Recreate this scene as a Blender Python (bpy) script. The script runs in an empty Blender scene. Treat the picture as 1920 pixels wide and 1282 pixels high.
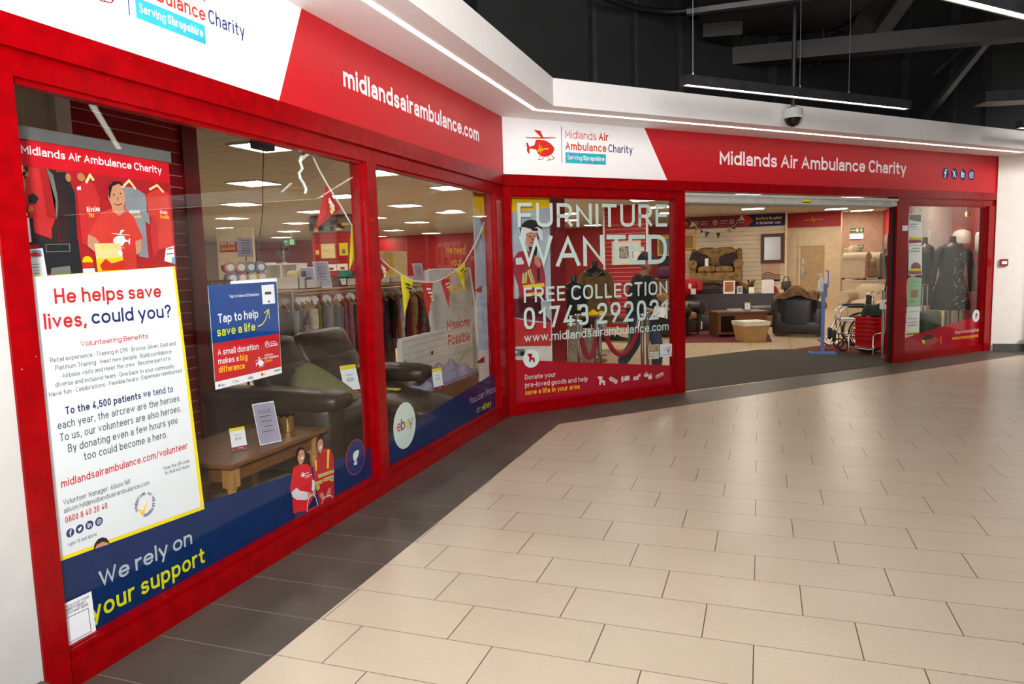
import bpy, bmesh, math, random
from mathutils import Vector, Matrix, Quaternion
random.seed(11)
S = bpy.context.scene
COL = S.collection

# ---------------------------------------------------------------- camera, world, exposure, large lights
CAM = Vector((2.44628, -6.82205, 1.55))
RT = Vector((0.944301, 0.327939, -0.027412)); UP = Vector((-0.009374, 0.110070, 0.993880)); FW = Vector((-0.328949, 0.938265, -0.107013))
FPX = 1343.55
cd = bpy.data.cameras.new('camera'); cd.sensor_width = 36; cd.lens = FPX / 1920 * 36; cd.clip_start = .05; cd.clip_end = 200
co = bpy.data.objects.new('camera', cd); COL.objects.link(co)
co.matrix_world = Matrix(((RT.x, UP.x, -FW.x, CAM.x), (RT.y, UP.y, -FW.y, CAM.y), (RT.z, UP.z, -FW.z, CAM.z), (0, 0, 0, 1)))
S.camera = co
S.view_settings.view_transform = 'Standard'; S.view_settings.look = 'None'
S.view_settings.exposure = 0.0; S.view_settings.gamma = 1.0; S.view_settings.use_curve_mapping = False
wd = bpy.data.worlds.new('world'); S.world = wd; wd.use_nodes = True
wd.node_tree.nodes['Background'].inputs[0].default_value = (.95, .97, 1, 1)
wd.node_tree.nodes['Background'].inputs[1].default_value = .07

def area(name, loc, target, size, power, col=(1, 1, 1), size_y=None, shape=None):
    l = bpy.data.lights.new(name, 'AREA'); l.energy = power; l.color = col; l.size = size
    if size_y: l.shape = 'RECTANGLE'; l.size_y = size_y
    if shape: l.shape = shape
    o = bpy.data.objects.new(name, l); COL.objects.link(o); o.location = loc
    o.rotation_euler = (Vector(target) - Vector(loc)).to_track_quat('-Z', 'Y').to_euler()
    return o
# the photographer's flash, held just above the lens
area('camera_flash', (2.25, -6.95, 2.0), (.3, -1.0, 2.1), .22, 126, (1, .985, .965), shape='DISK').data.spread = math.radians(125)
# rows of mall ceiling light behind and beside the photographer
area('mall_ceiling_light', (4.6, -5.6, 4.2), (.9, -.2, 2.4), 6, 250, (1, .96, .895), 2.6)
area('mall_ceiling_light', (9.6, 2.6, 4.2), (7.7, 6.2, 1.5), 2.5, 88, (1, .98, .95), 1.).data.spread = math.radians(70)

TB = math.radians(42.92119)                       # right-hand front turned from the left-hand one
DB = Vector((math.sin(TB), math.cos(TB), 0)); NB = Vector((math.cos(TB), -math.sin(TB), 0))
FA = Matrix.Rotation(math.radians(90), 4, 'Z')    # local x along the left front, y into the shop
FB = Matrix.Rotation(math.radians(90) - TB, 4, 'Z')
FI = Matrix.Identity(4)

def ray(px, py): return RT * ((px - 960) / FPX) + UP * ((641 - py) / FPX) + FW
def onp(px, py, n, c):
    d = ray(px, py); return CAM + d * ((c - CAM.dot(n)) / d.dot(n))
def AX(px, py, x): return onp(px, py, Vector((1, 0, 0)), x)
def AY(px, py, y): return onp(px, py, Vector((0, 1, 0)), y)
def AZ(px, py, z=0.): return onp(px, py, Vector((0, 0, 1)), z)
def UA(px, py, d=0.):
    q = AX(px, py, -d); return (q.y, q.z)
def UB(px, py, d=0.):
    q = onp(px, py, NB, -d); return (q.dot(DB), q.z)
def BW(u, d, z=0.): return DB * u - NB * d + Vector((0, 0, z))

# ---------------------------------------------------------------- materials
def lin(c):
    return tuple(((v / 255) / 12.92 if v / 255 <= .04045 else ((v / 255 + .055) / 1.055) ** 2.4) for v in c) + (1,)
MATS = {}
def N(nt, t, **kw):
    n = nt.nodes.new(t)
    for k, v in kw.items():
        if k.startswith('i'):
            n.inputs[int(k[1:])].default_value = v
        else: setattr(n, k, v)
    return n
def mat(name, rgb, rough=.5, metal=0., var=.06, vscale=9., bump=0., bscale=60., stretch=None, coat=0., spec=.5, c2=None, emit=None, thr=None):
    """painted / woven / wooden surface: base colour with a noise variation, optional second colour and bump"""
    if name in MATS: return MATS[name]
    m = bpy.data.materials.new(name); m.use_nodes = True; MATS[name] = m
    nt = m.node_tree; b = nt.nodes['Principled BSDF']; L = nt.links.new
    b.inputs['Roughness'].default_value = rough; b.inputs['Metallic'].default_value = metal
    b.inputs['Specular IOR Level'].default_value = spec; b.inputs['Coat Weight'].default_value = coat; b.inputs['Coat Roughness'].default_value = .08
    c = lin(rgb); m.diffuse_color = c
    if emit:
        b.inputs['Emission Color'].default_value = c; b.inputs['Emission Strength'].default_value = emit
    tc = N(nt, 'ShaderNodeTexCoord'); mp = N(nt, 'ShaderNodeMapping'); L(tc.outputs['Object'], mp.inputs[0])
    if stretch: mp.inputs['Scale'].default_value = stretch
    no = N(nt, 'ShaderNodeTexNoise'); no.inputs['Scale'].default_value = vscale; no.inputs['Detail'].default_value = 4; L(mp.outputs[0], no.inputs[0])
    cr = N(nt, 'ShaderNodeValToRGB'); L(no.outputs[0], cr.inputs[0])
    d = lin(c2) if c2 else tuple(max(0, v * (1 - 2.2 * var)) for v in c[:3]) + (1,)
    e = c if c2 else tuple(min(1, v * (1 + var)) for v in c[:3]) + (1,)
    lo, hi = thr or (.32, .68)
    cr.color_ramp.elements[0].position = lo; cr.color_ramp.elements[0].color = d
    cr.color_ramp.elements[1].position = hi; cr.color_ramp.elements[1].color = e
    L(cr.outputs[0], b.inputs['Base Color'])
    if bump:
        n2 = N(nt, 'ShaderNodeTexNoise'); n2.inputs['Scale'].default_value = bscale; n2.inputs['Detail'].default_value = 3; L(mp.outputs[0], n2.inputs[0])
        bp = N(nt, 'ShaderNodeBump'); bp.inputs['Strength'].default_value = bump; bp.inputs['Distance'].default_value = .01
        L(n2.outputs[0], bp.inputs['Height']); L(bp.outputs[0], b.inputs['Normal'])
    return m
def emis(name, rgb, strength):
    m = bpy.data.materials.new(name); m.use_nodes = True; MATS[name] = m; nt = m.node_tree
    for n in list(nt.nodes):
        if n.type == 'BSDF_PRINCIPLED': nt.nodes.remove(n)
    e = N(nt, 'ShaderNodeEmission'); e.inputs[0].default_value = lin(rgb); e.inputs[1].default_value = strength
    nt.links.new(e.outputs[0], nt.nodes['Material Output'].inputs[0]); return m
def glass(name, tint=(.965, .975, .97), refl=1.0, base=.04):
    """clear pane: transmits, and mirrors more the flatter it is looked at"""
    m = bpy.data.materials.new(name); m.use_nodes = True; MATS[name] = m; nt = m.node_tree; L = nt.links.new
    for n in list(nt.nodes):
        if n.type == 'BSDF_PRINCIPLED': nt.nodes.remove(n)
    ge = N(nt, 'ShaderNodeNewGeometry'); dp = N(nt, 'ShaderNodeVectorMath', operation='DOT_PRODUCT')
    L(ge.outputs['Normal'], dp.inputs[0]); L(ge.outputs['Incoming'], dp.inputs[1])
    ab = N(nt, 'ShaderNodeMath', operation='ABSOLUTE'); L(dp.outputs['Value'], ab.inputs[0])
    su = N(nt, 'ShaderNodeMath', operation='SUBTRACT', i0=1.); L(ab.outputs[0], su.inputs[1])
    po = N(nt, 'ShaderNodeMath', operation='POWER', i1=5.); L(su.outputs[0], po.inputs[0])
    ma = N(nt, 'ShaderNodeMath', operation='MULTIPLY_ADD', i1=(1 - base) * refl, i2=base * refl); L(po.outputs[0], ma.inputs[0])
    tr = N(nt, 'ShaderNodeBsdfTransparent'); tr.inputs[0].default_value = tint + (1,)
    gl = N(nt, 'ShaderNodeBsdfGlossy'); gl.inputs['Roughness'].default_value = .0
    mx = N(nt, 'ShaderNodeMixShader'); L(ma.outputs[0], mx.inputs[0]); L(tr.outputs[0], mx.inputs[1]); L(gl.outputs[0], mx.inputs[2])
    L(mx.outputs[0], nt.nodes['Material Output'].inputs[0]); return m
class NG:
    """little helper for procedural patterns from world position"""
    def __init__(s, name, rough=.5, spec=.5):
        s.m = bpy.data.materials.new(name); s.m.use_nodes = True; MATS[name] = s.m; s.nt = s.m.node_tree; s.b = s.nt.nodes['Principled BSDF']
        s.b.inputs['Roughness'].default_value = rough; s.b.inputs['Specular IOR Level'].default_value = spec
        g = N(s.nt, 'ShaderNodeNewGeometry'); sp = N(s.nt, 'ShaderNodeSeparateXYZ'); s.nt.links.new(g.outputs['Position'], sp.inputs[0])
        s.pos = g.outputs['Position']; s.x, s.y, s.z = sp.outputs
    def f(s, op, a, b=0., c=0.):
        n = N(s.nt, 'ShaderNodeMath', operation=op)
        for i, v in enumerate((a, b, c)):
            if hasattr(v, 'links'): s.nt.links.new(v, n.inputs[i])
            else: n.inputs[i].default_value = v
        return n.outputs[0]
    def mix(s, fac, a, b):
        n = N(s.nt, 'ShaderNodeMix', data_type='RGBA')
        s.nt.links.new(fac, n.inputs[0])
        for i, v in ((6, a), (7, b)):
            if hasattr(v, 'links'): s.nt.links.new(v, n.inputs[i])
            else: n.inputs[i].default_value = lin(v)
        return n.outputs[2]
    def noise(s, scale, vec=None, detail=4):
        n = N(s.nt, 'ShaderNodeTexNoise'); n.inputs['Scale'].default_value = scale; n.inputs['Detail'].default_value = detail
        s.nt.links.new(vec or s.pos, n.inputs[0]); return n.outputs[0]
    def white(s, a, b):
        c = N(s.nt, 'ShaderNodeCombineXYZ'); s.nt.links.new(a, c.inputs[0]); s.nt.links.new(b, c.inputs[1])
        w = N(s.nt, 'ShaderNodeTexWhiteNoise'); s.nt.links.new(c.outputs[0], w.inputs[0]); return w.outputs[0]
    def step(s, v, lo, hi):
        n = N(s.nt, 'ShaderNodeMapRange'); s.nt.links.new(v, n.inputs[0]); n.inputs[1].default_value = lo; n.inputs[2].default_value = hi; return n.outputs[0]
    def out(s, col): s.nt.links.new(col, s.b.inputs['Base Color']); return s.m

# ---------------------------------------------------------------- mesh builder
class MB:
    def __init__(s, m='white', X=None):
        s.v = []; s.f = []; s.mi = []; s.mats = []; s.X = X or Matrix.Identity(4); s.use(m)
    def use(s, m):
        s.m = m
        if m not in s.mats: s.mats.append(m)
        return s
    def add(s, vs, fs):
        o = len(s.v); X = s.X
        s.v += [X @ Vector(p) for p in vs]; k = s.mats.index(s.m)
        for f in fs: s.f.append([o + i for i in f]); s.mi.append(k)
        return s
    def box(s, x0, x1, y0, y1, z0, z1, m=None):
        if m: s.use(m)
        return s.add([(x0, y0, z0), (x1, y0, z0), (x1, y1, z0), (x0, y1, z0), (x0, y0, z1), (x1, y0, z1), (x1, y1, z1), (x0, y1, z1)],
                     [(0, 3, 2, 1), (4, 5, 6, 7), (0, 1, 5, 4), (1, 2, 6, 5), (2, 3, 7, 6), (3, 0, 4, 7)])
    def rbox(s, c, h, r=.05, n=4, puff=0., R=None, m=None):
        """soft rounded box, centre c, half size h"""
        if m: s.use(m)
        c = Vector(c); inner = [max(0, a - r) for a in h]; vid = {}; vs = []; fs = []
        R = R or Matrix.Identity(3)
        def vert(p):
            k = tuple(round(a, 5) for a in p)
            if k not in vid:
                q = Vector([max(-i, min(i, a * b)) for i, a, b in zip(inner, p, h)])
                d = Vector([a * b for a, b in zip(p, h)]) - q
                if d.length > 1e-9: d = d.normalized() * r
                w = q + d
                if puff:
                    for ax in range(3):
                        o = [i for i in range(3) if i != ax]
                        if abs(p[ax]) > .99: w[ax] += math.copysign(puff * (1 - p[o[0]] ** 2) * (1 - p[o[1]] ** 2), p[ax])
                vid[k] = len(vs); vs.append(c + R @ w)
            return vid[k]
        g = []
        for i in range(n + 1):
            t = -1 + 2 * i / n; g.append(t)
        g = sorted(set([-1, 1] + [math.copysign(abs(t) ** .6, t) for t in g]))
        for ax in range(3):
            for sg in (-1, 1):
                for i in range(len(g) - 1):
                    for j in range(len(g) - 1):
                        q = []
                        for a, b in ((g[i], g[j]), (g[i + 1], g[j]), (g[i + 1], g[j + 1]), (g[i], g[j + 1])):
                            p = [0, 0, 0]; p[ax] = sg; p[(ax + 1) % 3] = a; p[(ax + 2) % 3] = b; q.append(vert(p))
                        fs.append(q if sg > 0 else q[::-1])
        return s.add(vs, fs)
    def cyl(s, p, q, r, r2=None, n=12, cap=True, m=None):
        if m: s.use(m)
        p = Vector(p); q = Vector(q); d = (q - p); r2 = r if r2 is None else r2
        a = d.orthogonal().normalized(); b = d.normalized().cross(a)
        vs = []
        for c, rr in ((p, r), (q, r2)):
            for i in range(n):
                t = 2 * math.pi * i / n; vs.append(c + a * (rr * math.cos(t)) + b * (rr * math.sin(t)))
        fs = [(i, (i + 1) % n, n + (i + 1) % n, n + i) for i in range(n)]
        if cap: fs += [tuple(range(n))[::-1], tuple(range(n, 2 * n))]
        return s.add(vs, fs)
    def tube(s, pts, r, n=8, m=None, closed=False, flat=1.):
        if m: s.use(m)
        pts = [Vector(p) for p in pts]; k = len(pts); vs = []; fs = []
        rs = r if isinstance(r, (list, tuple)) else [r] * k
        prev = None
        for i, p in enumerate(pts):
            t = (pts[(i + 1) % k] - pts[i - 1]) if closed else (pts[min(i + 1, k - 1)] - pts[max(i - 1, 0)])
            t = t.normalized() if t.length > 1e-9 else Vector((0, 0, 1))
            a = t.orthogonal().normalized() if prev is None else (prev - t * prev.dot(t))
            if a.length < 1e-6: a = t.orthogonal()
            a.normalize(); prev = a; b = t.cross(a)
            for j in range(n):
                w = 2 * math.pi * j / n; vs.append(p + a * (rs[i] * math.cos(w)) + b * (rs[i] * flat * math.sin(w)))
        for i in range(k if closed else k - 1):
            i2 = (i + 1) % k
            for j in range(n): fs.append((i * n + j, i * n + (j + 1) % n, i2 * n + (j + 1) % n, i2 * n + j))
        if not closed: fs += [tuple(range(n))[::-1], tuple(range((k - 1) * n, k * n))]
        return s.add(vs, fs)
    def lathe(s, prof, c=(0, 0, 0), n=16, m=None, sx=1., sy=1.):
        if m: s.use(m)
        vs = []; fs = []; k = len(prof)
        for r, z in prof:
            for j in range(n):
                t = 2 * math.pi * j / n; vs.append((c[0] + r * sx * math.cos(t), c[1] + r * sy * math.sin(t), c[2] + z))
        for i in range(k - 1):
            for j in range(n): fs.append((i * n + j, i * n + (j + 1) % n, (i + 1) * n + (j + 1) % n, (i + 1) * n + j))
        if prof[0][0] > 1e-4: fs.append(tuple(range(n))[::-1])
        if prof[-1][0] > 1e-4: fs.append(tuple(range((k - 1) * n, k * n)))
        return s.add(vs, fs)
    def ball(s, c, r, n=12, m=None):
        r = r if isinstance(r, (tuple, list)) else (r, r, r)
        if m: s.use(m)
        vs = [(c[0], c[1], c[2] - r[2])]; fs = []; h = n // 2
        for i in range(1, h):
            a = math.pi * i / h
            for j in range(n): t = 2 * math.pi * j / n; vs.append((c[0] + r[0] * math.sin(a) * math.cos(t), c[1] + r[1] * math.sin(a) * math.sin(t), c[2] - r[2] * math.cos(a)))
        vs.append((c[0], c[1], c[2] + r[2])); e = len(vs) - 1
        for j in range(n): fs.append((0, 1 + (j + 1) % n, 1 + j)); fs.append((e, e - n + j, e - n + (j + 1) % n))
        for i in range(h - 2):
            for j in range(n): a = 1 + i * n; fs.append((a + j, a + (j + 1) % n, a + n + (j + 1) % n, a + n + j))
        return s.add(vs, fs)
    def prism(s, poly, y0, y1, m=None):
        """polygon in x-z swept along y"""
        if m: s.use(m)
        k = len(poly)
        return s.add([(x, y0, z) for x, z in poly] + [(x, y1, z) for x, z in poly],
                     [tuple(range(k)), tuple(range(k, 2 * k))[::-1]] + [(i, i + k, (i + 1) % k + k, (i + 1) % k) for i in range(k)])
    def slab(s, poly, z0, z1, m=None):
        if m: s.use(m)
        k = len(poly)
        return s.add([(x, y, z0) for x, y in poly] + [(x, y, z1) for x, y in poly],
                     [tuple(range(k))[::-1], tuple(range(k, 2 * k))] + [(i, (i + 1) % k, (i + 1) % k + k, i + k) for i in range(k)])
    def grid(s, fn, nu, nv, m=None, closed=False):
        if m: s.use(m)
        vs = [fn(i / nu, j / nv) for j in range(nv + 1) for i in range(nu + (0 if closed else 1))]; w = nu if closed else nu + 1
        return s.add(vs, [(j * w + i, j * w + (i + 1) % w, (j + 1) * w + (i + 1) % w, (j + 1) * w + i) for j in range(nv) for i in range(nu)])
    # ---- flat printing: polygons in the plane y = d of the current frame
    def pl(s, pts, d, m=None):
        if m: s.use(m)
        a = sum(pts[i - 1][0] * pts[i][1] - pts[i][0] * pts[i - 1][1] for i in range(len(pts)))
        if a < 0: pts = pts[::-1]
        return s.add([(p[0], d, p[1]) for p in pts], [tuple(range(len(pts)))])
    def el(s, cx, cz, rx, rz, d, m=None, n=28): return s.pl([(cx + rx * math.cos(2 * math.pi * i / n), cz + rz * math.sin(2 * math.pi * i / n)) for i in range(n)], d, m)
    def ring(s, cx, cz, rx, rz, w, d, m=None, n=32):
        if m: s.use(m)
        vs = []; 
        for k in (0, 1):
            for i in range(n): t = 2 * math.pi * i / n; vs.append((cx + (rx - k * w) * math.cos(t), d, cz + (rz - k * w) * math.sin(t)))
        return s.add(vs, [(i, (i + 1) % n, n + (i + 1) % n, n + i) for i in range(n)])
    def stroke(s, pts, w, d, m=None, closed=False, clamp=None, fn=None, cap=True):
        if m: s.use(m)
        P = [Vector((p[0], p[1])) for p in pts]; k = len(P)
        if k < 2: return s
        if cap and not closed:
            P[0] = P[0] - (P[1] - P[0]).normalized() * (w / 2); P[-1] = P[-1] + (P[-1] - P[-2]).normalized() * (w / 2)
        L = []; R = []
        for i in range(k):
            a = P[i] - P[i - 1] if (i > 0 or closed) else P[1] - P[0]
            b = P[(i + 1) % k] - P[i] if (i < k - 1 or closed) else P[-1] - P[-2]
            if a.length < 1e-9: a = b
            if b.length < 1e-9: b = a
            a = a.normalized(); b = b.normalized(); t = a + b
            t = t.normalized() if t.length > 1e-3 else a
            n = Vector((-t.y, t.x)); c = max(.34, n.dot(Vector((-a.y, a.x)))); o = n * (w / 2 / c)
            L.append(P[i] + o); R.append(P[i] - o)
        out = L + R
        if clamp: out = [Vector((p.x, max(clamp[0], min(clamp[1], p.y)))) for p in out]
        if fn: out = [fn(p) for p in out]
        e = k if closed else k - 1
        return s.add([(p[0], d, p[1]) for p in out], [(i, k + i, k + (i + 1) % k, (i + 1) % k) for i in range(e)])
    # ----
    def mesh(s, name, inv=None, smooth=None):
        me = bpy.data.meshes.new(name)
        vs = [inv @ v for v in s.v] if inv else s.v
        me.from_pydata([tuple(v) for v in vs], [], s.f)
        for m in s.mats: me.materials.append(MATS[m])
        me.polygons.foreach_set('material_index', s.mi)
        if smooth:
            me.polygons.foreach_set('use_smooth', [True] * len(s.f)); me.set_sharp_from_angle(angle=math.radians(smooth))
        me.update(); return me

def link(name, data, label=None, cat=None, group=None, kind=None, parent=None):
    o = bpy.data.objects.new(name, data); COL.objects.link(o)
    if parent: o.parent = parent
    for k, v in (('label', label), ('category', cat), ('group', group), ('kind', kind)):
        if v: o[k] = v
    return o
class Thing:
    """collects parts in the coordinates of a frame F (optionally moved by X), then links an Empty at the base with its parts, or one mesh"""
    def __init__(s, name, label, cat, group=None, F=FI, kind=None):
        s.n, s.l, s.c, s.g, s.F, s.k = name, label, cat, group, F, kind; s.p = []
    def part(s, name, mb, smooth=None, sub=None, label=None):
        s.p.append((name, mb, smooth, sub, label)); return len(s.p) - 1
    def merge(s, i, mb):
        t = s.p[i][1]; o = len(t.v); t.v += mb.v
        for f, k in zip(mb.f, mb.mi): t.use(mb.mats[k]); t.f.append([o + v for v in f]); t.mi.append(t.mats.index(mb.mats[k]))
    def done(s, single=False):
        pts = [v for p in s.p for v in p[1].v]
        lo = [min(v[i] for v in pts) for i in range(3)]; hi = [max(v[i] for v in pts) for i in range(3)]
        base = Vector(((lo[0] + hi[0]) / 2, (lo[1] + hi[1]) / 2, lo[2])); inv = Matrix.Translation(-base)
        if len(s.p) == 1:
            n, mb, sm, _, _ = s.p[0]; root = link(s.n, mb.mesh(s.n, inv, sm), s.l, s.c, s.g, s.k)
        else:
            root = link(s.n, None, s.l, s.c, s.g, s.k); root.empty_display_size = .1
            made = []
            for n, mb, sm, sub, lab in s.p:
                o = link(n, mb.mesh(n, inv, sm), parent=made[sub] if sub is not None else root)
                if lab: o['label'] = lab
                made.append(o)
        root.matrix_world = s.F @ Matrix.Translation(base)
        return root
def one(name, mb, label, cat, group=None, F=FI, smooth=None, kind=None):
    t = Thing(name, label, cat, group, F, kind); t.part(name, mb, smooth); return t.done()
def struct(name, mb, F=FI, smooth=None, parts=()):
    """a piece of the setting, placed at the world origin of its frame"""
    o = link(name, mb.mesh(name, None, smooth) if mb else None, kind='structure'); o.matrix_world = F
    for n, m2 in parts:
        c = link(n, m2.mesh(n), parent=o)
    return o
def copy_tree(o, parent=None):
    c = o.copy(); COL.objects.link(c)
    if parent is not None: c.parent = parent
    for ch in list(o.children): copy_tree(ch, c)
    return c
def place(o, loc, rz=0., label=None, group=None, F=None):
    o.matrix_world = (F or FI) @ Matrix.Translation(Vector(loc)) @ Matrix.Rotation(rz, 4, 'Z')
    if label: o['label'] = label
    if group: o['group'] = group
    return o
def RX(rx=0, ry=0, rz=0, t=(0, 0, 0)):
    return Matrix.Translation(Vector(t)) @ Matrix.Rotation(rz, 4, 'Z') @ Matrix.Rotation(ry, 4, 'Y') @ Matrix.Rotation(rx, 4, 'X')

# ---------------------------------------------------------------- lettering: centre-line alphabet swept to any weight
def _a(cx, cy, rx, ry, t0, t1): return ('a', cx, cy, rx, ry, t0, t1)
XH = .72
def G(w, *st): return (w, st)
GL = {
 'a': G(.5, [(.5, 0), (.5, .44), _a(.26, .48, .24, .24, 0, 150)], [(.5, .40), (.22, .40), _a(.2, .2, .2, .2, 90, 270), _a(.24, .22, .26, .22, 270, 340)]),
 'b': G(.58, [(0, 0), (0, 1)], ['c', _a(.29, .36, .29, .36, 0, 360)]), 'c': G(.5, [_a(.29, .36, .29, .36, 48, 312)]),
 'd': G(.58, [(.58, 0), (.58, 1)], ['c', _a(.29, .36, .29, .36, 0, 360)]), 'e': G(.58, [(.05, .37), (.54, .37)], [_a(.29, .36, .29, .36, 0, 318)]),
 'f': G(.34, [_a(.34, .78, .2, .22, 95, 180), (.14, 0)], [(.0, .70), (.3, .70)]),
 'g': G(.58, ['c', _a(.29, .36, .29, .36, 0, 360)], [(.58, .72), (.58, -.02), _a(.29, -.02, .29, .25, 0, -150)]),
 'h': G(.52, [(0, 0), (0, 1)], [_a(.26, .43, .26, .29, 180, 0), (.52, 0)]), 'i': G(.0, [(0, 0), (0, .72)], [(0, .955), (0, .97)]),
 'j': G(.14, [(.14, .72), (.14, -.1), _a(0, -.1, .14, .17, 0, -90)], [(.14, .955), (.14, .97)]),
 'k': G(.46, [(0, 0), (0, 1)], [(.44, .72), (.02, .30)], [(.16, .43), (.46, 0)]), 'l': G(0, [(0, 0), (0, 1)]),
 'm': G(.9, [(0, 0), (0, .72)], [_a(.225, .45, .225, .27, 180, 0), (.45, 0)], [_a(.675, .45, .225, .27, 180, 0), (.9, 0)]),
 'n': G(.52, [(0, 0), (0, .72)], [_a(.26, .43, .26, .29, 180, 0), (.52, 0)]), 'o': G(.6, ['c', _a(.3, .36, .3, .36, 0, 360)]),
 'p': G(.58, [(0, -.27), (0, .72)], ['c', _a(.29, .36, .29, .36, 0, 360)]), 'q': G(.58, [(.58, -.27), (.58, .72)], ['c', _a(.29, .36, .29, .36, 0, 360)]),
 'r': G(.3, [(0, 0), (0, .72)], [_a(.27, .42, .27, .3, 180, 82)]),
 's': G(.46, [_a(.23, .54, .21, .18, 30, 270), _a(.23, .18, .23, .18, 90, -150)]), 't': G(.34, [(.14, .93), (.14, .2), _a(.32, .2, .18, .2, 180, 275)], [(0, .70), (.33, .70)]),
 'u': G(.52, [(0, .72), (0, .28), _a(.26, .28, .26, .28, 180, 350)], [(.52, .72), (.52, 0)]), 'v': G(.54, [(0, .72), (.27, 0), (.54, .72)]),
 'w': G(.84, [(0, .72), (.21, 0), (.42, .72), (.63, 0), (.84, .72)]), 'x': G(.5, [(0, 0), (.5, .72)], [(0, .72), (.5, 0)]),
 'y': G(.54, [(0, .72), (.28, .02)], [(.54, .72), (.2, -.27)]), 'z': G(.46, [(0, .72), (.46, .72), (0, 0), (.46, 0)]),
 'A': G(.7, [(0, 0), (.35, 1), (.7, 0)], [(.13, .33), (.57, .33)]),
 'B': G(.58, [(0, 0), (0, 1), (.3, 1), _a(.3, .765, .25, .235, 90, -90), (0, .53)], [(.2, .53), _a(.32, .265, .26, .265, 90, -90), (0, 0)]),
 'C': G(.64, [_a(.36, .5, .36, .5, 45, 315)]), 'D': G(.62, ['c', (0, 0), (0, 1), (.26, 1), _a(.26, .5, .36, .5, 90, -90)]),
 'E': G(.5, [(.5, 1), (0, 1), (0, 0), (.5, 0)], [(0, .52), (.46, .52)]), 'F': G(.5, [(.5, 1), (0, 1), (0, 0)], [(0, .5), (.45, .5)]),
 'G': G(.68, [_a(.36, .5, .36, .5, 45, 350), (.68, .48), (.4, .48)]), 'H': G(.6, [(0, 0), (0, 1)], [(.6, 0), (.6, 1)], [(0, .5), (.6, .5)]),
 'I': G(0, [(0, 0), (0, 1)]), 'J': G(.42, [(.42, 1), (.42, .25), _a(.2, .25, .22, .25, 0, -160)]),
 'K': G(.56, [(0, 0), (0, 1)], [(.54, 1), (.02, .38)], [(.2, .58), (.56, 0)]), 'L': G(.46, [(0, 1), (0, 0), (.46, 0)]),
 'M': G(.76, [(0, 0), (0, 1), (.38, .28), (.76, 1), (.76, 0)]), 'N': G(.6, [(0, 0), (0, 1), (.6, 0), (.6, 1)]),
 'O': G(.7, ['c', _a(.35, .5, .35, .5, 0, 360)]), 'P': G(.56, [(0, 0), (0, 1), (.3, 1), _a(.3, .72, .26, .28, 90, -90), (0, .44)]),
 'Q': G(.7, ['c', _a(.35, .5, .35, .5, 0, 360)], [(.45, .22), (.7, -.06)]),
 'R': G(.58, [(0, 0), (0, 1), (.3, 1), _a(.3, .73, .27, .27, 90, -90), (0, .46)], [(.3, .46), (.58, 0)]),
 'S': G(.54, [_a(.27, .745, .25, .255, 25, 270), _a(.27, .245, .27, .245, 90, -155)]), 'T': G(.58, [(0, 1), (.58, 1)], [(.29, 1), (.29, 0)]),
 'U': G(.6, [(0, 1), (0, .3), _a(.3, .3, .3, .3, 180, 360), (.6, 1)]), 'V': G(.66, [(0, 1), (.33, 0), (.66, 1)]),
 'W': G(.96, [(0, 1), (.24, 0), (.48, 1), (.72, 0), (.96, 1)]), 'X': G(.6, [(0, 0), (.6, 1)], [(0, 1), (.6, 0)]),
 'Y': G(.6, [(0, 1), (.3, .42), (.6, 1)], [(.3, .42), (.3, 0)]), 'Z': G(.54, [(0, 1), (.54, 1), (0, 0), (.54, 0)]),
 '0': G(.52, ['c', _a(.26, .5, .26, .5, 0, 360)]), '1': G(.26, [(0, .78), (.26, 1), (.26, 0)]),
 '2': G(.5, [_a(.25, .73, .25, .27, 165, -25), (0, 0), (.5, 0)]), '3': G(.5, [_a(.25, .76, .23, .24, 160, -85)], [(.2, .53), _a(.24, .265, .26, .265, 90, -160)]),
 '4': G(.54, [(.36, 0), (.36, .42)], [(.36, 1), (0, .22), (.54, .22)]), '5': G(.5, [(.44, 1), (.06, 1), (.03, .54), _a(.24, .32, .26, .32, 130, -155)]),
 '6': G(.52, ['c', _a(.26, .3, .26, .3, 0, 360)], [(.4, 1), (.04, .42)]), '7': G(.48, [(0, 1), (.48, 1), (.14, 0)]),
 '8': G(.52, ['c', _a(.26, .76, .22, .24, 0, 360)], ['c', _a(.26, .26, .26, .26, 0, 360)]), '9': G(.52, ['c', _a(.26, .7, .26, .3, 0, 360)], [(.12, 0), (.48, .58)]),
 '.': G(0, [(0, 0), (0, .015)]), ',': G(.05, [(.05, .01), (.0, -.14)]), ':': G(0, [(0, 0), (0, .015)], [(0, .5), (0, .515)]), '-': G(.3, [(0, .38), (.3, .38)]),
 '/': G(.4, [(0, -.08), (.4, 1)]), '?': G(.46, [_a(.23, .76, .23, .24, 165, -40), (.23, .42), (.23, .3)], [(.23, 0), (.23, .015)]),
 '\u2022': G(.06, [(0.0, .4), (.06, .4)]), '\u00a3': G(.52, [_a(.3, .76, .2, .24, 20, 180), (.1, .1), (.0, 0), (.52, 0)], [(0, .46), (.38, .46)]),
 '@': G(.9, [_a(.45, .35, .45, .5, -60, 270)], ['c', _a(.44, .35, .18, .22, 0, 360)], [(.64, .56), (.64, .2), (.8, .18)]), "'": G(0, [(0, 1), (0, .8)]),
}
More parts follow.
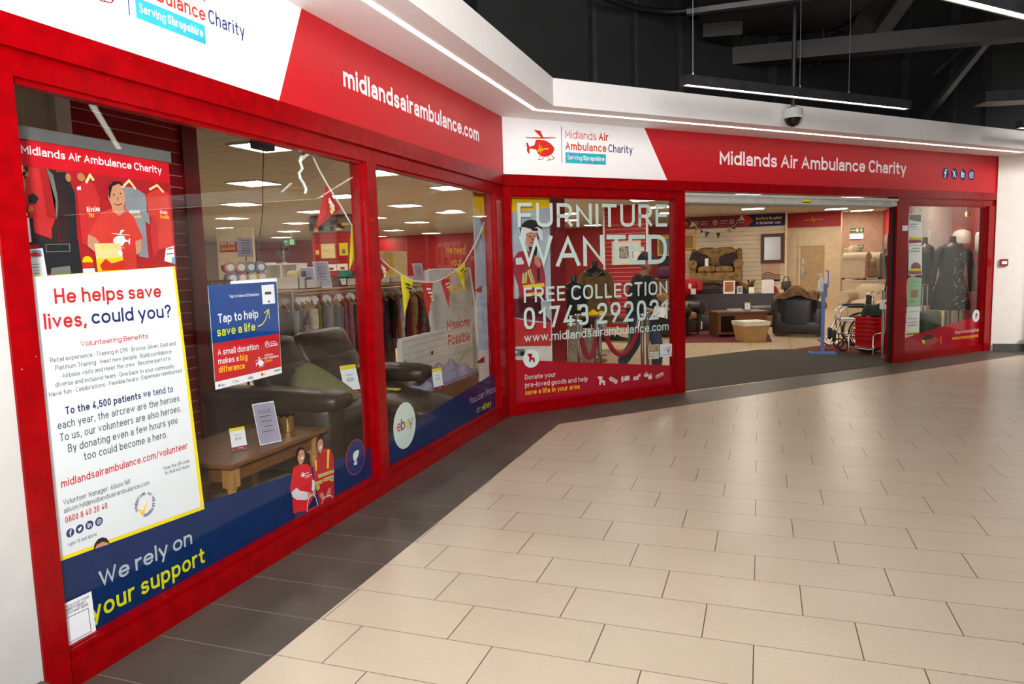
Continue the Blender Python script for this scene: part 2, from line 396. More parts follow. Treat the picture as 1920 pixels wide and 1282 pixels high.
def glyph_pts(st, sq, sx):
    out = []; closed = False
    for t in st:
        if t == 'c': closed = True
        elif t[0] == 'a':
            _, cx, cy, rx, ry, a0, a1 = t; n = max(4, int(abs(a1 - a0) / 15))
            for i in range(n if closed and abs(a1 - a0) == 360 else n + 1):
                w = math.radians(a0 + (a1 - a0) * i / n); c, s_ = math.cos(w), math.sin(w)
                out.append((cx + rx * math.copysign(abs(c) ** (2 / sq), c), cy + ry * math.copysign(abs(s_) ** (2 / sq), s_)))
        else: out.append(t)
    return [(x * sx, y) for x, y in out], closed
def text(mb, s_, x0, x1, y, h, w=.15, m=None, d=0., sq=2.15, gap=.13, fn=None, maxsx=9):
    """write s_ from x0, fitted to end at x1, on baseline y, capital height h, stroke w*h; fn maps (x, y) -> point"""
    if m: mb.use(m)
    tot = sum(GL[c][0] for c in s_ if c in GL); k = sum(1 for c in s_ if c in GL)
    fix = k * w + sum(gap if c in GL else .3 for c in s_[:-1])
    sx = 1. if x1 is None else max(.25, min(maxsx, ((x1 - x0) / h - fix) / max(tot, .01)))
    sc = h if x1 is None else (x1 - x0) / (fix + tot * sx)       # keep the fit exact
    X = x0
    for c in s_:
        if c not in GL: X += .3 * sc; continue
        W, sts = GL[c]; W *= sx; low = c.islower(); dn = .29 * h if c in 'gjpqy,Q/@' else 0
        for jj, st in enumerate(sts):
            P, closed = glyph_pts(st, sq, sx); q = []
            for x, yy in P:
                ins = lambda v, A: next((a1 + (a2 - a1) * (v - p1) / (p2 - p1) for (p1, a1), (p2, a2) in zip(A, A[1:]) if v <= p2), A[-1][1]) if v >= A[0][0] else A[0][1]
                A = [(-.27, w / 2), (0, w / 2), (.72, -w / 2), (1, -w / 2)] if low else [(-.1, w / 2), (0, w / 2), (1, -w / 2)]
                xi = w / 2 + (x * 1.0 if W < 1e-6 else x)
                q.append((X + xi * sc, y + (yy + ins(yy, A)) * h))
            mb.stroke(q, w * min(sc, h), d - .00012 * jj, closed=closed, clamp=(y - dn, y + 1.0 * h), fn=fn)
        X += (W + w + gap) * sc
    return X
def textq(mb, s_, pl_, h, w=.15, m=None, d=0., up=None, **k):
    """text along a slanted baseline: pl_ = (start, end) points, h capital height; letters stand along `up`"""
    a = Vector(pl_[0]); b = Vector(pl_[1]); e = (b - a); L = e.length; e.normalize(); n = Vector(up) if up else Vector((-e.y, e.x))
    return text(mb, s_, 0, L, 0, h, w, m, d, fn=lambda p: a + e * p[0] + n * p[1], **k)
# ---------------------------------------------------------------- base materials
WHITE = mat('white', (236, 235, 236), .55, var=.015)
mat('soffit_paint', (243, 240, 240), .6, var=.01); mat('wall_grey_white', (190, 189, 188), .6, var=.02); mat('wall_paint', (222, 216, 208), .6, var=.02)
mat('black', (14, 14, 15), .5, var=.1); mat('void_black', (20, 20, 22), .75, var=.15, vscale=2); mat('steel_black', (46, 46, 50), .45, var=.15)
mat('duct_black', (34, 30, 29), .55, var=.12, vscale=3)
mat('skirting', (74, 72, 66), .5, var=.08); mat('sign_red', (192, 14, 30), .42, var=.02, spec=.36); mat('sign_white', (243, 243, 247), .35, var=.01, spec=.35)
mat('navy', (30, 48, 108), .3); mat('navy_deep', (2, 40, 92), .3); mat('navy_ink', (44, 56, 108), .4); mat('cyan', (50, 176, 200), .35); mat('ink_red', (205, 52, 42), .4)
mat('yellow', (240, 226, 40), .35, var=.03); mat('gold_yellow', (250, 200, 20), .4, var=.03); mat('ink', (62, 60, 68), .5); mat('vinyl_white', (214, 226, 224), .4, var=.02)
mat('chrome', (205, 205, 205), .16, 1., var=.03); mat('alu', (170, 172, 174), .38, .85, var=.05); mat('wood_light', (196, 160, 105), .5, var=.1, vscale=6, stretch=(1, 12, 12))
mat('cream', (230, 212, 176), .6, var=.04); mat('red_wall', (176, 26, 36), .5, var=.04); mat('red_dark', (128, 8, 22), .45, var=.06); mat('alu_paint', (186, 186, 182), .4); mat('grey', (128, 128, 126), .45)
mat('shop_ceiling', (206, 196, 182), .8, var=.03, vscale=30); mat('paper', (232, 232, 230), .6, var=.02); mat('shop_white', (214, 208, 200), .6, var=.03)
emis('led', (255, 246, 232), 9.); emis('panel_light', (255, 244, 224), 20.); emis('lamp_diffuser', (255, 250, 232), 10.)
glass('pane_glass', refl=.62); glass('clear', (.95, .96, .96), .7)

def mk_paint(name, rgb, chips=.0):
    g = NG(name, .24, .2); n1 = g.noise(14.); n2 = g.noise(70., detail=2)
    col = g.mix(g.step(n1, .35, .7), rgb, tuple(int(v * .86) for v in rgb))
    chip = g.step(g.f('MULTIPLY', g.step(n2, .735, .75), g.step(g.noise(5.), .56, .6)), 0, 1)
    col = g.mix(chip, col, (226, 170, 160)); g.out(col)
    mp = N(g.nt, 'ShaderNodeMapping'); mp.inputs['Scale'].default_value = (1, 1, 6); g.nt.links.new(g.pos, mp.inputs[0])
    w = N(g.nt, 'ShaderNodeTexNoise'); w.inputs['Scale'].default_value = 9; w.inputs['Detail'].default_value = 5; g.nt.links.new(mp.outputs[0], w.inputs[0])
    bp = N(g.nt, 'ShaderNodeBump'); bp.inputs['Strength'].default_value = .12; bp.inputs['Distance'].default_value = .01
    g.nt.links.new(w.outputs[0], bp.inputs['Height']); g.nt.links.new(bp.outputs[0], g.b.inputs['Normal'])
mk_paint('red_gloss', (146, 0, 6))

def mk_mall_tile():
    g = NG('mall_tile', .42, .35); f = g.f
    row = f('FLOOR', f('DIVIDE', f('ADD', g.y, 3.308), .3085)); fy = f('FRACT', f('DIVIDE', f('ADD', g.y, 3.308), .3085))
    xx = f('DIVIDE', f('SUBTRACT', f('ADD', g.x, f('MULTIPLY', row, .2035)), 2.424), .607); fx = f('FRACT', xx)
    jx = f('MINIMUM', fx, f('SUBTRACT', 1., fx)); jy = f('MINIMUM', fy, f('SUBTRACT', 1., fy))
    jm = f('MAXIMUM', f('LESS_THAN', jx, .0040), f('LESS_THAN', jy, .0055))
    per = g.white(row, f('FLOOR', xx))
    base = g.mix(g.step(g.noise(3.2, detail=3), .1, .9), (184, 168, 149), (200, 185, 166))
    base = g.mix(f('MULTIPLY', per, .5), base, (180, 165, 147))
    base = g.mix(f('MULTIPLY', g.step(g.noise(45., detail=2), .2, .9), .3), base, (206, 194, 177))
    g.out(g.mix(jm, base, (92, 76, 60)))
    h = f('SUBTRACT', 1., jm); bp = N(g.nt, 'ShaderNodeBump'); bp.inputs['Strength'].default_value = .3; bp.inputs['Distance'].default_value = .002
    g.nt.links.new(h, bp.inputs['Height']); g.nt.links.new(bp.outputs[0], g.b.inputs['Normal'])
    g.b.inputs['Roughness'].default_value = .3
mk_mall_tile()
def mk_border():
    g = NG('border_tile', .45, .35); f = g.f
    # cross joints every .307 m along the left front; along the right front they keep to that front's own direction
    u = f('ADD', f('MULTIPLY', g.x, DB.x), f('MULTIPLY', g.y, DB.y))
    isb = f('GREATER_THAN', g.y, f('MULTIPLY', g.x, -.39))
    t = f('ADD', f('MULTIPLY', u, isb), f('MULTIPLY', f('ADD', g.y, 3.938), f('SUBTRACT', 1., isb)))
    fr = f('FRACT', f('DIVIDE', t, .3085)); j = f('LESS_THAN', f('MINIMUM', fr, f('SUBTRACT', 1., fr)), .007)
    base = g.mix(g.step(g.noise(2.2, detail=6), .3, .7), (70, 63, 58), (84, 77, 71))
    base = g.mix(f('MULTIPLY', g.step(g.noise(110., detail=2), .66, .75), .5), base, (108, 100, 93))
    g.out(g.mix(j, base, (128, 116, 104)))
mk_border()
def mk_shop_tile():
    g = NG('shop_tile', .3, .5); f = g.f
    def fr(v, o): return f('FRACT', f('DIVIDE', f('SUBTRACT', v, o), .331))
    a, b = fr(g.x, 1.272), fr(g.y, .1)
    jm = f('LESS_THAN', f('MINIMUM', f('MINIMUM', a, f('SUBTRACT', 1., a)), f('MINIMUM', b, f('SUBTRACT', 1., b))), .012)
    base = g.mix(g.step(g.noise(5.), .3, .7), (206, 186, 154), (192, 170, 138)); g.out(g.mix(jm, base, (128, 106, 80)))
mk_shop_tile()
def mk_slat(name, rgb, groove, pitch=.1, axis='z', gw=.05):
    g = NG(name, .42, .45); f = g.f; fr = f('FRACT', f('DIVIDE', g.z, pitch)); j = f('LESS_THAN', fr, gw)
    base = g.mix(g.step(g.noise(3.), .3, .7), rgb, tuple(int(v * .93) for v in rgb)); g.out(g.mix(j, base, groove))
mk_slat('slat_red', (170, 16, 30), (226, 196, 190), .1, gw=.07); mk_slat('slat_red_far', (176, 30, 38), (120, 14, 22), .1, gw=.12); mk_slat('slat_cream', (234, 220, 190), (160, 138, 106), .13, gw=.08)
def mk_ceiling():
    g = NG('shop_ceiling', .85, .2); f = g.f
    def fr(v, o): return f('FRACT', f('DIVIDE', f('SUBTRACT', v, o), .6))
    a, b = fr(g.x, .1), fr(g.y, .25)
    jm = f('LESS_THAN', f('MINIMUM', f('MINIMUM', a, f('SUBTRACT', 1., a)), f('MINIMUM', b, f('SUBTRACT', 1., b))), .015)
    base = g.mix(g.step(g.noise(60., detail=2), .4, .7), (206, 200, 192), (194, 188, 180)); g.out(g.mix(jm, base, (164, 158, 148)))
mk_ceiling()
mat('mat_grey', (72, 66, 60), .95, var=.2, vscale=160, bump=.3, bscale=300); mat('door_paint', (196, 168, 124), .5); mat('mat_red', (120, 40, 38), .95, var=.15, vscale=120)

# ---------------------------------------------------------------- floors
EB = DB * 8.6
def corner(n, u): p = DB * u + NB * n; return (p.x, p.y)
BORD_IN = [(.59, -13), (.59, -.232), corner(.59, 8.33), (13, 5.708)]
struct('floor', MB('mall_tile').slab([(.59, -13), (16, -13), (16, 5.708)] + [BORD_IN[2], BORD_IN[1]], -.03, 0))
struct('floor', MB('border_tile').slab([(0, -13), (.59, -13), (.59, -.232), BORD_IN[2], (13, 5.708), (13, 6.298), (EB.x, EB.y), (0, 0)], -.03, 0))
SHOP = [(-20, -6), (0, -6), (0, 0), (EB.x, EB.y), (EB.x, 20), (-20, 20)]
struct('floor', MB('shop_tile').slab(SHOP, -.03, 0))
struct('ceiling', MB('shop_ceiling').slab([(-20, -6), (-.06, -6), (-.06, .03), (EB.x - .06, EB.y + .03), (EB.x, 20), (-20, 20)], 2.85, 2.9))
struct('ceiling', MB('void_black').slab([(-.4, -13), (16, -13), (16, 12), (-.4, 12)], 5.6, 5.7))

# ---------------------------------------------------------------- shop walls
struct('wall_back', MB('red_wall').box(-20, .2, 19.6, 19.75, 0, 2.85), FI)
struct('wall_left', MB('shop_white').box(-20.1, -20, -6, 20, 0, 2.85))
m = MB('shop_white').box(-2.5, -2.4, -6, -2.9, 0, 2.85); m.box(-2.52, -2.34, -2.9, -2.78, 0, 2.85, 'sign_white')
m.box(-2.5, -2.4, -2.78, -1.68, 0, 2.85, 'slat_red'); m.box(-2.52, -2.37, -1.68, -1.5, 0, 2.85, 'red_dark')
struct('wall_partition', m)
struct('wall_end', MB('shop_white').box(-2.4, -.12, -5.5, -5.4, 0, 2.85))
m = MB('slat_cream').box(.05, 3.1, 15.65, 15.8, 0, 2.85); m.box(3.06, 3.12, 15.6, 15.66, 0, 2.85, 'cream')
m.box(.05, .15, 15.8, 19.6, 0, 2.85, 'cream'); struct('slatted_wall', m)
m = MB('cream').box(3.1, 4.62, 16.4, 16.5, 0, 2.85); m.box(4.55, 4.65, 16.5, 17.5, 0, 2.85); struct('wall_back_office', m)
mat('beige_pink', (196, 164, 142), .6)
struct('wall_corridor', MB('beige_pink').box(4.6, EB.x, 17.4, 17.5, 0, 2.85))
m = MB('red_wall').box(EB.x, EB.x + .1, EB.y + .1, 17.5, 0, 2.85); m.box(EB.x - .03, EB.x, EB.y + .3, 15.5, 0, 2.85, 'slat_red_far'); struct('wall_right_shop', m)

# ---------------------------------------------------------------- shop front: red timber, glass, signs, soffit
ZS, ZH, ZB, ZT = .15, 2.245, 2.445, 3.0
m = MB('red_gloss')
m.box(-5.09, -4.99, -.03, .12, 0, 2.245); m.box(-2.63, -2.515, -.01, .12, .11, ZH); m.box(-.215, .03, -.01, .12, 0, ZH)
m.box(-4.99, -.215, 0, .12, 0, .115); m.box(-4.99, -.215, .018, .1, .115, .135)
m.box(-7.2, .02, 0, .14, ZH, 2.335); m.box(-7.2, .03, -.03, .14, 2.335, ZB)
for a, b in ((-4.99, -2.63), (-2.515, -.215)):        # glazing beads
    m.box(a, b, .02, .07, ZH - .018, ZH); m.box(a, a + .016, .02, .07, .135, ZH); m.box(b - .016, b, .02, .07, .135, ZH)
    m.box(a, b, .012, .07, .128, .146)
struct('trim_1', m, FA)
for k, (a, b) in enumerate(((-4.99, -2.63), (-2.515, -.215))):
    fr = MB('red_gloss').box(a, b, .028, .045, .13, .15)
    struct('window_%d' % (k + 1), fr, FA, parts=[('pane', MB('pane_glass').box(a, b, .045, .053, .135, ZH))])
m = MB('red_gloss')
m.box(-.03, .085, -.01, .12, 0, ZH); m.box(2.215, 2.345, -.01, .12, 0, 2.335); m.box(6.19, 6.44, -.01, .12, 0, 2.335); m.box(8.40, 8.6, -.02, .12, 0, ZH)
m.box(.085, 2.215, 0, .12, 0, .085); m.box(6.44, 8.40, 0, .12, 0, .085)
m.box(-.02, 2.345, 0, .14, ZH, 2.335); m.box(6.19, 8.6, 0, .14, ZH, 2.335); m.box(-.03, 8.62, -.03, .14, 2.335, ZB)
for a, b in ((.085, 2.215), (6.44, 8.40)):
    m.box(a, b, .02, .07, ZH - .018, ZH); m.box(a, a + .016, .02, .07, .085, ZH); m.box(b - .016, b, .02, .07, .085, ZH); m.box(a, b, .012, .07, .085, .103)
struct('trim_2', m, FB)
for k, (a, b) in enumerate(((.085, 2.215), (6.44, 8.40))):
    fr = MB('red_gloss').box(a, b, .028, .045, .088, .105)
    struct('window_%d' % (k + 3), fr, FB, parts=[('pane', MB('pane_glass').box(a, b, .045, .053, .09, ZH))])
# door opening: aluminium head of the sliding door, parked leaf with a dark edge
m = MB('alu_paint').box(2.345, 6.19, .0, .16, 2.215, 2.31); m.box(2.345, 6.19, -.02, .0, 2.285, 2.315); m.box(2.345, 6.19, .02, .3, 2.205, 2.218)
m.box(5.9, 6.05, -.006, 0, 2.225, 2.275, 'alu')
struct('door_1', m, FB, parts=[('door_edge', MB('black').box(6.15, 6.19, .02, .06, 0, 2.24)), ('warning_sticker', MB('yellow').box(4.29, 4.44, -.004, 0, 2.235, 2.275).box(4.29, 4.44, -.005, -.004, 2.235, 2.247, 'black'))])
MT = [AZ(*q) for q in ((1283, 733), (1677, 682), (1664, 668), (1600, 663), (1490, 654.5), (1420, 656), (1283, 672))]
one('entrance_mat', MB('mat_grey').slab([(v.x, v.y) for v in MT], 0, .006), 'wide dark grey entrance mat across the shop doorway', 'mat')
MT = [AZ(*q) for q in ((1490, 654.5), (1600, 663), (1664, 668), (1672, 648), (1592, 641))]
one('entrance_mat', MB('mat_red').slab([(v.x, v.y) for v in MT], 0, .005), 'dull red mat under the wheelchair and red baskets', 'mat')

# void above the fronts
m = MB('void_black').box(-13, .3, .25, .3, 2.95, 5.6); struct('wall_void_left', m, FA)
m = MB('void_black').box(-.2, 8.8, .25, .3, 2.95, 5.6); struct('wall_void_right', m, FB)
struct('wall_void_far', MB('void_black').box(EB.x - .2, 16, 6.6, 6.7, 2.95, 5.6))
# soffit along both fronts
def path(n): return [(n, -9.5), corner(n, n * .3931), corner(n, 8.6 - n * .4351), (13, 6.298 - n)]
P0, P1 = path(-.05), path(.609)
m = MB('soffit_paint')
for i in range(3): m.slab([P0[i], P1[i], P1[i + 1], P0[i + 1]], ZT, 3.25)
struct('trim_soffit', m)
Q0, Q1 = path(.385), path(.418)
m = MB('led')
for i in range(3): m.slab([Q0[i], Q1[i], Q1[i + 1], Q0[i + 1]], ZT - .004, ZT + .001)
one('led_strip_light', m, 'thin glowing strip light running along the underside of the white soffit', 'light')

# mall walls beside the fronts
struct('wall_left_mall', MB('wall_grey_white').box(-9, -5.09, -.02, .12, 0, ZB), FA)
struct('baseboard_left', MB('skirting').box(-9, -5.1, -.06, -.02, 0, .115), FA)
m = MB('wall_paint').box(EB.x, 6.34, 6.25, 6.5, 0, ZT); m.box(6.34, 13, 6.2, 6.5, 0, 2.03); m.box(6.34, 13, 6.17, 6.5, 2.03, ZT)
m.box(6.34, 6.40, 6.17, 6.5, 0, 2.03)
struct('wall_right', m)
m = MB('skirting').box(EB.x + .03, 6.3, 6.21, 6.25, 0, .11); m.box(6.3, 13, 6.13, 6.17, 0, .25); struct('baseboard_right', m)
# ---------------------------------------------------------------- flat printing helper: reads places off the plane it is printed on
class Art:
    def __init__(s, fr, d, z=(0, 0, 1)):
        s.U = UA if fr == 'A' else UB; s.F = FA if fr == 'A' else FB; s.d = d; s.z = z; s.mb = MB()
    def new(s): s.mb = MB(); return s.mb
    def p(s, q): x0, y0, k = s.z; return s.U(x0 + q[0] / k, y0 + q[1] / k, s.d)
    def D(s, k): return s.d - .0011 * k
    def poly(s, pts, m, k=0): s.mb.pl([s.p(q) for q in pts], s.D(k), m); return s
    def line(s, pts, w, m, k=0, closed=False): s.mb.stroke([s.p(q) for q in pts], w, s.D(k), m, closed=closed); return s
    def oval(s, c, rx, ry, m, k=0, n=26):
        a = s.p(c); b = s.p((c[0] + rx, c[1])); e = s.p((c[0], c[1] - ry)); s.mb.el(a[0], a[1], abs(b[0] - a[0]), abs(e[1] - a[1]), s.D(k), m, n); return s
    def txt(s, t, a, b, h, w, m, k=1, sq=2.15, gap=.13):
        A, B = s.p(a), s.p(b); H = s.p((a[0], a[1] - h)); textq(s.mb, t, (A, B), H[1] - A[1], w, m, s.D(k), up=(0, 1), sq=sq, gap=gap); return s

HELI_BODY = [(95, 60), (140, 58), (190, 62), (235, 82), (268, 112), (272, 135), (255, 160), (225, 182), (180, 195), (140, 192), (112, 172), (98, 150), (92, 138), (36, 134), (30, 148), (34, 170), (20, 176), (6, 150), (10, 130), (2, 92), (16, 86), (26, 108), (32, 122), (80, 104)]
def helicopter(mb, u, z, s, d, m, line=None, flip=False, skid=None):
    """side-on helicopter mark, nose along +x, s metres per unit of a 290-wide drawing"""
    f = (lambda x, y: (u + (290 - x if flip else x) * s, z - y * s))
    mb.pl([f(x, y) for x, y in HELI_BODY], d, m)
    mb.pl([f(*p) for p in ((76, -18), (138, -16), (168, 42), (150, 42))], d, m); mb.pl([f(*p) for p in ((0, 46), (285, 30), (285, 36), (150, 50), (0, 52))], d, m)
    k = skid or m
    mb.stroke([f(*p) for p in ((110, 222), (150, 216), (168, 200))], 5 * s, d, k); mb.stroke([f(*p) for p in ((128, 192), (120, 220))], 5 * s, d, k)
    mb.stroke([f(*p) for p in ((200, 222), (255, 214), (272, 192))], 5 * s, d, k); mb.stroke([f(*p) for p in ((205, 190), (225, 218))], 5 * s, d, k); mb.stroke([f(*p) for p in ((240, 172), (262, 205))], 5 * s, d, k)
    if line:
        mb.stroke([f(*p) for p in ((100, 152), (120, 148), (126, 92), (134, 166), (142, 112), (150, 146), (158, 134), (208, 128))], 8 * s, d - .0008, line)
def fb_mark(mb, u, z, rx, rz, kind, d, bg, fg):
    mb.el(u, z, rx, rz, d, bg); e = d - .001; P = lambda x, y: (u + x * rx, z + y * rz); w = .2 * rx
    if kind == 'f': mb.stroke([P(.28, .6), P(.02, .55), P(-.06, .3), P(-.06, -.68)], w * 1.2, e, fg); mb.stroke([P(-.3, .08), P(.24, .08)], w, e, fg)
    elif kind == 'x': mb.stroke([P(-.4, .5), P(.34, -.5)], w * 1.3, e, fg); mb.stroke([P(.36, .5), P(-.4, -.5)], w * .6, e, fg)
    elif kind == 'in': mb.stroke([P(-.4, -.42), P(-.4, .2)], w * 1.1, e, fg); mb.stroke([P(-.4, .46), P(-.4, .5)], w * 1.1, e, fg); mb.stroke([P(-.08, -.42), P(-.08, .22)], w, e, fg); mb.stroke([P(-.06, .1), P(.16, .24), P(.34, .08), P(.36, -.42)], w, e, fg)
    elif kind == 'ig':
        mb.stroke([P(.5 * math.copysign(abs(math.cos(t)) ** .6, math.cos(t)), .5 * math.copysign(abs(math.sin(t)) ** .6, math.sin(t))) for t in [i * math.pi / 8 for i in range(16)]], w * .6, e, fg, closed=True); mb.ring(u, z, .26 * rx, .26 * rz, w * .6, e, fg, 16); mb.el(u + .32 * rx, z + .33 * rz, .06 * rx, .06 * rz, e, fg, 8)
    elif kind == 'bird': mb.pl([P(-.5, -.35), P(-.1, -.5), P(.3, -.2), P(.42, .2), P(.55, .38), P(.35, .42), P(.15, .5), P(-.02, .3), P(-.3, .15), P(-.48, .42), P(-.5, .1), P(-.32, -.2)], e, fg)

# ---- sign over the left front
d0 = -.012
t = Thing('fascia_sign', 'shop sign over the first two windows, white then red with the web address', 'sign', 'signs over the shop front', FA)
b0, b1 = -3.516, -3.262
t.part('white_panel', MB('sign_white').prism([(-7.2, ZB), (b0, ZB), (b1, ZT), (-7.2, ZT)], d0, .1))
t.part('red_panel', MB('sign_red').prism([(b0, ZB), (0, ZB), (0, ZT), (b1, ZT)], d0, .1), label='red end of the sign')
a = Art('A', d0 - .001, (560, 0, 4.7475)); e = a.p((400, 765)); f_ = a.p((1606, 1262)); x = a.p((395, 630))
text(a.mb, 'midlandsairambulance.com', e[0], f_[0], (e[1] + f_[1]) / 2, (x[1] - e[1]) / .72, .185, 'sign_white', d0 - .001)
t.part('lettering', a.mb)
def logo(mb, u, z, W, d, heli=True):
    """charity logo: u, z lower left of the blue box, W the box width"""
    H = W * .215
    mb.pl([(u, z), (u + W, z), (u + W, z + H), (u, z + H)], d, 'cyan')
    text(mb, 'Serving', u + .045 * W, u + .40 * W, z + .33 * H, .45 * H, .12, 'sign_white', d - .0008); text(mb, 'Shropshire', u + .43 * W, u + .96 * W, z + .33 * H, .45 * H, .17, 'sign_white', d - .0008)
    text(mb, 'Ambulance', u, u + 1.02 * W, z + H + .05 * W, .165 * W, .15, 'ink_red', d); text(mb, 'Charity', u + 1.07 * W, u + 1.70 * W, z + H + .05 * W, .165 * W, .13, 'navy_ink', d)
    text(mb, 'Midlands', u, u + .77 * W, z + H + .28 * W, .165 * W, .09, 'ink_red', d); text(mb, 'Air', u + .83 * W, u + 1.07 * W, z + H + .28 * W, .165 * W, .16, 'ink_red', d)
    mb.ring(u + 1.74 * W, z + H + .17 * W, .012 * W, .012 * W, .004 * W, d, 'grey', 10)
    mb.box(u - .095 * W, u - .083 * W, d - .0005, d, z, z + .72 * W, 'navy_ink')
    if heli: helicopter(mb, u - .92 * W, z + .57 * W, .70 * W / 290, d, 'ink_red', 'gold_yellow', skid='red_dark')
bl = UA(255.7, 33.6, d0); br = UA(386, 82, d0)
m = MB(); logo(m, bl[0], bl[1], br[0] - bl[0], d0 - .001); t.part('logo', m)
t.done()
# ---- sign over the right front
t = Thing('fascia_sign', 'long shop sign over the doorway, white with helicopter logo then red with white name', 'sign', 'signs over the shop front', FB)
c0, c1 = 2.084, 1.765
t.part('white_panel', MB('sign_white').prism([(0.01, ZB), (c0, ZB), (c1, ZT), (.01, ZT)], d0, .1))
m = MB('sign_red').prism([(c0, ZB), (8.6, ZB), (8.6, ZT), (c1, ZT)], d0, .1)
for u in (2.95, 5.7): m.box(u, u + .003, d0 - .0006, d0, ZB, ZT, 'red_dark')
t.part('red_panel', m, label='red part of the sign')
a = Art('B', d0 - .001); e = a.p((1349.5, 308)); f_ = a.p((1699, 314)); x = a.p((1349.5, 281.3))
text(a.mb, 'Midlands Air Ambulance Charity', e[0], f_[0], e[1], x[1] - e[1], .17, 'sign_white', d0 - .001)
t.part('lettering', a.mb)
bl = UB(940 + 643 / 5.333, 220 + 457 / 5.333, d0); br = UB(940 + 1045 / 5.333, 220 + 473 / 5.333, d0)
m = MB(); logo(m, bl[0], (bl[1] + br[1]) / 2, br[0] - bl[0], d0 - .001); t.part('logo', m)
m = MB()
for (px, py), kd in zip(((1772.6, 324.8), (1789.3, 325.9), (1805.3, 327.3), (1821, 328)), ('f', 'x', 'in', 'ig')):
    q = UB(px, py, d0); r = UB(px, py - 10.7, d0)[1] - q[1]; fb_mark(m, q[0], q[1], r, r, kd, d0 - .001, 'navy_ink', 'sign_white')
t.part('social_icons', m); t.done()

# ================================================================ left-hand window: stuck behind the glass
DG = .058
mat('print_white', (224, 227, 234), .35, var=.01); mat('print_grey', (84, 82, 90), .5); mat('print_navy', (40, 46, 100), .4); mat('print_red', (196, 44, 44), .4)
mat('poster_yellow', (238, 216, 40), .4, var=.02); mat('lime', (214, 212, 20), .4, var=.02); mat('letter_pale', (176, 190, 204), .4); mat('skin', (196, 140, 112), .5); mat('hair_dark', (44, 32, 28), .6)
# ---- navy vinyl band
t = Thing('window_vinyl', 'navy band along the foot of the first window asking for support in white and yellow', 'sticker', 'printed bands on the glass', FA)
t.part('band', MB('navy_deep').prism([(-4.985, .14), (-2.635, .14), (-2.635, .338), (-3.21, .386), (-3.573, .411), (-4.243, .468), (-4.985, .505)], DG, DG + .001))
a = Art('A', DG - .001, (40, 980, 4.571)); a.txt('We rely on', (672, 562), (1464, 176), 150, .155, 'letter_pale'); a.txt('your support', (600, 850), (1572, 336), 168, .16, 'lime'); t.merge(0, a.mb)
a.new(); a.z = (480, 780, 5.829)
a.oval((1088, 447), 105, 195, 'ink_red', 0); a.oval((1088, 447), 99, 186, 'navy', 1)
a.poly([(1062, 470), (1056, 430), (1070, 392), (1100, 370), (1124, 374), (1118, 420), (1100, 465), (1078, 500), (1070, 492)], 'vinyl_white', 2); a.poly([(1062, 505), (1074, 510), (1098, 480), (1104, 510), (1092, 534), (1070, 536)], 'vinyl_white', 2)
t.part('round_badge', a.mb, label='navy disc with white hand and red rim')
# two fundraisers, a printed cut-out
a.new()
mat('tee_red', (206, 34, 46), .6); mat('suit_red', (190, 28, 40), .6); mat('hi_vis', (226, 200, 60), .5); mat('denim', (28, 52, 84), .7); mat('silver_tape', (150, 160, 160), .4); mat('sleeve', (204, 206, 212), .6)
a.poly([(640, 520), (640, 480), (700, 400), (745, 352), (810, 360), (845, 440), (852, 640), (848, 780), (868, 970), (700, 1060), (680, 900), (640, 700), (625, 560)], 'suit_red', 1)
a.poly([(775, 370), (800, 360), (792, 570), (770, 572)], 'hi_vis', 2); a.poly([(640, 490), (662, 470), (660, 600), (648, 600)], 'hi_vis', 2)
for q in ([(676, 640), (850, 582), (850, 615), (680, 680)], [(640, 720), (725, 690), (725, 730), (645, 762)], [(735, 680), (845, 640), (845, 680), (735, 718)], [(800, 670), (845, 662), (842, 712), (800, 702)], [(650, 770), (690, 750), (694, 790), (660, 815)]):
    a.poly(q, 'hi_vis', 2); (x0, y0), (x1, y1), (x2, y2), (x3, y3) = q
    a.poly([(x0 + 6, y0 + (y3 - y0) * .3), (x1 - 6, y1 + (y2 - y1) * .3), (x2 - 6, y1 + (y2 - y1) * .7), (x3 + 6, y0 + (y3 - y0) * .7)], 'silver_tape', 3)
a.oval((692, 300), 38, 92, 'hair_dark', 1); a.poly([(665, 290), (672, 250), (700, 240), (725, 270), (732, 320), (722, 370), (705, 400), (690, 400), (672, 360)], 'skin', 2)
a.poly([(655, 320), (655, 250), (680, 212), (712, 215), (730, 260), (700, 245), (672, 275)], 'hair_dark', 3); a.poly([(684, 345), (716, 322), (714, 344), (694, 362)], 'print_white', 3)
for c in ((682, 300), (710, 288)): a.oval(c, 6, 6, 'hair_dark', 3, 8)
a.poly([(690, 850), (722, 830), (748, 880), (730, 925), (700, 890)], 'skin', 3); a.poly([(785, 790), (812, 780), (808, 850), (775, 890), (762, 860)], 'skin', 3)
a.line([(708, 1045), (712, 960), (730, 900), (770, 872), (815, 866), (840, 905), (850, 968)], .006, 'sleeve', 4); a.poly([(740, 1040), (770, 1000), (835, 970), (840, 985)], 'sleeve', 4)
a.poly([(362, 800), (385, 640), (402, 560), (450, 530), (555, 520), (590, 560), (618, 700), (612, 900), (540, 1030), (400, 1062), (388, 930), (395, 850), (370, 830)], 'tee_red', 5)
a.oval((470, 420), 45, 85, 'hair_dark', 4); a.poly([(446, 400), (455, 365), (500, 355), (520, 400), (522, 450), (505, 500), (485, 530), (462, 520), (445, 470)], 'skin', 6); a.poly([(432, 480), (428, 390), (450, 340), (500, 335), (522, 380), (490, 362), (458, 380), (446, 430)], 'hair_dark', 7)
a.poly([(474, 460), (508, 440), (506, 460), (484, 472)], 'print_white', 7)
for c in ((462, 418), (498, 406)): a.oval(c, 6, 6, 'hair_dark', 7, 8)
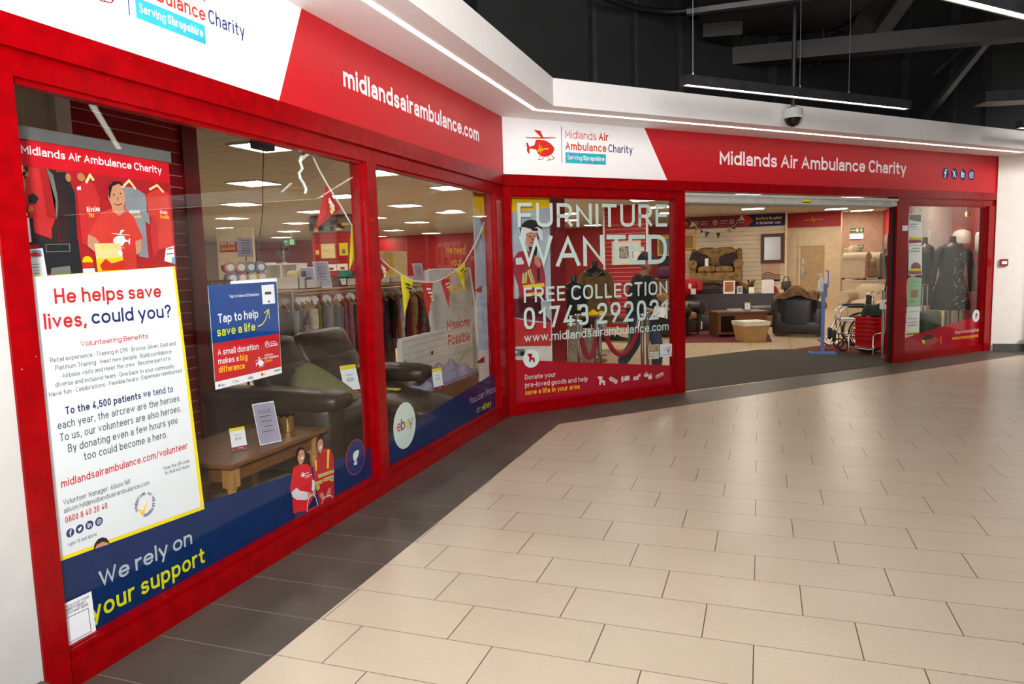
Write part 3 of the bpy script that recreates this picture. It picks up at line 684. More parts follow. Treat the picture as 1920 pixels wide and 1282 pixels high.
a.poly([(374, 830), (430, 780), (470, 815), (560, 828), (562, 900), (530, 915), (430, 912), (385, 880)], 'sleeve', 7); a.poly([(552, 850), (580, 826), (600, 860), (580, 895), (556, 900)], 'skin', 8); a.poly([(606, 690), (628, 700), (636, 790), (612, 830), (598, 800)], 'sleeve', 6); a.poly([(604, 815), (634, 800), (640, 850), (622, 882), (606, 860)], 'skin', 8)
a.poly([(415, 1062), (540, 1032), (545, 1130), (425, 1190)], 'denim', 5); a.poly([(538, 1030), (668, 966), (670, 1075), (545, 1140)], 'tee_red', 8); a.poly([(572, 1040), (662, 1000), (662, 1072), (574, 1112)], 'print_white', 9); a.poly([(574, 1085), (662, 1048), (662, 1072), (574, 1112)], 'cyan', 10); a.oval((642, 1055), 22, 26, 'ink_red', 11)
a.line([(542, 1040), (548, 950), (566, 880), (604, 852), (636, 880), (660, 970)], .006, 'sleeve', 9)
helicopter(a.mb, a.p((472, 640))[0], a.p((472, 622))[1], .00014, a.D(9), 'print_white'); 
for i, (x0, x1) in enumerate(((518, 560), (520, 592), (522, 566))): a.line([(x0, 622 + i * 22 + 8), (x1, 614 + i * 22)], .004, 'print_white', 9)
t.part('fundraisers_print', a.mb, label='printed cut-out of two smiling fundraisers in red holding buckets')
t.done()

# ---- volunteering poster
t = Thing('poster', 'large white and yellow volunteering poster on the first window', 'poster', None, FA)
a = Art('A', DG - .002)
t.part('sheet', a.poly([(42, 520), (328, 499), (383.5, 954), (105, 1055)], 'poster_yellow', 0).mb)
a.new(); a.poly([(54.7, 520), (323.3, 500), (376, 949.5), (111, 1045)], 'print_white', 1)
a.z = (0, 500, 4.571); k = 2
a.txt('He helps save', (468, 318), (1380, 262), 133, .165, 'print_red', k); a.txt('lives,', (378, 538), (740, 508), 138, .165, 'print_red', k); a.txt('could you?', (785, 492), (1466, 432), 125, .16, 'print_navy', k)
a.txt('Volunteering Benefits:', (690, 684), (1272, 612), 48, .13, 'print_red', k)
sm = 42
for s_, p, q in (('\u2022 Retail experience \u2022 Training in CPR \u2022 Bronze, Silver, Gold and', (405, 825), (1503, 672)), ('Platinum Training \u2022 Meet new people \u2022 Build confidence', (472, 888), (1467, 742)),
                 ('\u2022 Airbase visits and meet the crew \u2022 Become part of a', (510, 957), (1455, 800)), ('diverse and inclusive team \u2022 Give back to your community', (472, 1032), (1490, 866)), ('\u2022 Have fun \u2022 Celebrations \u2022 Flexible hours \u2022 Expenses reimbursed', (395, 1120), (1555, 903))):
    a.txt(s_, p, q, sm, .11, 'print_grey', k)
a.txt('To the 4,500 patients', (560, 1268), (1206, 1130), 68, .16, 'print_navy', k); a.txt('we tend to', (1225, 1122), (1482, 1072), 62, .12, 'print_navy', k)
a.z = (40, 740, 4.571)
for s_, p, q in (('each year, the aircrew are the heroes.', (310, 298), (1362, 52)), ('To us, our volunteers are also heroes.', (330, 402), (1366, 142)), ('By donating even a few hours you', (400, 494), (1335, 243)), ('too could become a hero.', (535, 562), (1248, 365))):
    a.txt(s_, p, q, 70, .115, 'print_grey', k)
a.txt('midlandsairambulance.com/volunteer', (340, 798), (1422, 460), 72, .13, 'print_red', k); a.txt('Scan the QR code', (1216, 645), (1438, 578), 32, .11, 'print_grey', k); a.txt('to find out more', (1230, 686), (1436, 622), 32, .11, 'print_grey', k)
a.txt('Volunteer Manager: Alison Hill', (358, 948), (928, 762), 50, .1, 'print_grey', k); a.txt('alison.hill@midlandsairambulance.com', (363, 1015), (1096, 768), 46, .1, 'print_grey', k); a.txt('0800 8 40 20 40', (376, 1100), (735, 970), 55, .13, 'print_red', k)
for c, kd in (((416, 1182), 'f'), ((497, 1148), 'bird'), ((580, 1115), 'in'), ((662, 1085), 'ig')):
    q = a.p(c); r = a.p((c[0], c[1] - 38))[1] - q[1]; fb_mark(a.mb, q[0], q[1], r, r, kd, a.D(k), 'navy_ink', 'print_white')
q = a.p((1058, 938)); r = a.p((1058, 858))[1] - q[1]
for i, c in enumerate('INVESTING IN VOLUNTEERS'):
    an = math.radians(200 - i * 300 / 22); ux, uz = math.cos(an), math.sin(an)
    if c in GL: text(a.mb, c, -.006, .006, 0, .014, .2, 'print_navy', a.D(k), fn=lambda p, ux=ux, uz=uz: (q[0] + ux * (r + p[1]) + uz * p[0], q[1] + uz * (r + p[1]) - ux * p[0]))
a.poly([(1000, 985), (1012, 978), (1032, 1000), (1092, 880), (1042, 1030), (1028, 1032)], 'gold_yellow', k); a.txt('Ages 16 and above', (398, 1298), (645, 1205), 34, .1, 'print_grey', k)
t.part('printed_page', a.mb, label='white page with red, navy and grey wording')
a.new(); a.z = (40, 980, 4.571); a.poly([(617, 225), (624, 180), (652, 140), (690, 122), (726, 130), (748, 160), (754, 178)], 'hair_dark', 2); a.poly([(628, 222), (640, 190), (690, 160), (738, 170), (746, 182)], 'skin', 3)
t.part('printed_head', a.mb, label='top of a printed head with short brown hair'); t.done()
# ---- small town map sticker outside the glass (its square code is left blank)
a = Art('A', .0435, (0, 1080, 6.346))
t = Thing('sticker', 'small white town map sticker low in the corner of the first window', 'sticker', None, FA)
t.part('sheet', a.poly([(706, 354), (1086, 178), (1156, 752), (788, 966)], 'print_white', 0).mb); a.new()
a.txt('DOWNLOAD YOUR', (726, 412), (1058, 256), 34, .13, 'ink', 1); a.txt('SHREWSBURY', (776, 430), (1018, 318), 34, .13, 'ink', 1); a.txt('TOWN MAP HERE', (754, 482), (1050, 345), 34, .13, 'ink', 1)
a.line([(766, 512), (1048, 378), (1082, 654), (802, 806)], .0022, 'ink', 1, True); a.txt('SHREWSBURY', (864, 862), (1040, 768), 20, .13, 'ink', 1)
a.line([(934, 760), (960, 746), (966, 772), (938, 786)], .0014, 'ink', 1, True); t.part('lettering', a.mb); t.done()

# ---- tap-to-donate sign with the white reader behind it
a = Art('A', .085, (360, 430, 5.333))
t = Thing('donation_sign', 'blue and red tap to donate sign with a white card reader, inside the first window', 'sign', None, FA)
c = [a.p((160, 560)), a.p((845, 520)), a.p((893, 1371)), a.p((232, 1600))]
t.part('reader_case', MB('white').prism([(c[0][0] + .22, c[1][1] + .012), (c[1][0] + .006, c[1][1] + .018), (c[2][0] + .008, c[2][1] + .2), (c[0][0] + .22, c[2][1] + .2)], .0875, .14))
a.poly([(160, 560), (845, 520), (873, 1040), (205, 1143)], 'sign_blue' if 'sign_blue' in MATS else (mat('sign_blue', (8, 62, 134), .3) and 'sign_blue'), 0)
a.poly([(205, 1143), (873, 1040), (893, 1371), (232, 1527)], 'sign_red', 0); a.poly([(232, 1527), (893, 1371), (901, 1435), (238, 1604)], 'print_white', 0)
t.part('sign_panel', MB('white').prism([a.p((160, 560)), a.p((845, 520)), a.p((901, 1435)), a.p((238, 1604))], .0862, .0872)); t.part('printed_face', a.mb); a.new()
a.txt('Tap to make a \u00a33 donation', (372, 684), (670, 661), 30, .13, 'print_white'); a.txt('Tap to help', (262, 937), (662, 882), 92, .15, 'print_white'); a.txt('save a life', (252, 1072), (632, 1010), 92, .15, 'lime')
a.line([(662, 968), (700, 950), (732, 905), (764, 805)], .006, 'lime', 1); a.line([(724, 832), (764, 800), (774, 886)], .006, 'lime', 1)
a.txt('A small donation', (257, 1262), (666, 1196), 66, .13, 'print_white'); a.txt('makes a', (262, 1350), (467, 1315), 64, .13, 'print_white'); a.txt('big', (482, 1312), (554, 1300), 64, .15, 'gold_yellow'); a.txt('difference', (268, 1436), (527, 1390), 68, .15, 'gold_yellow')
q = a.p((748, 1147)); a.mb.ring(q[0], q[1], .016, .018, .003, a.D(1), 'print_white', 20); a.txt('FR', (736, 1160), (762, 1154), 24, .16, 'print_white')
for i, (x0, y0, x1, y1) in enumerate(((775, 1128, 830, 1118), (775, 1146, 850, 1134), (775, 1166, 852, 1152))): a.line([(x0, y0), (x1, y1)], .0035 if i < 2 else .006, 'print_white', 1)
q = a.p((632, 1290)); helicopter(a.mb, q[0], q[1], .00024, a.D(1), 'print_white')
a.txt('Midlands', (728, 1270), (808, 1256), 26, .1, 'print_white'); a.txt('Air Ambulance', (731, 1298), (864, 1274), 26, .14, 'print_white'); a.txt('Charity', (734, 1330), (802, 1316), 26, .14, 'gold_yellow'); a.line([(724, 1258), (730, 1346)], .0015, 'print_white', 1)
a.txt('Pay', (286, 1573), (324, 1562), 28, .13, 'ink'); a.oval((270, 1560), 9, 12, 'ink', 1, 12); a.txt('G Pay', (408, 1540), (466, 1524), 30, .11, 'print_grey'); a.txt('VISA', (556, 1505), (612, 1492), 30, .18, 'print_navy'); a.oval((699, 1448), 11, 16, 'ink_red', 1, 14); a.oval((716, 1444), 11, 16, 'gold_yellow', 2, 14); a.txt('monzo', (824, 1424), (882, 1410), 26, .16, 'print_navy')
t.merge(2, a.mb); a.new()
a.poly([(692, 558), (818, 548), (830, 738), (706, 748)], 'print_white', 1); a.poly([(724, 626), (788, 620), (790, 648), (726, 652)], 'ink', 2); a.oval((765, 720), 9, 12, 'ink', 2, 14)
t.part('card_reader_print', a.mb, label='white card reader with small dark screen'); t.done()

# ================================================================ second window
t = Thing('window_vinyl', 'navy band across the foot of the second window with auction website wording', 'sticker', 'printed bands on the glass', FA)
t.part('band', MB('navy_deep').prism([(-2.505, .14), (-.225, .14), (-.225, .487), (-2.505, .345)], DG, DG + .001))
a = Art('A', DG - .001, (690, 640, 4.93))
a.txt('You can find us', (938, 584), (1192, 452), 64, .13, 'letter_pale'); a.txt('on', (1003, 664), (1044, 642), 62, .13, 'letter_pale'); a.txt('ebay', (1056, 638), (1138, 596), 66, .15, 'lime'); t.merge(0, a.mb); a.new()
a.oval((338, 776), 102, 216, 'vinyl_white', 2)
for c, x0, x1, m, in (('e', 266, 302, 'ink_red'), ('b', 304, 340, 'navy'), ('a', 344, 374, 'gold_yellow'), ('y', 374, 412, 'green_ink')):
    if m not in MATS: mat('green_ink', (80, 150, 50), .4)
    yb = lambda x: 840 - (x - 268) * .46
    a.txt(c, (x0, yb(x0)), (x1, yb(x1)), 108, .13, m, 3)
t.part('round_badge', a.mb, label='white disc with coloured letters'); t.done()
t = Thing('window_lettering', 'yellow and red vinyl wording in the middle of the second window', 'lettering', None, FA)
a = Art('A', DG, (690, 470, 7.111)); mat('vinyl_amber', (214, 160, 40), .4); mat('vinyl_crimson', (168, 20, 40), .4)
def lines(t, a, rows, name='lettering'):
    for r in rows: a.new(); a.txt(*r); t.part(name, a.mb)
lines(t, a, [('We need', (1030, 46), (1290, 46), 118, .15, 'vinyl_amber'), ('your', (1100, 206), (1240, 204), 118, .15, 'vinyl_amber'), ('continued', (1020, 380), (1326, 366), 110, .15, 'vinyl_amber'), ('support', (1066, 546), (1302, 530), 118, .15, 'vinyl_amber'), ('Missions', (1056, 1064), (1356, 1002), 140, .16, 'vinyl_crimson'), ('Possible', (1072, 1268), (1360, 1196), 146, .16, 'vinyl_crimson')]); t.done()

# ================================================================ third window (right front)
t = Thing('window_vinyl', 'red band along the foot of the third window asking for pre-loved goods', 'sticker', 'printed bands on the glass', FB)
a = Art('B', DG + .001, (940, 560, 5.333)); mat('vinyl_red', (172, 6, 36), .35); mat('vinyl_pink', (226, 206, 208), .4)
q0, q1 = a.p((130, 608)), a.p((1752, 662)); t.part('band', MB('vinyl_red').prism([(.09, .1), (2.21, .1), (2.21, q1[1]), (.09, q0[1])], DG, DG + .001))
a.d = DG - .001; a.txt('Donate your', (236, 810), (543, 778), 50, .14, 'vinyl_pink'); a.txt('pre-loved goods and help', (238, 888), (863, 822), 52, .14, 'vinyl_pink'); a.txt('save a life in your area', (240, 963), (783, 898), 52, .14, 'gold_yellow'); t.merge(0, a.mb); a.new()
def tee(a, cx, cy, s, m, k):
    a.poly([(cx + x * s, cy + y * s) for x, y in ((-.9, -.75), (-.3, -.95), (.25, -.8), (.35, -.5), (.1, -.42), (.2, -.1), (.75, .0), (.8, .95), (.45, .95), (.3, .4), (0, .4), (-.1, .9), (-.5, .85), (-.4, 0), (-.6, -.45))], m, k)
tee(a, 1000, 818, 48, 'vinyl_pink', 1)
for c in ((1095, 800), (1120, 812), (1145, 828)): a.oval(c, 18, 22, 'vinyl_pink', 1); a.oval(c, 5, 6, 'vinyl_red', 2, 10)
a.poly([(1200, 835), (1198, 790), (1212, 765), (1222, 790), (1222, 832)], 'vinyl_pink', 1); a.poly([(1228, 788), (1240, 772), (1280, 768), (1282, 812), (1228, 822)], 'vinyl_pink', 1)
a.poly([(1318, 815), (1320, 780), (1372, 770), (1374, 808)], 'vinyl_pink', 1); a.poly([(1366, 756), (1390, 746), (1392, 776), (1370, 780)], 'vinyl_pink', 1); a.line([(1328, 796), (1366, 790)], .004, 'vinyl_red', 2)
a.poly([(1424, 752), (1470, 748), (1474, 776), (1428, 782)], 'vinyl_pink', 1); a.poly([(1462, 770), (1500, 756), (1510, 796), (1476, 810)], 'vinyl_pink', 1); a.line([(1438, 752), (1444, 732), (1458, 732), (1460, 748)], .005, 'vinyl_pink', 1); a.line([(1484, 758), (1494, 744), (1506, 756)], .005, 'vinyl_pink', 1)
a.poly([(1540, 768), (1610, 734), (1624, 742), (1556, 782)], 'vinyl_pink', 1); a.poly([(1540, 776), (1556, 790), (1624, 752), (1624, 760), (1556, 798), (1540, 786)], 'vinyl_pink', 1)
t.merge(0, a.mb); a.new(); a.oval((300, 597), 82, 92, 'vinyl_white', 1); tee(a, 297, 590, 46, 'vinyl_red', 2); t.part('round_badge', a.mb, label='white disc with a red clothing mark'); t.done()
t = Thing('window_lettering', 'large pale wording across the third window asking for furniture', 'lettering', None, FB)
a = Art('B', DG, (940, 350, 5.333)); VW = 'letter_mint'; mat(VW, (206, 222, 218), .45, var=.01)
lines(t, a, [('FURNITURE', (164, 405), (1660, 398), 246, .15, VW, 1, 2.6, .2), ('WANTED', (184, 812), (1656, 768), 325, .145, VW, 1, 2.6, .12), ('FREE COLLECTION', (226, 1162), (1660, 1075), 152, .15, VW, 1, 2.6, .2)])
a.z = (940, 560, 5.333); lines(t, a, [('01743 292021', (226, 310), (1662, 198), 222, .145, VW, 1, 2.6, .2), ('www.midlandsairambulance.com', (230, 440), (1672, 312), 92, .14, VW, 1, 2.5, .14)]); t.done()
a = Art('B', DG, (940, 560, 5.333)); mat('sticker_tan', (150, 124, 84), .5); mat('sticker_cream', (214, 208, 190), .5)
t = Thing('sticker', 'tan and cream card payment sticker at the foot of the third window', 'sticker', 'small stickers on the third window', FB)
t.part('sheet', a.poly([(1472, 464), (1576, 454), (1576, 598), (1472, 604)], 'sticker_cream', 0).mb); a.new(); a.poly([(1478, 470), (1570, 462), (1570, 526), (1478, 534)], 'sticker_tan', 1)
for i in range(3): a.line([(1486, 484 + i * 16), (1540, 478 + i * 16)], .005, 'sticker_cream', 2)
a.txt('accepted', (1478, 562), (1566, 556), 20, .13, 'sticker_tan', 1); a.txt('here', (1478, 592), (1532, 588), 28, .13, 'sticker_tan', 1); t.part('printing', a.mb); t.done()
t = Thing('sticker', 'white sticker with red tick and dark initials in the corner of the third window', 'sticker', 'small stickers on the third window', FB); a.new()
t.part('sheet', a.poly([(1584, 456), (1728, 446), (1728, 572), (1584, 582)], 'print_white', 0).mb); a.new(); a.txt('VSE', (1622, 524), (1690, 518), 40, .08, 'print_navy', 1); a.poly([(1652, 510), (1660, 506), (1670, 528), (1696, 474), (1672, 546)], 'ink_red', 2); a.line([(1592, 562), (1690, 554)], .006, 'cyan', 1); mat('green', (40, 130, 70), .4); a.poly([(1700, 542), (1722, 540), (1722, 562), (1700, 564)], 'green', 1); t.part('printing', a.mb); t.done()

# ================================================================ fourth window
t = Thing('window_vinyl', 'red slanted band along the foot of the fourth window with a small helicopter print', 'sticker', 'printed bands on the glass', FB)
a = Art('B', DG + .001, (1660, 520, 7.123))
t.part('band', MB('vinyl_red').prism([(6.45, .1), (8.395, .1), (8.395, a.p((1330, 500))[1]), (6.45, a.p((240, 820))[1])], DG, DG + .001))
a.d = DG - .001; a.txt('Shop in store and help', (925, 756), (1258, 718), 44, .13, 'vinyl_pink'); a.txt('make a mission possible', (890, 834), (1258, 792), 44, .13, 'gold_yellow'); t.merge(0, a.mb); a.new()
mat('heli_dark', (40, 40, 36), .4); mat('heli_orange', (170, 66, 40), .4)
a.poly([(478, 830), (500, 780), (560, 755), (640, 760), (672, 800), (690, 815), (740, 830), (690, 850), (660, 890), (560, 905), (505, 895)], 'heli_orange', 1); a.poly([(490, 810), (515, 775), (575, 762), (640, 768), (650, 800), (580, 825), (500, 840)], 'heli_dark', 2); a.poly([(484, 842), (520, 832), (530, 870), (505, 890)], 'lime', 2)
a.line([(742, 780), (742, 878)], .012, 'gold_yellow', 1); a.line([(500, 940), (680, 912)], .012, 'heli_dark', 1); a.line([(545, 900), (540, 930)], .008, 'heli_dark', 1); a.line([(630, 895), (640, 918)], .008, 'heli_dark', 1); a.line([(600, 735), (650, 730)], .014, 'heli_dark', 1)
t.part('helicopter_print', a.mb); a.new(); a.oval((1212, 512), 48, 82, 'vinyl_white', 1); a.poly([(1200, 526), (1202, 491), (1220, 474), (1228, 496), (1214, 528)], 'vinyl_red', 2); a.oval((1208, 540), 8, 10, 'vinyl_red', 2, 10); t.part('round_badge', a.mb, label='white disc with a red mark'); t.done()
def notice(label, pts, body, rows, z=(1660, 360, 7.123), d=DG):
    a = Art('B', d, z); t = Thing('notice', label, 'notice', 'notices taped inside the fourth window', FB); t.part('sheet', a.poly(pts, body, 0).mb); a.new()
    for m, *q in rows: a.poly(q, m, 1 if len(q) == 4 else 2)
    t.part('printing', a.mb); t.done()
mat('dark_red', (130, 26, 34), .5); mat('notice_green', (150, 190, 150), .5); mat('notice_yellow', (226, 206, 40), .5); mat('photo_grey', (110, 116, 110), .5)
notice('white notice with grey photo and yellow foot, topmost in the fourth window', [(312, 294), (492, 294), (490, 692), (308, 690)], 'paper', [('photo_grey', (318, 305), (478, 302), (476, 402), (320, 372)), ('notice_yellow', (314, 600), (486, 602), (486, 634), (314, 632)), ('dark_red', (312, 632), (486, 636), (486, 682), (310, 680)), ('grey', (326, 424), (430, 422), (430, 434), (326, 436)), ('grey', (326, 456), (410, 456), (410, 468), (326, 468)), ('grey', (326, 490), (450, 490), (450, 496), (326, 496))])
notice('white notice with red arched picture below the topmost one in the fourth window', [(312, 710), (492, 710), (488, 1108), (308, 1108)], 'paper', [('grey', (350, 745), (458, 745), (458, 756), (350, 758)), ('grey', (332, 782), (462, 780), (462, 794), (332, 798)), ('dark_red', (340, 1020), (345, 970), (380, 940), (430, 940), (466, 975), (470, 1020)), ('notice_yellow', (314, 1024), (482, 1024), (482, 1056), (314, 1056)), ('dark_red', (312, 1056), (482, 1056), (480, 1100), (312, 1100))])
notice('pale green notice with a tan square hung midway up the fourth window', [(308, 0), (488, 0), (470, 380), (296, 384)], 'notice_green', [('sticker_tan', (340, 168), (440, 164), (436, 268), (336, 272)), ('green', (330, 60), (450, 56), (450, 62), (330, 66)), ('green', (330, 320), (400, 318), (400, 326), (330, 328))], (1660, 520, 7.123))
notice('white text sheet with yellow and red foot under the green notice', [(286, 396), (462, 390), (452, 760), (270, 772)], 'paper', [('notice_yellow', (276, 738), (450, 724), (450, 740), (276, 754)), ('dark_red', (274, 756), (450, 742), (450, 756), (272, 770)), ('grey', (296, 460), (430, 446), (430, 452), (296, 466)), ('grey', (300, 550), (420, 540), (420, 546), (300, 556)), ('grey', (296, 600), (420, 590), (420, 596), (296, 606)), ('grey', (300, 636), (420, 628), (420, 640), (300, 648))], (1660, 520, 7.123))
a = Art('B', -.012, (1660, 360, 7.123)); one('sticker', a.poly([(226, 450), (300, 446), (300, 516), (228, 520)], 'print_white').mb, 'blank white paper square on the red post beside the fourth window', 'sticker', None, FB)
for n_, m_ in MATS.items():                            # matt inks and films: the pane in front already mirrors
    if n_.startswith(('print_', 'vinyl_', 'navy', 'sign_blue', 'letter', 'poster_', 'lime', 'ink', 'gold_yellow', 'tee_', 'suit_', 'skin', 'hair')) and 'Principled BSDF' in m_.node_tree.nodes:
        m_.node_tree.nodes['Principled BSDF'].inputs['Specular IOR Level'].default_value = .08
a = Art('B', DG, (1660, 360, 7.123)); t = Thing('sticker', 'row of three small pale rings at the top of the fourth window', 'sticker', None, FB)
for c in ((378, 238), (428, 242), (474, 238)): a.new(); q = a.p(c); a.mb.ring(q[0], q[1], .028, .028, .01, a.D(0), 'vinyl_pink', 16); t.part('ring_print', a.mb)
t.done()
# ---------------------------------------------------------------- hung from the black mall ceiling
def pendant(a, b, label, wires, top=2.45):
    a, b = Vector(a), Vector(b); e = (b - a); L = e.length; yaw = math.atan2(e.y, e.x)
    t = Thing('pendant_lamp', label, 'light', 'long pendant lamps of the mall', Matrix.Translation(a) @ Matrix.Rotation(yaw, 4, 'Z'))
    m = MB('steel_black')
    m.box(-.02, L + .02, -.045, -.03, 0, .075).box(-.02, L + .02, .03, .045, 0, .075).box(-.02, L + .02, -.045, .045, .075, .09).box(-.02, .0, -.03, .03, 0, .075).box(L, L + .02, -.03, .03, 0, .075)
    t.part('housing', m); t.part('diffuser', MB('lamp_diffuser').box(0, L, -.03, .03, .006, .02))
    for k in wires: t.part('wire', MB('alu').cyl((k * L, 0, .09), (k * L, 0, top if k > .1 else 2.45), .004, n=6).cyl((k * L, 0, .09), (k * L, 0, .12), .012, n=8), 40)
    t.done()
HZ = 3.15
pendant(AZ(1284, 160, HZ), AZ(1700, 205, HZ), 'long black pendant lamp with a glowing strip hung in front of the red name sign', (.03, .47, .70), 1.1)
p, q = AZ(1790, 0, HZ), AZ(1920, 32, HZ); e = (q - p).normalized()
pendant(p - e * .8, q + e * 1.6, 'black pendant lamp cut off by the top corner of the photo', (.2, .85))
p = AZ(1912, 240, HZ); pendant(p, p + DB * 2.2, 'small distant pendant lamp end beside the wall edge', (.1, .9))
# dome camera on a pole
c = AZ(1487, 213, 3.12); F = Matrix.Translation((c.x, c.y, 0))
t = Thing('security_camera', 'white dome security camera hung on a black pole in front of the soffit', 'camera', None, F)
t.part('pole', MB('steel_black').cyl((0, 0, 3.19), (0, 0, 4.25), .024, n=12), 40)
t.part('housing', MB('white').lathe([(.03, .12), (.06, .105), (.1, .09), (.105, .0), (.095, -.012), (.03, -.012)], (0, 0, 3.08), 24), 40)
mat('smoked', (22, 22, 24), .08); t.part('dome', MB('smoked').lathe([(.094, -.012), (.09, -.03), (.075, -.06), (.05, -.085), (.02, -.098), (.0005, -.1)], (0, 0, 3.08), 20), 60); t.done()
# large duct, with a boxy outlet under it
ZD = 4.25
P = [AZ(*q, ZD) for q in ((1292, -30), (1308, 18), (1316, 62), (1400, 66), (1480, 62), (1575, 50), (1640, 0), (1700, -60), (1500, -120))]
t = Thing('air_duct', 'large black air duct under the ceiling above the hung lamp', 'duct')
t.part('body', MB('duct_black').slab([(v.x, v.y) for v in P], ZD, 5.3)); v = AZ(1330, 14, ZD); w = AZ(1560, -8, ZD)
t.part('edge_strip', MB('steel_black').tube([AZ(1288, 22, ZD - .03), AZ(1330, 16, ZD - .03), AZ(1560, -14, ZD - .03)], .05, 6))
P = [AZ(*q, 4.1) for q in ((1318, 70), (1352, 103), (1376, 100), (1392, 64))]; t.part('outlet', MB('black').slab([(v.x, v.y) for v in P], 4.1, 4.4)); t.done()
def beam(a, b, w, h, m, name, label, cat, z0=None):
    a, b = Vector(a), Vector(b); e = (b - a).normalized(); s = e.cross(Vector((0, 0, 1))).normalized() * w / 2; u = s.cross(e).normalized() * h
    mb = MB(m); mb.add([a - s, a + s, a + s + u, a - s + u, b - s, b + s, b + s + u, b - s + u], [(0, 1, 2, 3), (7, 6, 5, 4), (0, 4, 5, 1), (1, 5, 6, 2), (2, 6, 7, 3), (3, 7, 4, 0)])
    return one(name, mb, label, cat)
beam(AZ(1100, 150, 3.9), AZ(2050, 62, 3.9), .22, .2, 'duct_black', 'steel_beam', 'black steel beam running along the ceiling behind the hung lamps', 'beam')
beam(AZ(1400, 108, 4.1), AZ(1560, 96, 4.1), .14, .14, 'steel_black', 'service_pipe', 'square black pipe ending behind the air duct', 'pipe')
beam(AZ(1590, 112, 4.0), AZ(1660, -30, 4.6), .3, .05, 'duct_black', 'steel_brace', 'wide black slanting plate beside the cable tray', 'brace')
beam(AZ(1652, 66, 4.16), AZ(1720, -30, 4.6), .26, .05, 'duct_black', 'steel_brace', 'second slanting black plate, farther from the cable tray', 'brace')
beam(AZ(1738, 224, 3.35), AZ(1850, 84, 4.1), .1, .06, 'steel_black', 'steel_brace', 'long thin diagonal black brace rising to the beam above the sign end', 'brace')
beam(AZ(1752, 140, 3.75), AZ(1840, 60, 4.3), .05, .04, 'steel_black', 'steel_brace', 'short thin diagonal rod under the beam', 'brace')
beam(AZ(1835, 196, 3.3), AZ(1960, 190, 3.3), .3, .12, 'steel_black', 'service_trunking', 'black trunking box above the wall edge', 'trunking')
t = Thing('cable_tray', 'black hanging cable tray with loose cables between duct and beam', 'cable tray'); a, b = AZ(1542, 118, 4.0), AZ(1582, 62, 4.3)
m = MB('steel_black')
for k in range(5): p = a.lerp(b, k / 4); m.tube([p + NB * .2, p + Vector((0, 0, .12)) + NB * .2, p + Vector((0, 0, .12)) - NB * .2, p - NB * .2], .02, 6)
t.part('tray_frame', m); m = MB('black')
for k in range(4): m.tube([a + NB * (.1 * k - .15), a.lerp(b, .3) + Vector((0, 0, .1 * k)), a.lerp(b, .7) + NB * .1 * k, b + Vector((.3, .1 * k, .4))], .016, 6)
t.part('cables', m, 60)
t.part('hanger_rod', MB('steel_black').cyl(a + Vector((0, 0, .1)), a + Vector((0, 0, 1.6)), .012)); t.done()
pts = []
for i in range(13):
    k = i / 12; px = 1120 + 175 * k; pts.append(AZ(px, -12 + 34 * math.sin(math.pi * min(1, k * .62 + .02)), 4.3))
one('cable', MB('black').tube(pts, .035, 8), 'thick black cable drooping below the ceiling edge beside the duct', 'cable', smooth=60)
# pipes and studs on the black wall above the soffit
for i, (px, r) in enumerate(((925, .05), (966, .02), (985, .035), (1043, .04))):
    q = UA(px, 60, .2); one('wall_pipe', MB('steel_black').cyl((q[0], .2, 3.0), (q[0], .2, 5.6), r, n=10), ('thick', 'thin', 'medium', 'plain')[i] + ' black upright pipe on the void wall, %s from the left' % ('first', 'second', 'third', 'fourth')[i], 'pipe', 'pipes on the black wall', FA, 40)
for i, (px, w) in enumerate(((1113, .03), (1190, .02), (1273, .03), (1450, .04), (1700, .03), (1790, .05), (1852, .04))):
    u = UB(px, 120, .2)[0]; one('wall_stud', MB('steel_black').box(u - w, u + w, .17, .25, 3.0, 5.6), 'black upright stud on the void wall, %s past the bend' % ('first', 'second', 'third', 'fourth', 'fifth', 'sixth', 'last')[i], 'stud', 'studs on the black wall', FB)
a, b = UA(945, 78, .15), UA(1016, 0, .15); one('steel_brace', MB('steel_black').add([(a[0] - .06, .12, a[1]), (a[0] + .06, .12, a[1]), (b[0] + .06, .12, b[1]), (b[0] - .06, .12, b[1]), (a[0] - .06, .18, a[1]), (a[0] + .06, .18, a[1]), (b[0] + .06, .18, b[1]), (b[0] - .06, .18, b[1])], [(0, 1, 2, 3), (7, 6, 5, 4), (0, 4, 5, 1), (1, 5, 6, 2), (2, 6, 7, 3), (3, 7, 4, 0)]), 'diagonal black brace crossing the upright pipes', 'brace', None, FA)
# fire alarm point on the end wall
q = AY(1883.5, 492, 6.2); t = Thing('fire_alarm_point', 'small red fire alarm point on the white end wall', 'alarm', None, Matrix.Translation((q.x, 6.25, q.z)))
t.part('case', MB('dark_red').rbox((0, -.022, 0), (.055, .022, .055), .01, 2), 40); t.part('press_panel', MB('paper').box(-.035, .035, -.047, -.044, -.025, .02)); t.done()
# ================================================================ inside, behind the two left windows
mat('leather', (54, 40, 30), .4, var=.12, vscale=20, bump=.12, bscale=40, spec=.4); mat('pine', (120, 74, 36), .38, var=.14, vscale=5, stretch=(14, 1.5, 14)); mat('pine_pale', (178, 128, 70), .42, var=.12, vscale=5, stretch=(10, 10, 1.5))
mat('green_cloth', (104, 104, 68), .85, var=.06, vscale=40); mat('lilac_cloth', (150, 146, 168), .85, var=.06); mat('gold', (206, 170, 96), .25, .9, var=.12, vscale=50); mat('hanger_wood', (190, 140, 70), .5)
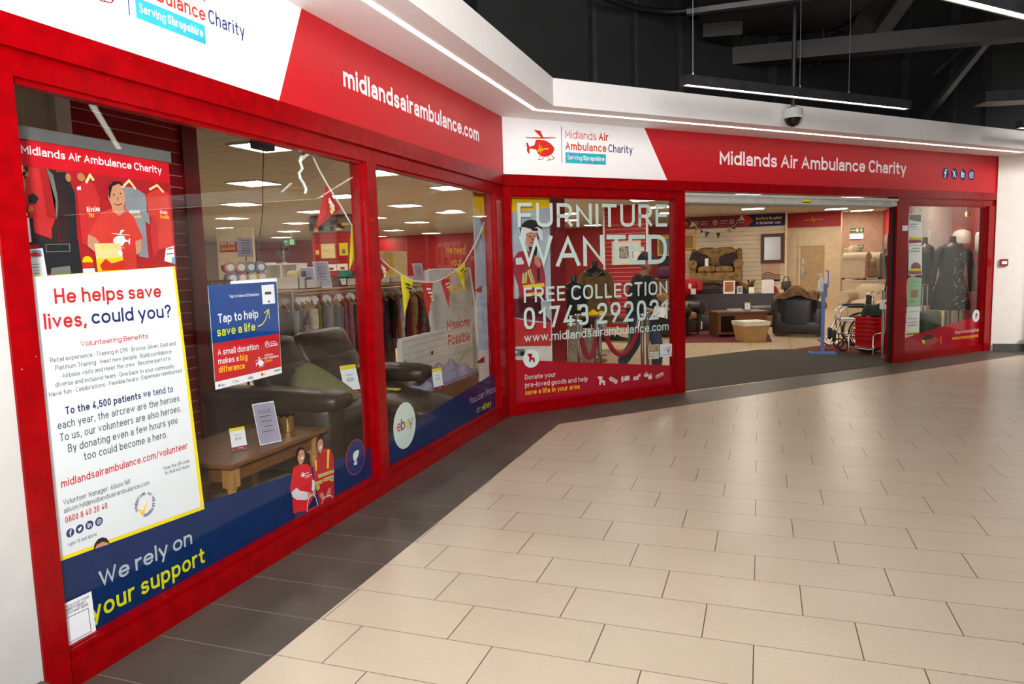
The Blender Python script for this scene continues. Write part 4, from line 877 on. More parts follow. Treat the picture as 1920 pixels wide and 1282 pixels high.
# ---- ceiling light panels on their grid, plus a few added off it as fill light
t = Thing('ceiling_light', 'square white light panel in the shop ceiling', 'light', 'light panels in the shop ceiling')
t.part('frame', MB('shop_white').box(-.3, .3, -.3, -.275, 0, .02).box(-.3, .3, .275, .3, 0, .02).box(-.3, -.275, -.275, .275, 0, .02).box(.275, .3, -.275, .275, 0, .02)); t.part('diffuser', MB('panel_light').box(-.275, .275, -.275, .275, .004, .018)); lamp = t.done()
spots = [(x, y) for x, ys in ((-2.4, (-.45, 1.95, 4.2, 6.4)), (-4.6, (-.45, 2.05, 4.4, 6.8, 9.1, 11.5)), (-6.95, (2.1, 4.6, 6.95, 9.5, 12.0)), (-9.55, (4.6, 7.4, 9.95, 12.6, 15.4, 18.4)), (-12.2, (7.4, 10.4, 13.2, 16.2, 19.0)), (-15, (10.4, 13.7, 16.5)), (-5.0, (14.4,)), (-3.1, (14.4, 17.8)), (.08, (6.4, 8.64, 10.95, 13.3)), (2.2, (6.2, 8.64, 10.95, 13.27)), (4.35, (8.64, 10.95, 13.3, 15.03)), (5.15, (16.4,)), (5.35, (6.75,)), (1.3, (2.6,)), (-2.4, (9.0, 11.6))) for y in ys]  # lone spots with positive x are added to brighten the corridor and window displays
for i, (x, y) in enumerate(spots): place(lamp if i == 0 else copy_tree(lamp), (x, y, 2.83))

# ---- pull-up banner
a = Art('A', .262, (0, 240, 4.571)); t = Thing('banner', 'tall red pull-up banner with a printed shop scene behind the volunteering poster', 'banner', None, FA)
TL, TR = UA(25, 249, .262), UA(312, 298, .262); W0, W1, ZTB = TL[0], TR[0] + .012, 2.085
t.part('top_rail', MB('alu').box(W0 - .005, W1 + .005, .25, .275, ZTB, ZTB + .05).box(W0 - .012, W0 - .005, .248, .277, ZTB - .01, ZTB + .052, 'black'))
t.part('sheet', MB('slat_photo' if 0 else 'red_wall').box(W0, W1, .263, .266, .12, ZTB)); t.part('base', MB('alu').box(W0 - .02, W1 + .02, .18, .36, 0, .12)); t.part('pole', MB('alu').cyl(((W0 + W1) / 2, .285, .1), ((W0 + W1) / 2, .285, ZTB), .012))
mat('skin_shade', (168, 112, 88), .5); mat('ban_red', (206, 14, 34), .45); mat('pic_dark', (46, 24, 26), .6); mat('pic_red', (168, 18, 28), .6); mat('pic_red2', (196, 36, 40), .6); mat('pic_black', (26, 26, 32), .6); mat('teddy', (182, 120, 72), .8); mat('pic_grey', (130, 134, 142), .7); mat('pic_orange', (206, 52, 42), .6); mat('print_cream', (232, 210, 150), .5); mat('sky_pic', (120, 160, 210), .5)
hp = a.p((115, 310))[1], a.p((1425, 470))[1]; hz = (hp[0] + hp[1]) / 2
m = a.new(); m.pl([(W0, hz), (W1, hz), (W1, ZTB), (W0, ZTB)], a.D(0), 'ban_red'); a.txt('Midlands Air Ambulance Charity', (182, 216), (1384, 392), 76, .16, 'sign_white'); t.part('header', a.mb, label='red header with white name')
m = a.new(); m.pl([(W0, 1.45), (W1, 1.45), (W1, hz), (W0, hz)], a.D(0), 'pic_red'); P = a.poly
P([(115, 320), (480, 360), (500, 980), (165, 1010)], 'pic_dark', 1); P([(240, 330), (330, 340), (470, 780), (440, 860), (440, 950), (300, 900), (230, 700), (200, 500)], 'pic_red2', 2); P([(330, 345), (395, 350), (470, 620), (475, 780), (400, 760)], 'pic_red', 3)
P([(395, 345), (450, 400), (500, 640), (480, 780), (440, 560)], 'photo_grey', 3); P([(430, 375), (560, 380), (640, 560), (660, 960), (500, 960), (490, 620)], 'pic_black', 2); P([(480, 400), (560, 480), (585, 700), (580, 960), (500, 960)], 'pic_dark', 3)
for c, rx, ry in (((165, 370), 48, 55), ((175, 470), 40, 80), ((215, 395), 30, 20), ((180, 680), 40, 40), ((255, 690), 28, 28), ((580, 425), 24, 36), ((690, 420), 34, 36)): a.oval(c, rx, ry, 'teddy', 3, 14)
P([(118, 312), (190, 320), (185, 400), (120, 345)], 'paper', 4); P([(130, 570), (210, 560), (250, 640), (240, 700), (140, 650)], 'pic_red', 4); P([(235, 580), (280, 558), (325, 600), (300, 650), (240, 640)], 'pic_black', 4); a.oval((206, 740), 26, 20, 'gold_yellow', 4, 14)
for i in range(4): P([(148 + i * 36, 765 + i * 2), (172 + i * 36, 768), (205 + i * 30, 975), (178 + i * 30, 980)], ('paper', 'pic_dark')[i % 2], 3)
P([(650, 500), (730, 450), (800, 480), (850, 600), (830, 1000), (700, 1000), (680, 800)], 'pic_red2', 3); a.txt('Mission', (738, 720), (850, 715), 50, .16, 'paper', 4); a.txt('Pos', (760, 766), (800, 764), 40, .16, 'gold_yellow', 4); P([(652, 505), (685, 500), (688, 530), (655, 532)], 'paper', 4)
P([(1055, 500), (1150, 510), (1240, 570), (1285, 830), (1240, 800), (1270, 1115), (1190, 1100), (1080, 900)], 'pic_grey', 3); a.txt('Mission', (1105, 735), (1190, 730), 36, .16, 'paper', 4); a.txt('Possible', (1130, 775), (1205, 772), 30, .16, 'gold_yellow', 4)
P([(1250, 570), (1340, 520), (1440, 560), (1478, 1010), (1340, 1050), (1320, 800), (1255, 720)], 'pic_orange', 3); P([(1300, 750), (1350, 800), (1350, 1050), (1310, 1130), (1280, 900)], 'pic_red2', 4); a.txt('Missions', (1366, 735), (1428, 742), 40, .16, 'paper', 4); a.txt('Possible', (1370, 775), (1444, 780), 34, .16, 'gold_yellow', 4)
for x in (1040, 1280): a.line([(x, 510 if x < 1200 else 525), (x + 60, 450 if x < 1200 else 490), (x + 110, 515 if x < 1200 else 545)], .011, 'print_cream', 4)
a.line([(735, 460), (765, 405), (790, 440)], .012, 'print_cream', 4)
P([(735, 1000), (760, 880), (860, 720), (950, 690), (1060, 690), (1140, 760), (1215, 940), (1200, 1040), (1160, 1080), (1165, 1210), (850, 1215), (800, 1060)], 'pic_orange', 5); P([(745, 910), (810, 940), (840, 980), (800, 1060), (740, 1010)], 'skin', 6); P([(1150, 970), (1205, 950), (1200, 1060), (1160, 1090)], 'skin', 6)
P([(945, 650), (1050, 640), (1060, 720), (1010, 755), (955, 715)], 'skin', 6); a.oval((990, 585), 70, 125, 'skin', 7); P([(918, 580), (920, 500), (960, 455), (1020, 460), (1050, 500), (1000, 478), (950, 500), (935, 560), (930, 610)], 'hair_dark', 8); a.oval((962, 572), 8, 6, 'hair_dark', 8, 8); a.oval((1020, 562), 8, 6, 'hair_dark', 8, 8); a.line([(968, 650), (1000, 662), (1030, 648)], .004, 'dark_red', 8); P([(992, 590), (1002, 590), (1008, 622), (988, 624)], 'skin_shade', 8); a.oval((922, 595), 9, 26, 'skin', 8, 10)
q = a.p((940, 880)); helicopter(a.mb, q[0], q[1], .00034, a.D(7), 'paper', flip=True)
P([(320, 975), (660, 960), (700, 1240), (360, 1250)], 'pic_black', 5); P([(378, 995), (590, 990), (592, 1060), (385, 1065)], 'photo_grey', 6); P([(384, 1000), (580, 998), (582, 1052), (390, 1056)], 'pic_black', 7); P([(430, 1200), (590, 1180), (600, 1250), (425, 1260)], 'photo_grey', 6)
P([(170, 1045), (355, 1030), (395, 1265), (190, 1285)], 'print_white', 6); P([(235, 1080), (260, 1050), (340, 1045), (352, 1100), (260, 1110)], 'sky_pic', 7); P([(240, 1085), (280, 1060), (330, 1075), (340, 1100), (270, 1100)], 'ink_red', 8)
for i in range(4): a.line([(195, 1175 + 26 * i), (330, 1165 + 26 * i)], .0022, 'pic_grey', 7)
a.oval((742, 1145), 45, 48, 'gold_yellow', 6); P([(697, 1150), (790, 1150), (794, 1195), (700, 1200)], 'ink_red', 7); P([(700, 1205), (800, 1200), (806, 1240), (704, 1245)], 'print_white', 6)
P([(795, 990), (1022, 985), (1055, 1215), (825, 1230)], 'print_cream', 8); P([(812, 1120), (1040, 1110), (1055, 1215), (825, 1230)], 'gold_yellow', 9); P([(840, 1175), (890, 1120), (940, 1160), (1050, 1130), (1052, 1212), (860, 1222)], 'ink_red', 10); a.txt('DONATE', (850, 1040), (990, 1032), 34, .13, 'gold_yellow', 9); a.oval((1016, 1072), 20, 26, 'paper', 9, 14)
P([(1412, 1030), (1480, 1010), (1492, 1165), (1400, 1140)], 'paper', 6); a.line([(1420, 1040), (1470, 1030)], .004, 'pic_black', 7); a.line([(1420, 1080), (1475, 1074)], .004, 'pic_black', 7); P([(1462, 1110), (1490, 1100), (1492, 1162), (1464, 1158)], 'sky_pic', 7)
t.part('printed_scene', a.mb, label='printed scene of a man in a red shirt before red clothes'); t.done()

# ---- cable and clip at the head of the window, little scraps left on the glass and partition
a = UA(493, 262, .09); t = Thing('sensor_clip', 'small dark clip with thin wire hanging down inside the first window', 'clip', None, FA); t.part('clip', MB('black').box(a[0] - .07, a[0] + .06, .06, .12, 2.2, 2.245))
pts = [(lambda q: (q[0], .09, q[1]))(UA(*p, .09)) for p in ((493, 266), (494, 300), (492, 340), (493, 380), (490, 420), (486, 450), (481, 480), (479, 505))]; t.part('wire', MB('black').tube(pts, .0028, 5)); t.done()
# ---- bunting just inside the glass
DBN = .16
mat('flag_red', (190, 34, 40), .7); mat('flag_yellow', (226, 212, 20), .7)
t = Thing('bunting', 'string of red and yellow pennants drooping across the first and second windows', 'bunting', None, FA)
U3 = lambda x, y, d=DBN: (lambda q: (q[0], d, q[1]))(UA(x, y, d))
t.part('cord', MB('paper').tube([U3(*p) for p in ((582, 284), (598, 318), (613, 345), (640, 388), (658, 420), (682, 452), (706, 478), (730, 500), (752, 514), (775, 526), (792, 529), (812, 529), (828, 524), (850, 510), (872, 490), (892, 455), (905, 425), (916, 395), (924, 366))], .005, 5))
t.part('ribbon', MB('paper').tube([U3(*p) for p in ((572, 283), (564, 295), (563, 304), (567, 316), (561, 324), (563, 334), (570, 345), (574, 355), (572, 363))], [.008] * 9, 4, flat=.2))
FL = [((611, 347), (638, 391), (592, 430), 0), ((659, 420), (681, 450), (655, 506), 1), ((708, 479), (731, 503), (700, 545), 0), ((751, 514), (775, 526), (759, 592), 1), ((790, 529), (812, 529), (803, 598), 0), ((826, 525), (844, 517), (842, 578), 0), ((855, 505), (872, 489), (871, 545), 1), ((902, 433), (912, 411), (917, 466), 1), ((900, 412), (925, 384), (926, 425), 0)]
for i, (p, q, r, y) in enumerate(FL):
    A_, B_, C_ = Vector(U3(*p)), Vector(U3(*q)), Vector(U3(*r)); mid = (A_ + B_) / 2 * .5 + C_ * .5 + Vector((0, .02, 0))
    m = MB('flag_yellow' if y else 'flag_red'); th = Vector((0, .002, 0))
    m.add([A_, B_, C_, mid + Vector((0, -.03, 0)), A_ + th, B_ + th, C_ + th, mid + th + Vector((0, -.03, 0))], [(0, 3, 1), (1, 3, 2), (2, 3, 0), (4, 5, 7), (5, 6, 7), (6, 4, 7), (0, 1, 5, 4), (1, 2, 6, 5), (2, 0, 4, 6)])
    e = (B_ - A_); dn = C_ - (A_ + B_) / 2; o = Vector((0, -.012, 0)); m.use('pic_dark' if y else 'paper')
    for k, (w, mt) in enumerate(((.45, None), (.55, None), (.4, 'pic_dark' if y else 'gold_yellow'), (.25, None))):
        if mt: m.use(mt)
        c = (A_ + B_) / 2 + dn * (.16 + .1 * k) + o - Vector((0, .012 * k, 0)) ; w *= (1 - .16 - .1 * k); m.add([c - e * w / 2, c + e * w / 2, c + e * w / 2 + dn * .05, c - e * w / 2 + dn * .05], [(0, 1, 2, 3)])
        m.use('pic_dark' if y else 'paper')
    t.part('flag', m, label='yellow pennant' if y else 'red pennant')
t.done()
t = Thing('bunting', 'loose tail of bunting hanging by the corner post of the second window', 'bunting', None, FA)
t.part('cord', MB('paper').tube([U3(*p, .3) for p in ((924, 400), (926, 500), (930, 560), (929, 620), (934, 690))], .005, 5))
for p, q, r, y in (((929, 519), (930, 552), (888, 545), 0), ((933, 648), (936, 678), (892, 680), 0), ((918, 470), (925, 480), (926, 462), 1)):
    A_, B_, C_ = [Vector(U3(*v, .3)) for v in (p, q, r)]; th = Vector((0, .002, 0)); m = MB('flag_yellow' if y else 'flag_red').add([A_, B_, C_, A_ + th, B_ + th, C_ + th], [(0, 1, 2), (5, 4, 3), (0, 3, 4, 1), (1, 4, 5, 2), (2, 5, 3, 0)])
    if not y: c = A_ * .45 + B_ * .3 + C_ * .25 - th; e = (B_ - A_) * .3; f = (C_ - A_) * .06; m.use('paper').add([c, c + e, c + e + f, c + f], [(0, 1, 2, 3)]); m.use('gold_yellow').add([c + f * 2, c + f * 2 + e, c + e + f * 3, c + f * 3], [(0, 1, 2, 3)])
    t.part('flag', m, label='yellow pennant' if y else 'red pennant')
t.done()

# ---- price card on a clear stand
def price_card(loc, yaw, w, h, label, price='', lean=.2, group='price cards in the windows', pic=False):
    t = Thing('price_card', label, 'price card', group, Matrix.Translation(Vector(loc)) @ Matrix.Rotation(yaw, 4, 'Z'))
    X = Matrix.Rotation(lean, 4, 'X'); X2 = Matrix.Rotation(-lean, 4, 'X')
    t.part('holder', MB('clear', X2).box(-w / 2, w / 2, 0, .003, 0, h).box(-w / 2, w / 2, 0, .05, 0, .003))
    m = MB('print_white', X2).box(-w / 2 + .002, w / 2 - .002, -.0015, -.0003, .003, h); f = -.0026
    if not pic:
        m.pl([(-w / 2 + .002, h * .86), (w / 2 - .002, h * .86), (w / 2 - .002, h), (-w / 2 + .002, h)], f, 'notice_yellow'); m.pl([(-w / 2 + .002, .004), (w / 2 - .002, .004), (w / 2 - .002, h * .16), (-w / 2 + .002, h * .16)], f, 'dark_red')
        if price: text(m, price, -w * .2, w * .2, h * .45, h * .12, .12, 'ink', f)
        m.pl([(-w * .22, h * .66), (w * .22, h * .66), (w * .22, h * .68), (-w * .22, h * .68)], f, 'pic_grey'); m.pl([(-w * .1, h * .07), (w * .25, h * .07), (w * .25, h * .1), (-w * .1, h * .1)], f, 'paper')
    else:
        m.pl([(-w / 2 + .006, .008), (w / 2 - .006, .008), (w / 2 - .006, h - .006), (-w / 2 + .006, h - .006)], f, 'lilac_cloth')
        for k in range(7): m.pl([(-w * .3 + .02 * (k % 3), h * (.3 + .06 * k)), (w * .25, h * (.3 + .06 * k)), (w * .22, h * (.32 + .06 * k)), (-w * .3, h * (.32 + .06 * k))], f - .0008, ('print_grey', 'pic_grey')[k % 2])
        text(m, 'SALE' if not price else price, -w * .28, w * .28, h * .74, h * .09, .12, 'print_grey', f - .0008)
    t.part('printed_card', m); return t.done()

# ---- pine coffee table
TY0, TY1, TX0, TX1, TZ = -3.58, -2.6, -1.08, -.42, .455
t = Thing('coffee_table', 'brown pine coffee table with turned legs inside the first window', 'table')
m = MB('pine').rbox(((TX0 + TX1) / 2, (TY0 + TY1) / 2, TZ - .018), ((TX1 - TX0) / 2, (TY1 - TY0) / 2, .018), .012, 3); t.part('table_top', m, 40)
t.part('apron', MB('pine').box(TX0 + .06, TX1 - .06, TY0 + .06, TY1 - .06, TZ - .13, TZ - .036))
for x in (TX0 + .07, TX1 - .07):
    for y in (TY0 + .08, -3.47 if 0 else TY1 - .08, ):
        t.part('leg', MB('pine_pale').box(x - .035, x + .035, y - .035, y + .035, TZ - .16, TZ - .036).lathe([(.03, 0), (.03, .05), (.022, .07), (.036, .13), (.026, .2), (.036, .24), (.024, .26), (.034, TZ - .16)], (x, y, 0), 14), 50)
t.done()
price_card((-.607, -3.274, TZ), math.radians(62), .1, .14, 'small price card with yellow top on the coffee table', '\u00a340', .22)
price_card((-.51, -3.1, TZ), math.radians(64), .15, .27, 'tall lilac leaflet in a clear stand on the coffee table', 'SALE', .3, 'leaflets in the windows', True)
def candle(x, y, s, label):
    t = Thing('candle_holder', label, 'candle holder', 'gold candle holders on the coffee table', Matrix.Translation((x, y, TZ)) @ Matrix.Scale(s, 4)); t.part('glass_cup', MB('clear').lathe([(.042, .0), (.05, .14), (.047, .14), (.04, .006)], n=20), 50)
    m = MB('gold').grid(lambda u, v: ((.044 + .0075 * v) * math.cos(2 * math.pi * u), (.044 + .0075 * v) * math.sin(2 * math.pi * u), .004 + v * (.095 + .016 * abs(math.sin(u * math.pi * 7)))), 56, 4, closed=True); t.part('gold_sleeve', m, 60); return t.done()
candle(-.627, -2.767, 1.0, 'gold scalloped candle holder on the coffee table beside the tall leaflet'); candle(-.771, -2.72, .85, 'second gold candle holder half hidden behind the tall leaflet')

# ---- brown leather recliner sofa, facing the glass
SX0, SX1, SY0, SY1 = -1.62, -.45, -2.52, -.88
t = Thing('recliner_sofa', 'dark brown leather reclining sofa behind the coffee table, footrest out', 'sofa')
for y in (SY0 + .13, SY1 - .13):
    m = MB('leather').rbox((-1.03, y, .34), (.56, .12, .27), .05, 4); m.rbox((-1.0, y, .6), (.60, .15, .075), .07, 5, .012); t.part('arm', m, 60)
t.part('base', MB('leather').rbox((-1.1, -1.7, .2), (.5, .72, .17), .04, 3), 60)
for y, x1 in ((-2.04, 0), (-1.36, 1)):
    t.part('seat_cushion', MB('leather').rbox((-.95, y, .42), (.42, .335, .09), .07, 5, .03), 60)
R = Matrix.Rotation(math.radians(-18), 3, 'Y'); R2 = Matrix.Rotation(math.radians(-32), 3, 'Y')
R = Matrix.Rotation(math.radians(-30), 3, 'Y')
for y, w in ((-2.0, .29), (-1.29, .37)):
    m = MB('leather').rbox((-1.16, y, .60), (.09, w, .22), .06, 5, .03, R); k = t.part('back_cushion', m, 60); t.part('headrest', MB('leather').rbox((-1.31, y, .85), (.085, w + .01, .16), .055, 5, .02, R), 60, k)
R3 = Matrix.Rotation(math.radians(10), 3, 'Y'); t.part('footrest', MB('leather').rbox((-.36, -1.38, .40), (.27, .33, .05), .045, 5, .02, R3).box(-.6, -.3, -1.65, -1.1, .2, .3, 'black'), 60); t.done()
def cushion(loc, R, h, m, label, name='cushion', cat='cushion', group=None):
    mb = MB(m)
    def f(u, v, s):
        a, b = 2 * u - 1, 2 * v - 1; k = (1 - a * a) * (1 - b * b); cr = 1 - .2 * a * a * b * b; e = cr * (1 - .06 * (1 - abs(a)) * (b * b)); g = cr * (1 - .06 * (1 - abs(b)) * (a * a))
        return Vector((a * h[0] * g, b * h[1] * e, s * h[2] * k ** .42))
    mb.grid(lambda u, v: Vector(loc) + R @ f(u, v, 1), 12, 12); mb.grid(lambda u, v: Vector(loc) + R @ f(1 - u, v, -1), 12, 12); return one(name, mb, label, cat, group, FI, 70)
def lean(p, q, b, n, label):
    p, q = Vector(p), Vector(q); e = (q - p).normalized(); w = (CAM - (p + q) / 2).normalized() + Vector((.25, 0, .5)); w = (w - e * w.dot(e)).normalized(); R = Matrix((e, w.cross(e), w)).transposed()
    cushion((p + q) / 2, R, ((q - p).length / 2, b, n), 'green_cloth', label, group='green cushions on the sofa')
lean(AX(527, 706, -1.2), AX(606, 752, -1.0), .16, .08, 'olive green cushion leaning on the sofa arm, half hidden by another')
lean(AX(549, 696, -1.05), AX(668, 774, -.62), .17, .09, 'olive green cushion propped in front of the other green one on the sofa')
price_card((-.70, -1.80, .53), math.radians(62), .15, .25, 'tall price card with yellow top propped on the leather sofa seat', '\u00a3375', .3)
one('paper_slip', MB('notice_yellow').box(-.62, -.5, -1.42, -1.36, .505, .515), 'folded pale yellow slip lying on the sofa seat', 'paper')

# ---- second window: bed ends, wooden chest and bedding
mat('crackle', (196, 198, 196), .45, c2=(120, 120, 116), vscale=26, thr=(.30, .36)); mat('white_slat', (206, 202, 190), .45, var=.03); mat('chest_wood', (128, 96, 58), .5, var=.12, vscale=5, stretch=(12, 1, 12))
A3 = lambda x, y, X: (lambda q: (q.y, -X, q.z))(AX(x, y, X))
X = -.95; TLp, TRp, BRp, BLp = [A3(*q, X) for q in ((803, 506), (880, 503), (900, 640), (822, 646))]
t = Thing('bed_panel', 'tall pale speckled bed panel leaning behind the white slatted one', 'bed panel', None, FA); th = .05
m = MB('crackle').prism([(TLp[0], TLp[2]), (TRp[0], TRp[2]), (BRp[0], BRp[2] - .55), (BLp[0], BLp[2] - .55)], -X, -X + th); t.part('panel', m)
t.part('edging', MB('white').tube([(p[0], -X - .004, p[2]) for p in (TLp, TRp, BRp)], .012, 6)); t.done()
X = -.72; t = Thing('bed_panel', 'low white slatted bed panel standing on the wooden chest', 'bed panel', None, FA); TLp, TRp, BRp, BLp = [A3(*q, X) for q in ((752, 632), (881, 618), (890, 706), (760, 712))]
z0 = min(BLp[2], BRp[2]) ; y0, y1 = TLp[0], TRp[0]; zt = (TLp[2] + TRp[2]) / 2
m = MB('white_slat').box(y0, y1, .71, .74, z0, zt); n = 9
for i in range(n): m.box(y0 + .02, y1 - .02, .702, .711, z0 + (zt - z0) * (i + .1) / n, z0 + (zt - z0) * (i + .82) / n)
t.part('slatted_board', m); t.part('top_rail', MB('white_slat').rbox(((y0 + y1) / 2, .725, zt + .012), ((y1 - y0) / 2 + .02, .03, .02), .012, 2), 40)
t.part('bed_frame', MB('white_slat').box(y0 - .03, y0 + .02, .7, .75, z0 - .2, zt).box(y1 - .02, y1 + .03, .7, .75, z0 - .2, zt)); m = MB('grey')
m.tube([(lambda q: (q[0], .69, q[2]))(A3(*q, -.69)) for q in ((758, 675), (775, 690), (815, 700))], .004, 5).tube([(lambda q: (q[0], .69, q[2]))(A3(*q, -.69)) for q in ((838, 694), (858, 682), (872, 662))], .004, 5)
t.part('cord', m, 60); q = A3(812, 661, -.69); t.part('oval_badge', MB('dark_red').el(q[0], q[2], .03, .022, .698)); t.done()
C0, C1 = A3(797, 728, -.36), A3(905, 716, -.36); cy0, cy1 = C0[0], .22
t = Thing('wooden_chest', 'low brown wooden chest holding bedding beside the sofa', 'chest', None, FA); zc = .43
t.part('body', MB('chest_wood').box(cy0, cy1, .36, .8, 0, zc).box(cy0 - .005, cy1, .352, .36, zc - .03, zc).box(cy0 + .32, cy0 + .34, .352, .36, .0, zc)); t.part('catch', MB('dark_red').box(cy0 + .42, cy0 + .45, .345, .36, .24, .34)); t.part('handle_plate', MB('black').box(cy0 + .08, cy0 + .2, .35, .36, .28, .35)); t.done()
one('bedding', MB('lilac_cloth').grid(lambda u, v: (cy0 + .02 + u * (cy1 - cy0 - .04), .37 + v * .3, zc + .03 + .16 * math.sin(math.pi * v) ** .5 * math.sin(math.pi * min(1, u * 1.02)) ** .6 * (.65 + .3 * math.sin(17 * u + 5 * v) + .25 * math.sin(29 * u - 11 * v))), 40, 16).box(cy0 + .02, cy1 - .02, .38, .66, zc, zc + .03), 'crumpled lilac bedding heaped on the wooden chest', 'bedding', None, FA, 70)
q = A3(822, 710, -.34); price_card((-.34, q[0], zc + .001), math.radians(72), .13, .2, 'price card with yellow top stuck in the lilac bedding', '\u00a375', .1)
t = Thing('walking_stick', 'thin white stick leaning past the end of the bed panels', 'stick'); a_, b_ = AX(893, 640, -.9), AX(912, 710, -.4); b_.z = max(.0, b_.z)
one('walking_stick', MB('white').cyl(b_, a_ + (a_ - b_) * .2, .009, n=8), 'thin white stick leaning past the end of the bed panels', 'stick')

# ---- long chrome clothes rail with a shelf on top
RXX, RY0, RY1, RZ = -2.3, -.62, 3.2, 1.275
t = Thing('clothes_rail', 'long chrome clothes rail with a wooden shelf on top, behind the sofa', 'clothes rail')
m = MB('chrome')
t.part('rail', m.cyl((RXX, RY0, RZ), (RXX, RY1, RZ), .014, n=10).cyl((RXX + .2, RY0, RZ + .03), (RXX + .2, RY1, RZ + .03), .009, n=8).cyl((RXX - .2, RY0, RZ + .03), (RXX - .2, RY1, RZ + .03), .009, n=8).cyl((RXX - .2, RY0, RZ + .03), (RXX + .2, RY0, RZ + .03), .01), 50)
for y in (RY0, RY1): t.part('upright', MB('chrome').cyl((RXX - .2, y, 0), (RXX - .2, y, RZ + .06), .014).cyl((RXX + .2, y, 0), (RXX + .2, y, RZ + .06), .014), 50)
t.part('shelf', MB('wood_light').box(RXX - .24, RXX + .22, RY0 - .03, RY1 + .03, RZ + .06, RZ + .078)); t.done()
def garment(yy, i, n, colm, long, kind, label, x=RXX, z=RZ, tilt=.18, group='clothes on the long rail', w=.2, cm=None):
    """a wooden hanger with one garment, seen nearly edge on"""
    F = Matrix.Translation((x, yy, z)) @ Matrix.Rotation(math.radians(90) + tilt, 4, 'Z'); F = F @ Matrix.Rotation(math.radians(90), 4, 'Z')
    t = Thing('hanging_garment', label, 'garment', group, F)
    t.part('hanger', MB('hanger_wood').tube([(-w, 0, -.135), (-.08, 0, -.085), (0, 0, -.065), (.08, 0, -.085), (w, 0, -.135)], .011, 6).tube([(0, 0, -.065), (0, 0, -.03), (.02, 0, -.012), (.018, 0, .01), (0, 0, .016), (-.016, 0, .01)], .003, 5, 'chrome'), 60)
    th = .022 + .012 * random.random(); ph = random.random() * 6
    def f(u, v):
        a = 2 * math.pi * u; L = .1 + (long - .1) * v; ww = w * (1.0 if v < .1 else 1.0) * (.98 + .10 * v); k = 1 + .35 * v * math.sin(4 * a + ph) * .5
        drop = .035 * abs(math.cos(a)) ** 1.5 * (1 - v)
        return (ww * math.cos(a), th * (1 + .8 * v) * math.sin(a) * k, -L - drop)
    m = MB(colm).grid(f, 18, 8, closed=True); m.add([(w * math.cos(2 * math.pi * i / 18), th * math.sin(2 * math.pi * i / 18), -.1 - .035 * abs(math.cos(2 * math.pi * i / 18)) ** 1.5) for i in range(18)] + [(0, 0, -.085)], [(i, (i + 1) % 18, 18) for i in range(18)])
    if kind == 'sleeve':
        for s in (-1, 1): m.tube([(s * w * .95, 0, -.15), (s * (w + .03), .01, -.3), (s * (w + .02), .02, -.52)], [.05, .045, .035], 8, flat=.6)
    t.part('cloth', m, 60); return t.done()
CL = {'grey': (120, 112, 104), 'pale grey': (160, 152, 144), 'floral pink': (176, 128, 124), 'cream': (196, 176, 146), 'mustard': (166, 140, 74), 'blue grey': (104, 112, 118), 'dusty pink': (168, 98, 104), 'black': (26, 24, 26), 'purple': (92, 38, 74), 'navy': (34, 34, 56), 'peach': (196, 112, 84), 'white': (206, 200, 194), 'crimson': (150, 20, 40), 'maroon': (84, 26, 36), 'brown': (84, 62, 54), 'taupe': (118, 100, 94), 'teal': (70, 120, 136), 'green': (60, 80, 52), 'violet': (92, 62, 116)}
for k, v in CL.items():
    mat('cloth_' + k.replace(' ', '_'), v, .85, var=.12, vscale=14, c2=tuple(int(c * (.45 if 'floral' in k or k in ('navy', 'green') else .8)) for c in v), thr=(.42, .5) if 'floral' in k or k in ('navy', 'green') else (.3, .7))
g = NG('cloth_striped', .85); s_ = g.f('LESS_THAN', g.f('FRACT', g.f('DIVIDE', g.z, .022)), .5); n_ = N(g.nt, 'ShaderNodeMix', data_type='RGBA'); g.nt.links.new(s_, n_.inputs[0]); n_.inputs[6].default_value = lin((128, 122, 116)); n_.inputs[7].default_value = lin((60, 58, 60)); g.out(n_.outputs[2])
ORD = 'first second third fourth fifth sixth seventh eighth ninth tenth eleventh twelfth thirteenth fourteenth fifteenth sixteenth seventeenth eighteenth nineteenth twentieth twenty-first twenty-second twenty-third twenty-fourth twenty-fifth twenty-sixth twenty-seventh twenty-eighth twenty-ninth thirtieth thirty-first thirty-second thirty-third thirty-fourth thirty-fifth thirty-sixth'.split()
seq = ['grey', 'pale grey', 'grey', 'floral pink', 'cream', 'cream', 'mustard', 'grey', 'blue grey', 'striped', 'striped', 'dusty pink', 'dusty pink', 'black', 'black', 'pale grey', 'blue grey', 'blue grey', 'dusty pink', 'purple', 'purple', 'navy', 'black', 'grey', 'peach', 'white', 'navy', 'crimson', 'mustard', 'crimson', 'maroon', 'taupe', 'brown', 'green', 'teal', 'violet']
for i, k in enumerate(seq):
    garment(RY0 + .12 + i * (RY1 - RY0 - .25) / len(seq), i, len(seq), 'cloth_' + k.replace(' ', '_'), .62 + .22 * random.random(), ('plain', 'sleeve')[i % 3 == 1], '%s garment on the long rail, %s from the end by the red partition' % (k, ORD[i]), tilt=random.uniform(-.85, -.55))
# round size markers on the rail
t = Thing('size_marker', 'round pale size disc hanging on the long clothes rail', 'size marker', 'size discs on the long rail'); F = MB('shop_white').cyl((0, -.002, -.06), (0, .002, -.06), .055, n=20); t.part('disc', F, 40); t.part('hook', MB('shop_white').tube([(0, 0, -.012), (.012, 0, .005), (0, 0, .018), (-.014, 0, .008)], .004, 5)); disc = t.done()
for i, px in enumerate((561.6, 588.4, 612, 635.6, 657, 677, 718, 732, 746, 774, 787)): q = AX(px, 560, RXX); place(disc if i == 0 else copy_tree(disc), (RXX, q.y, RZ - .118 + .0), math.radians(40))
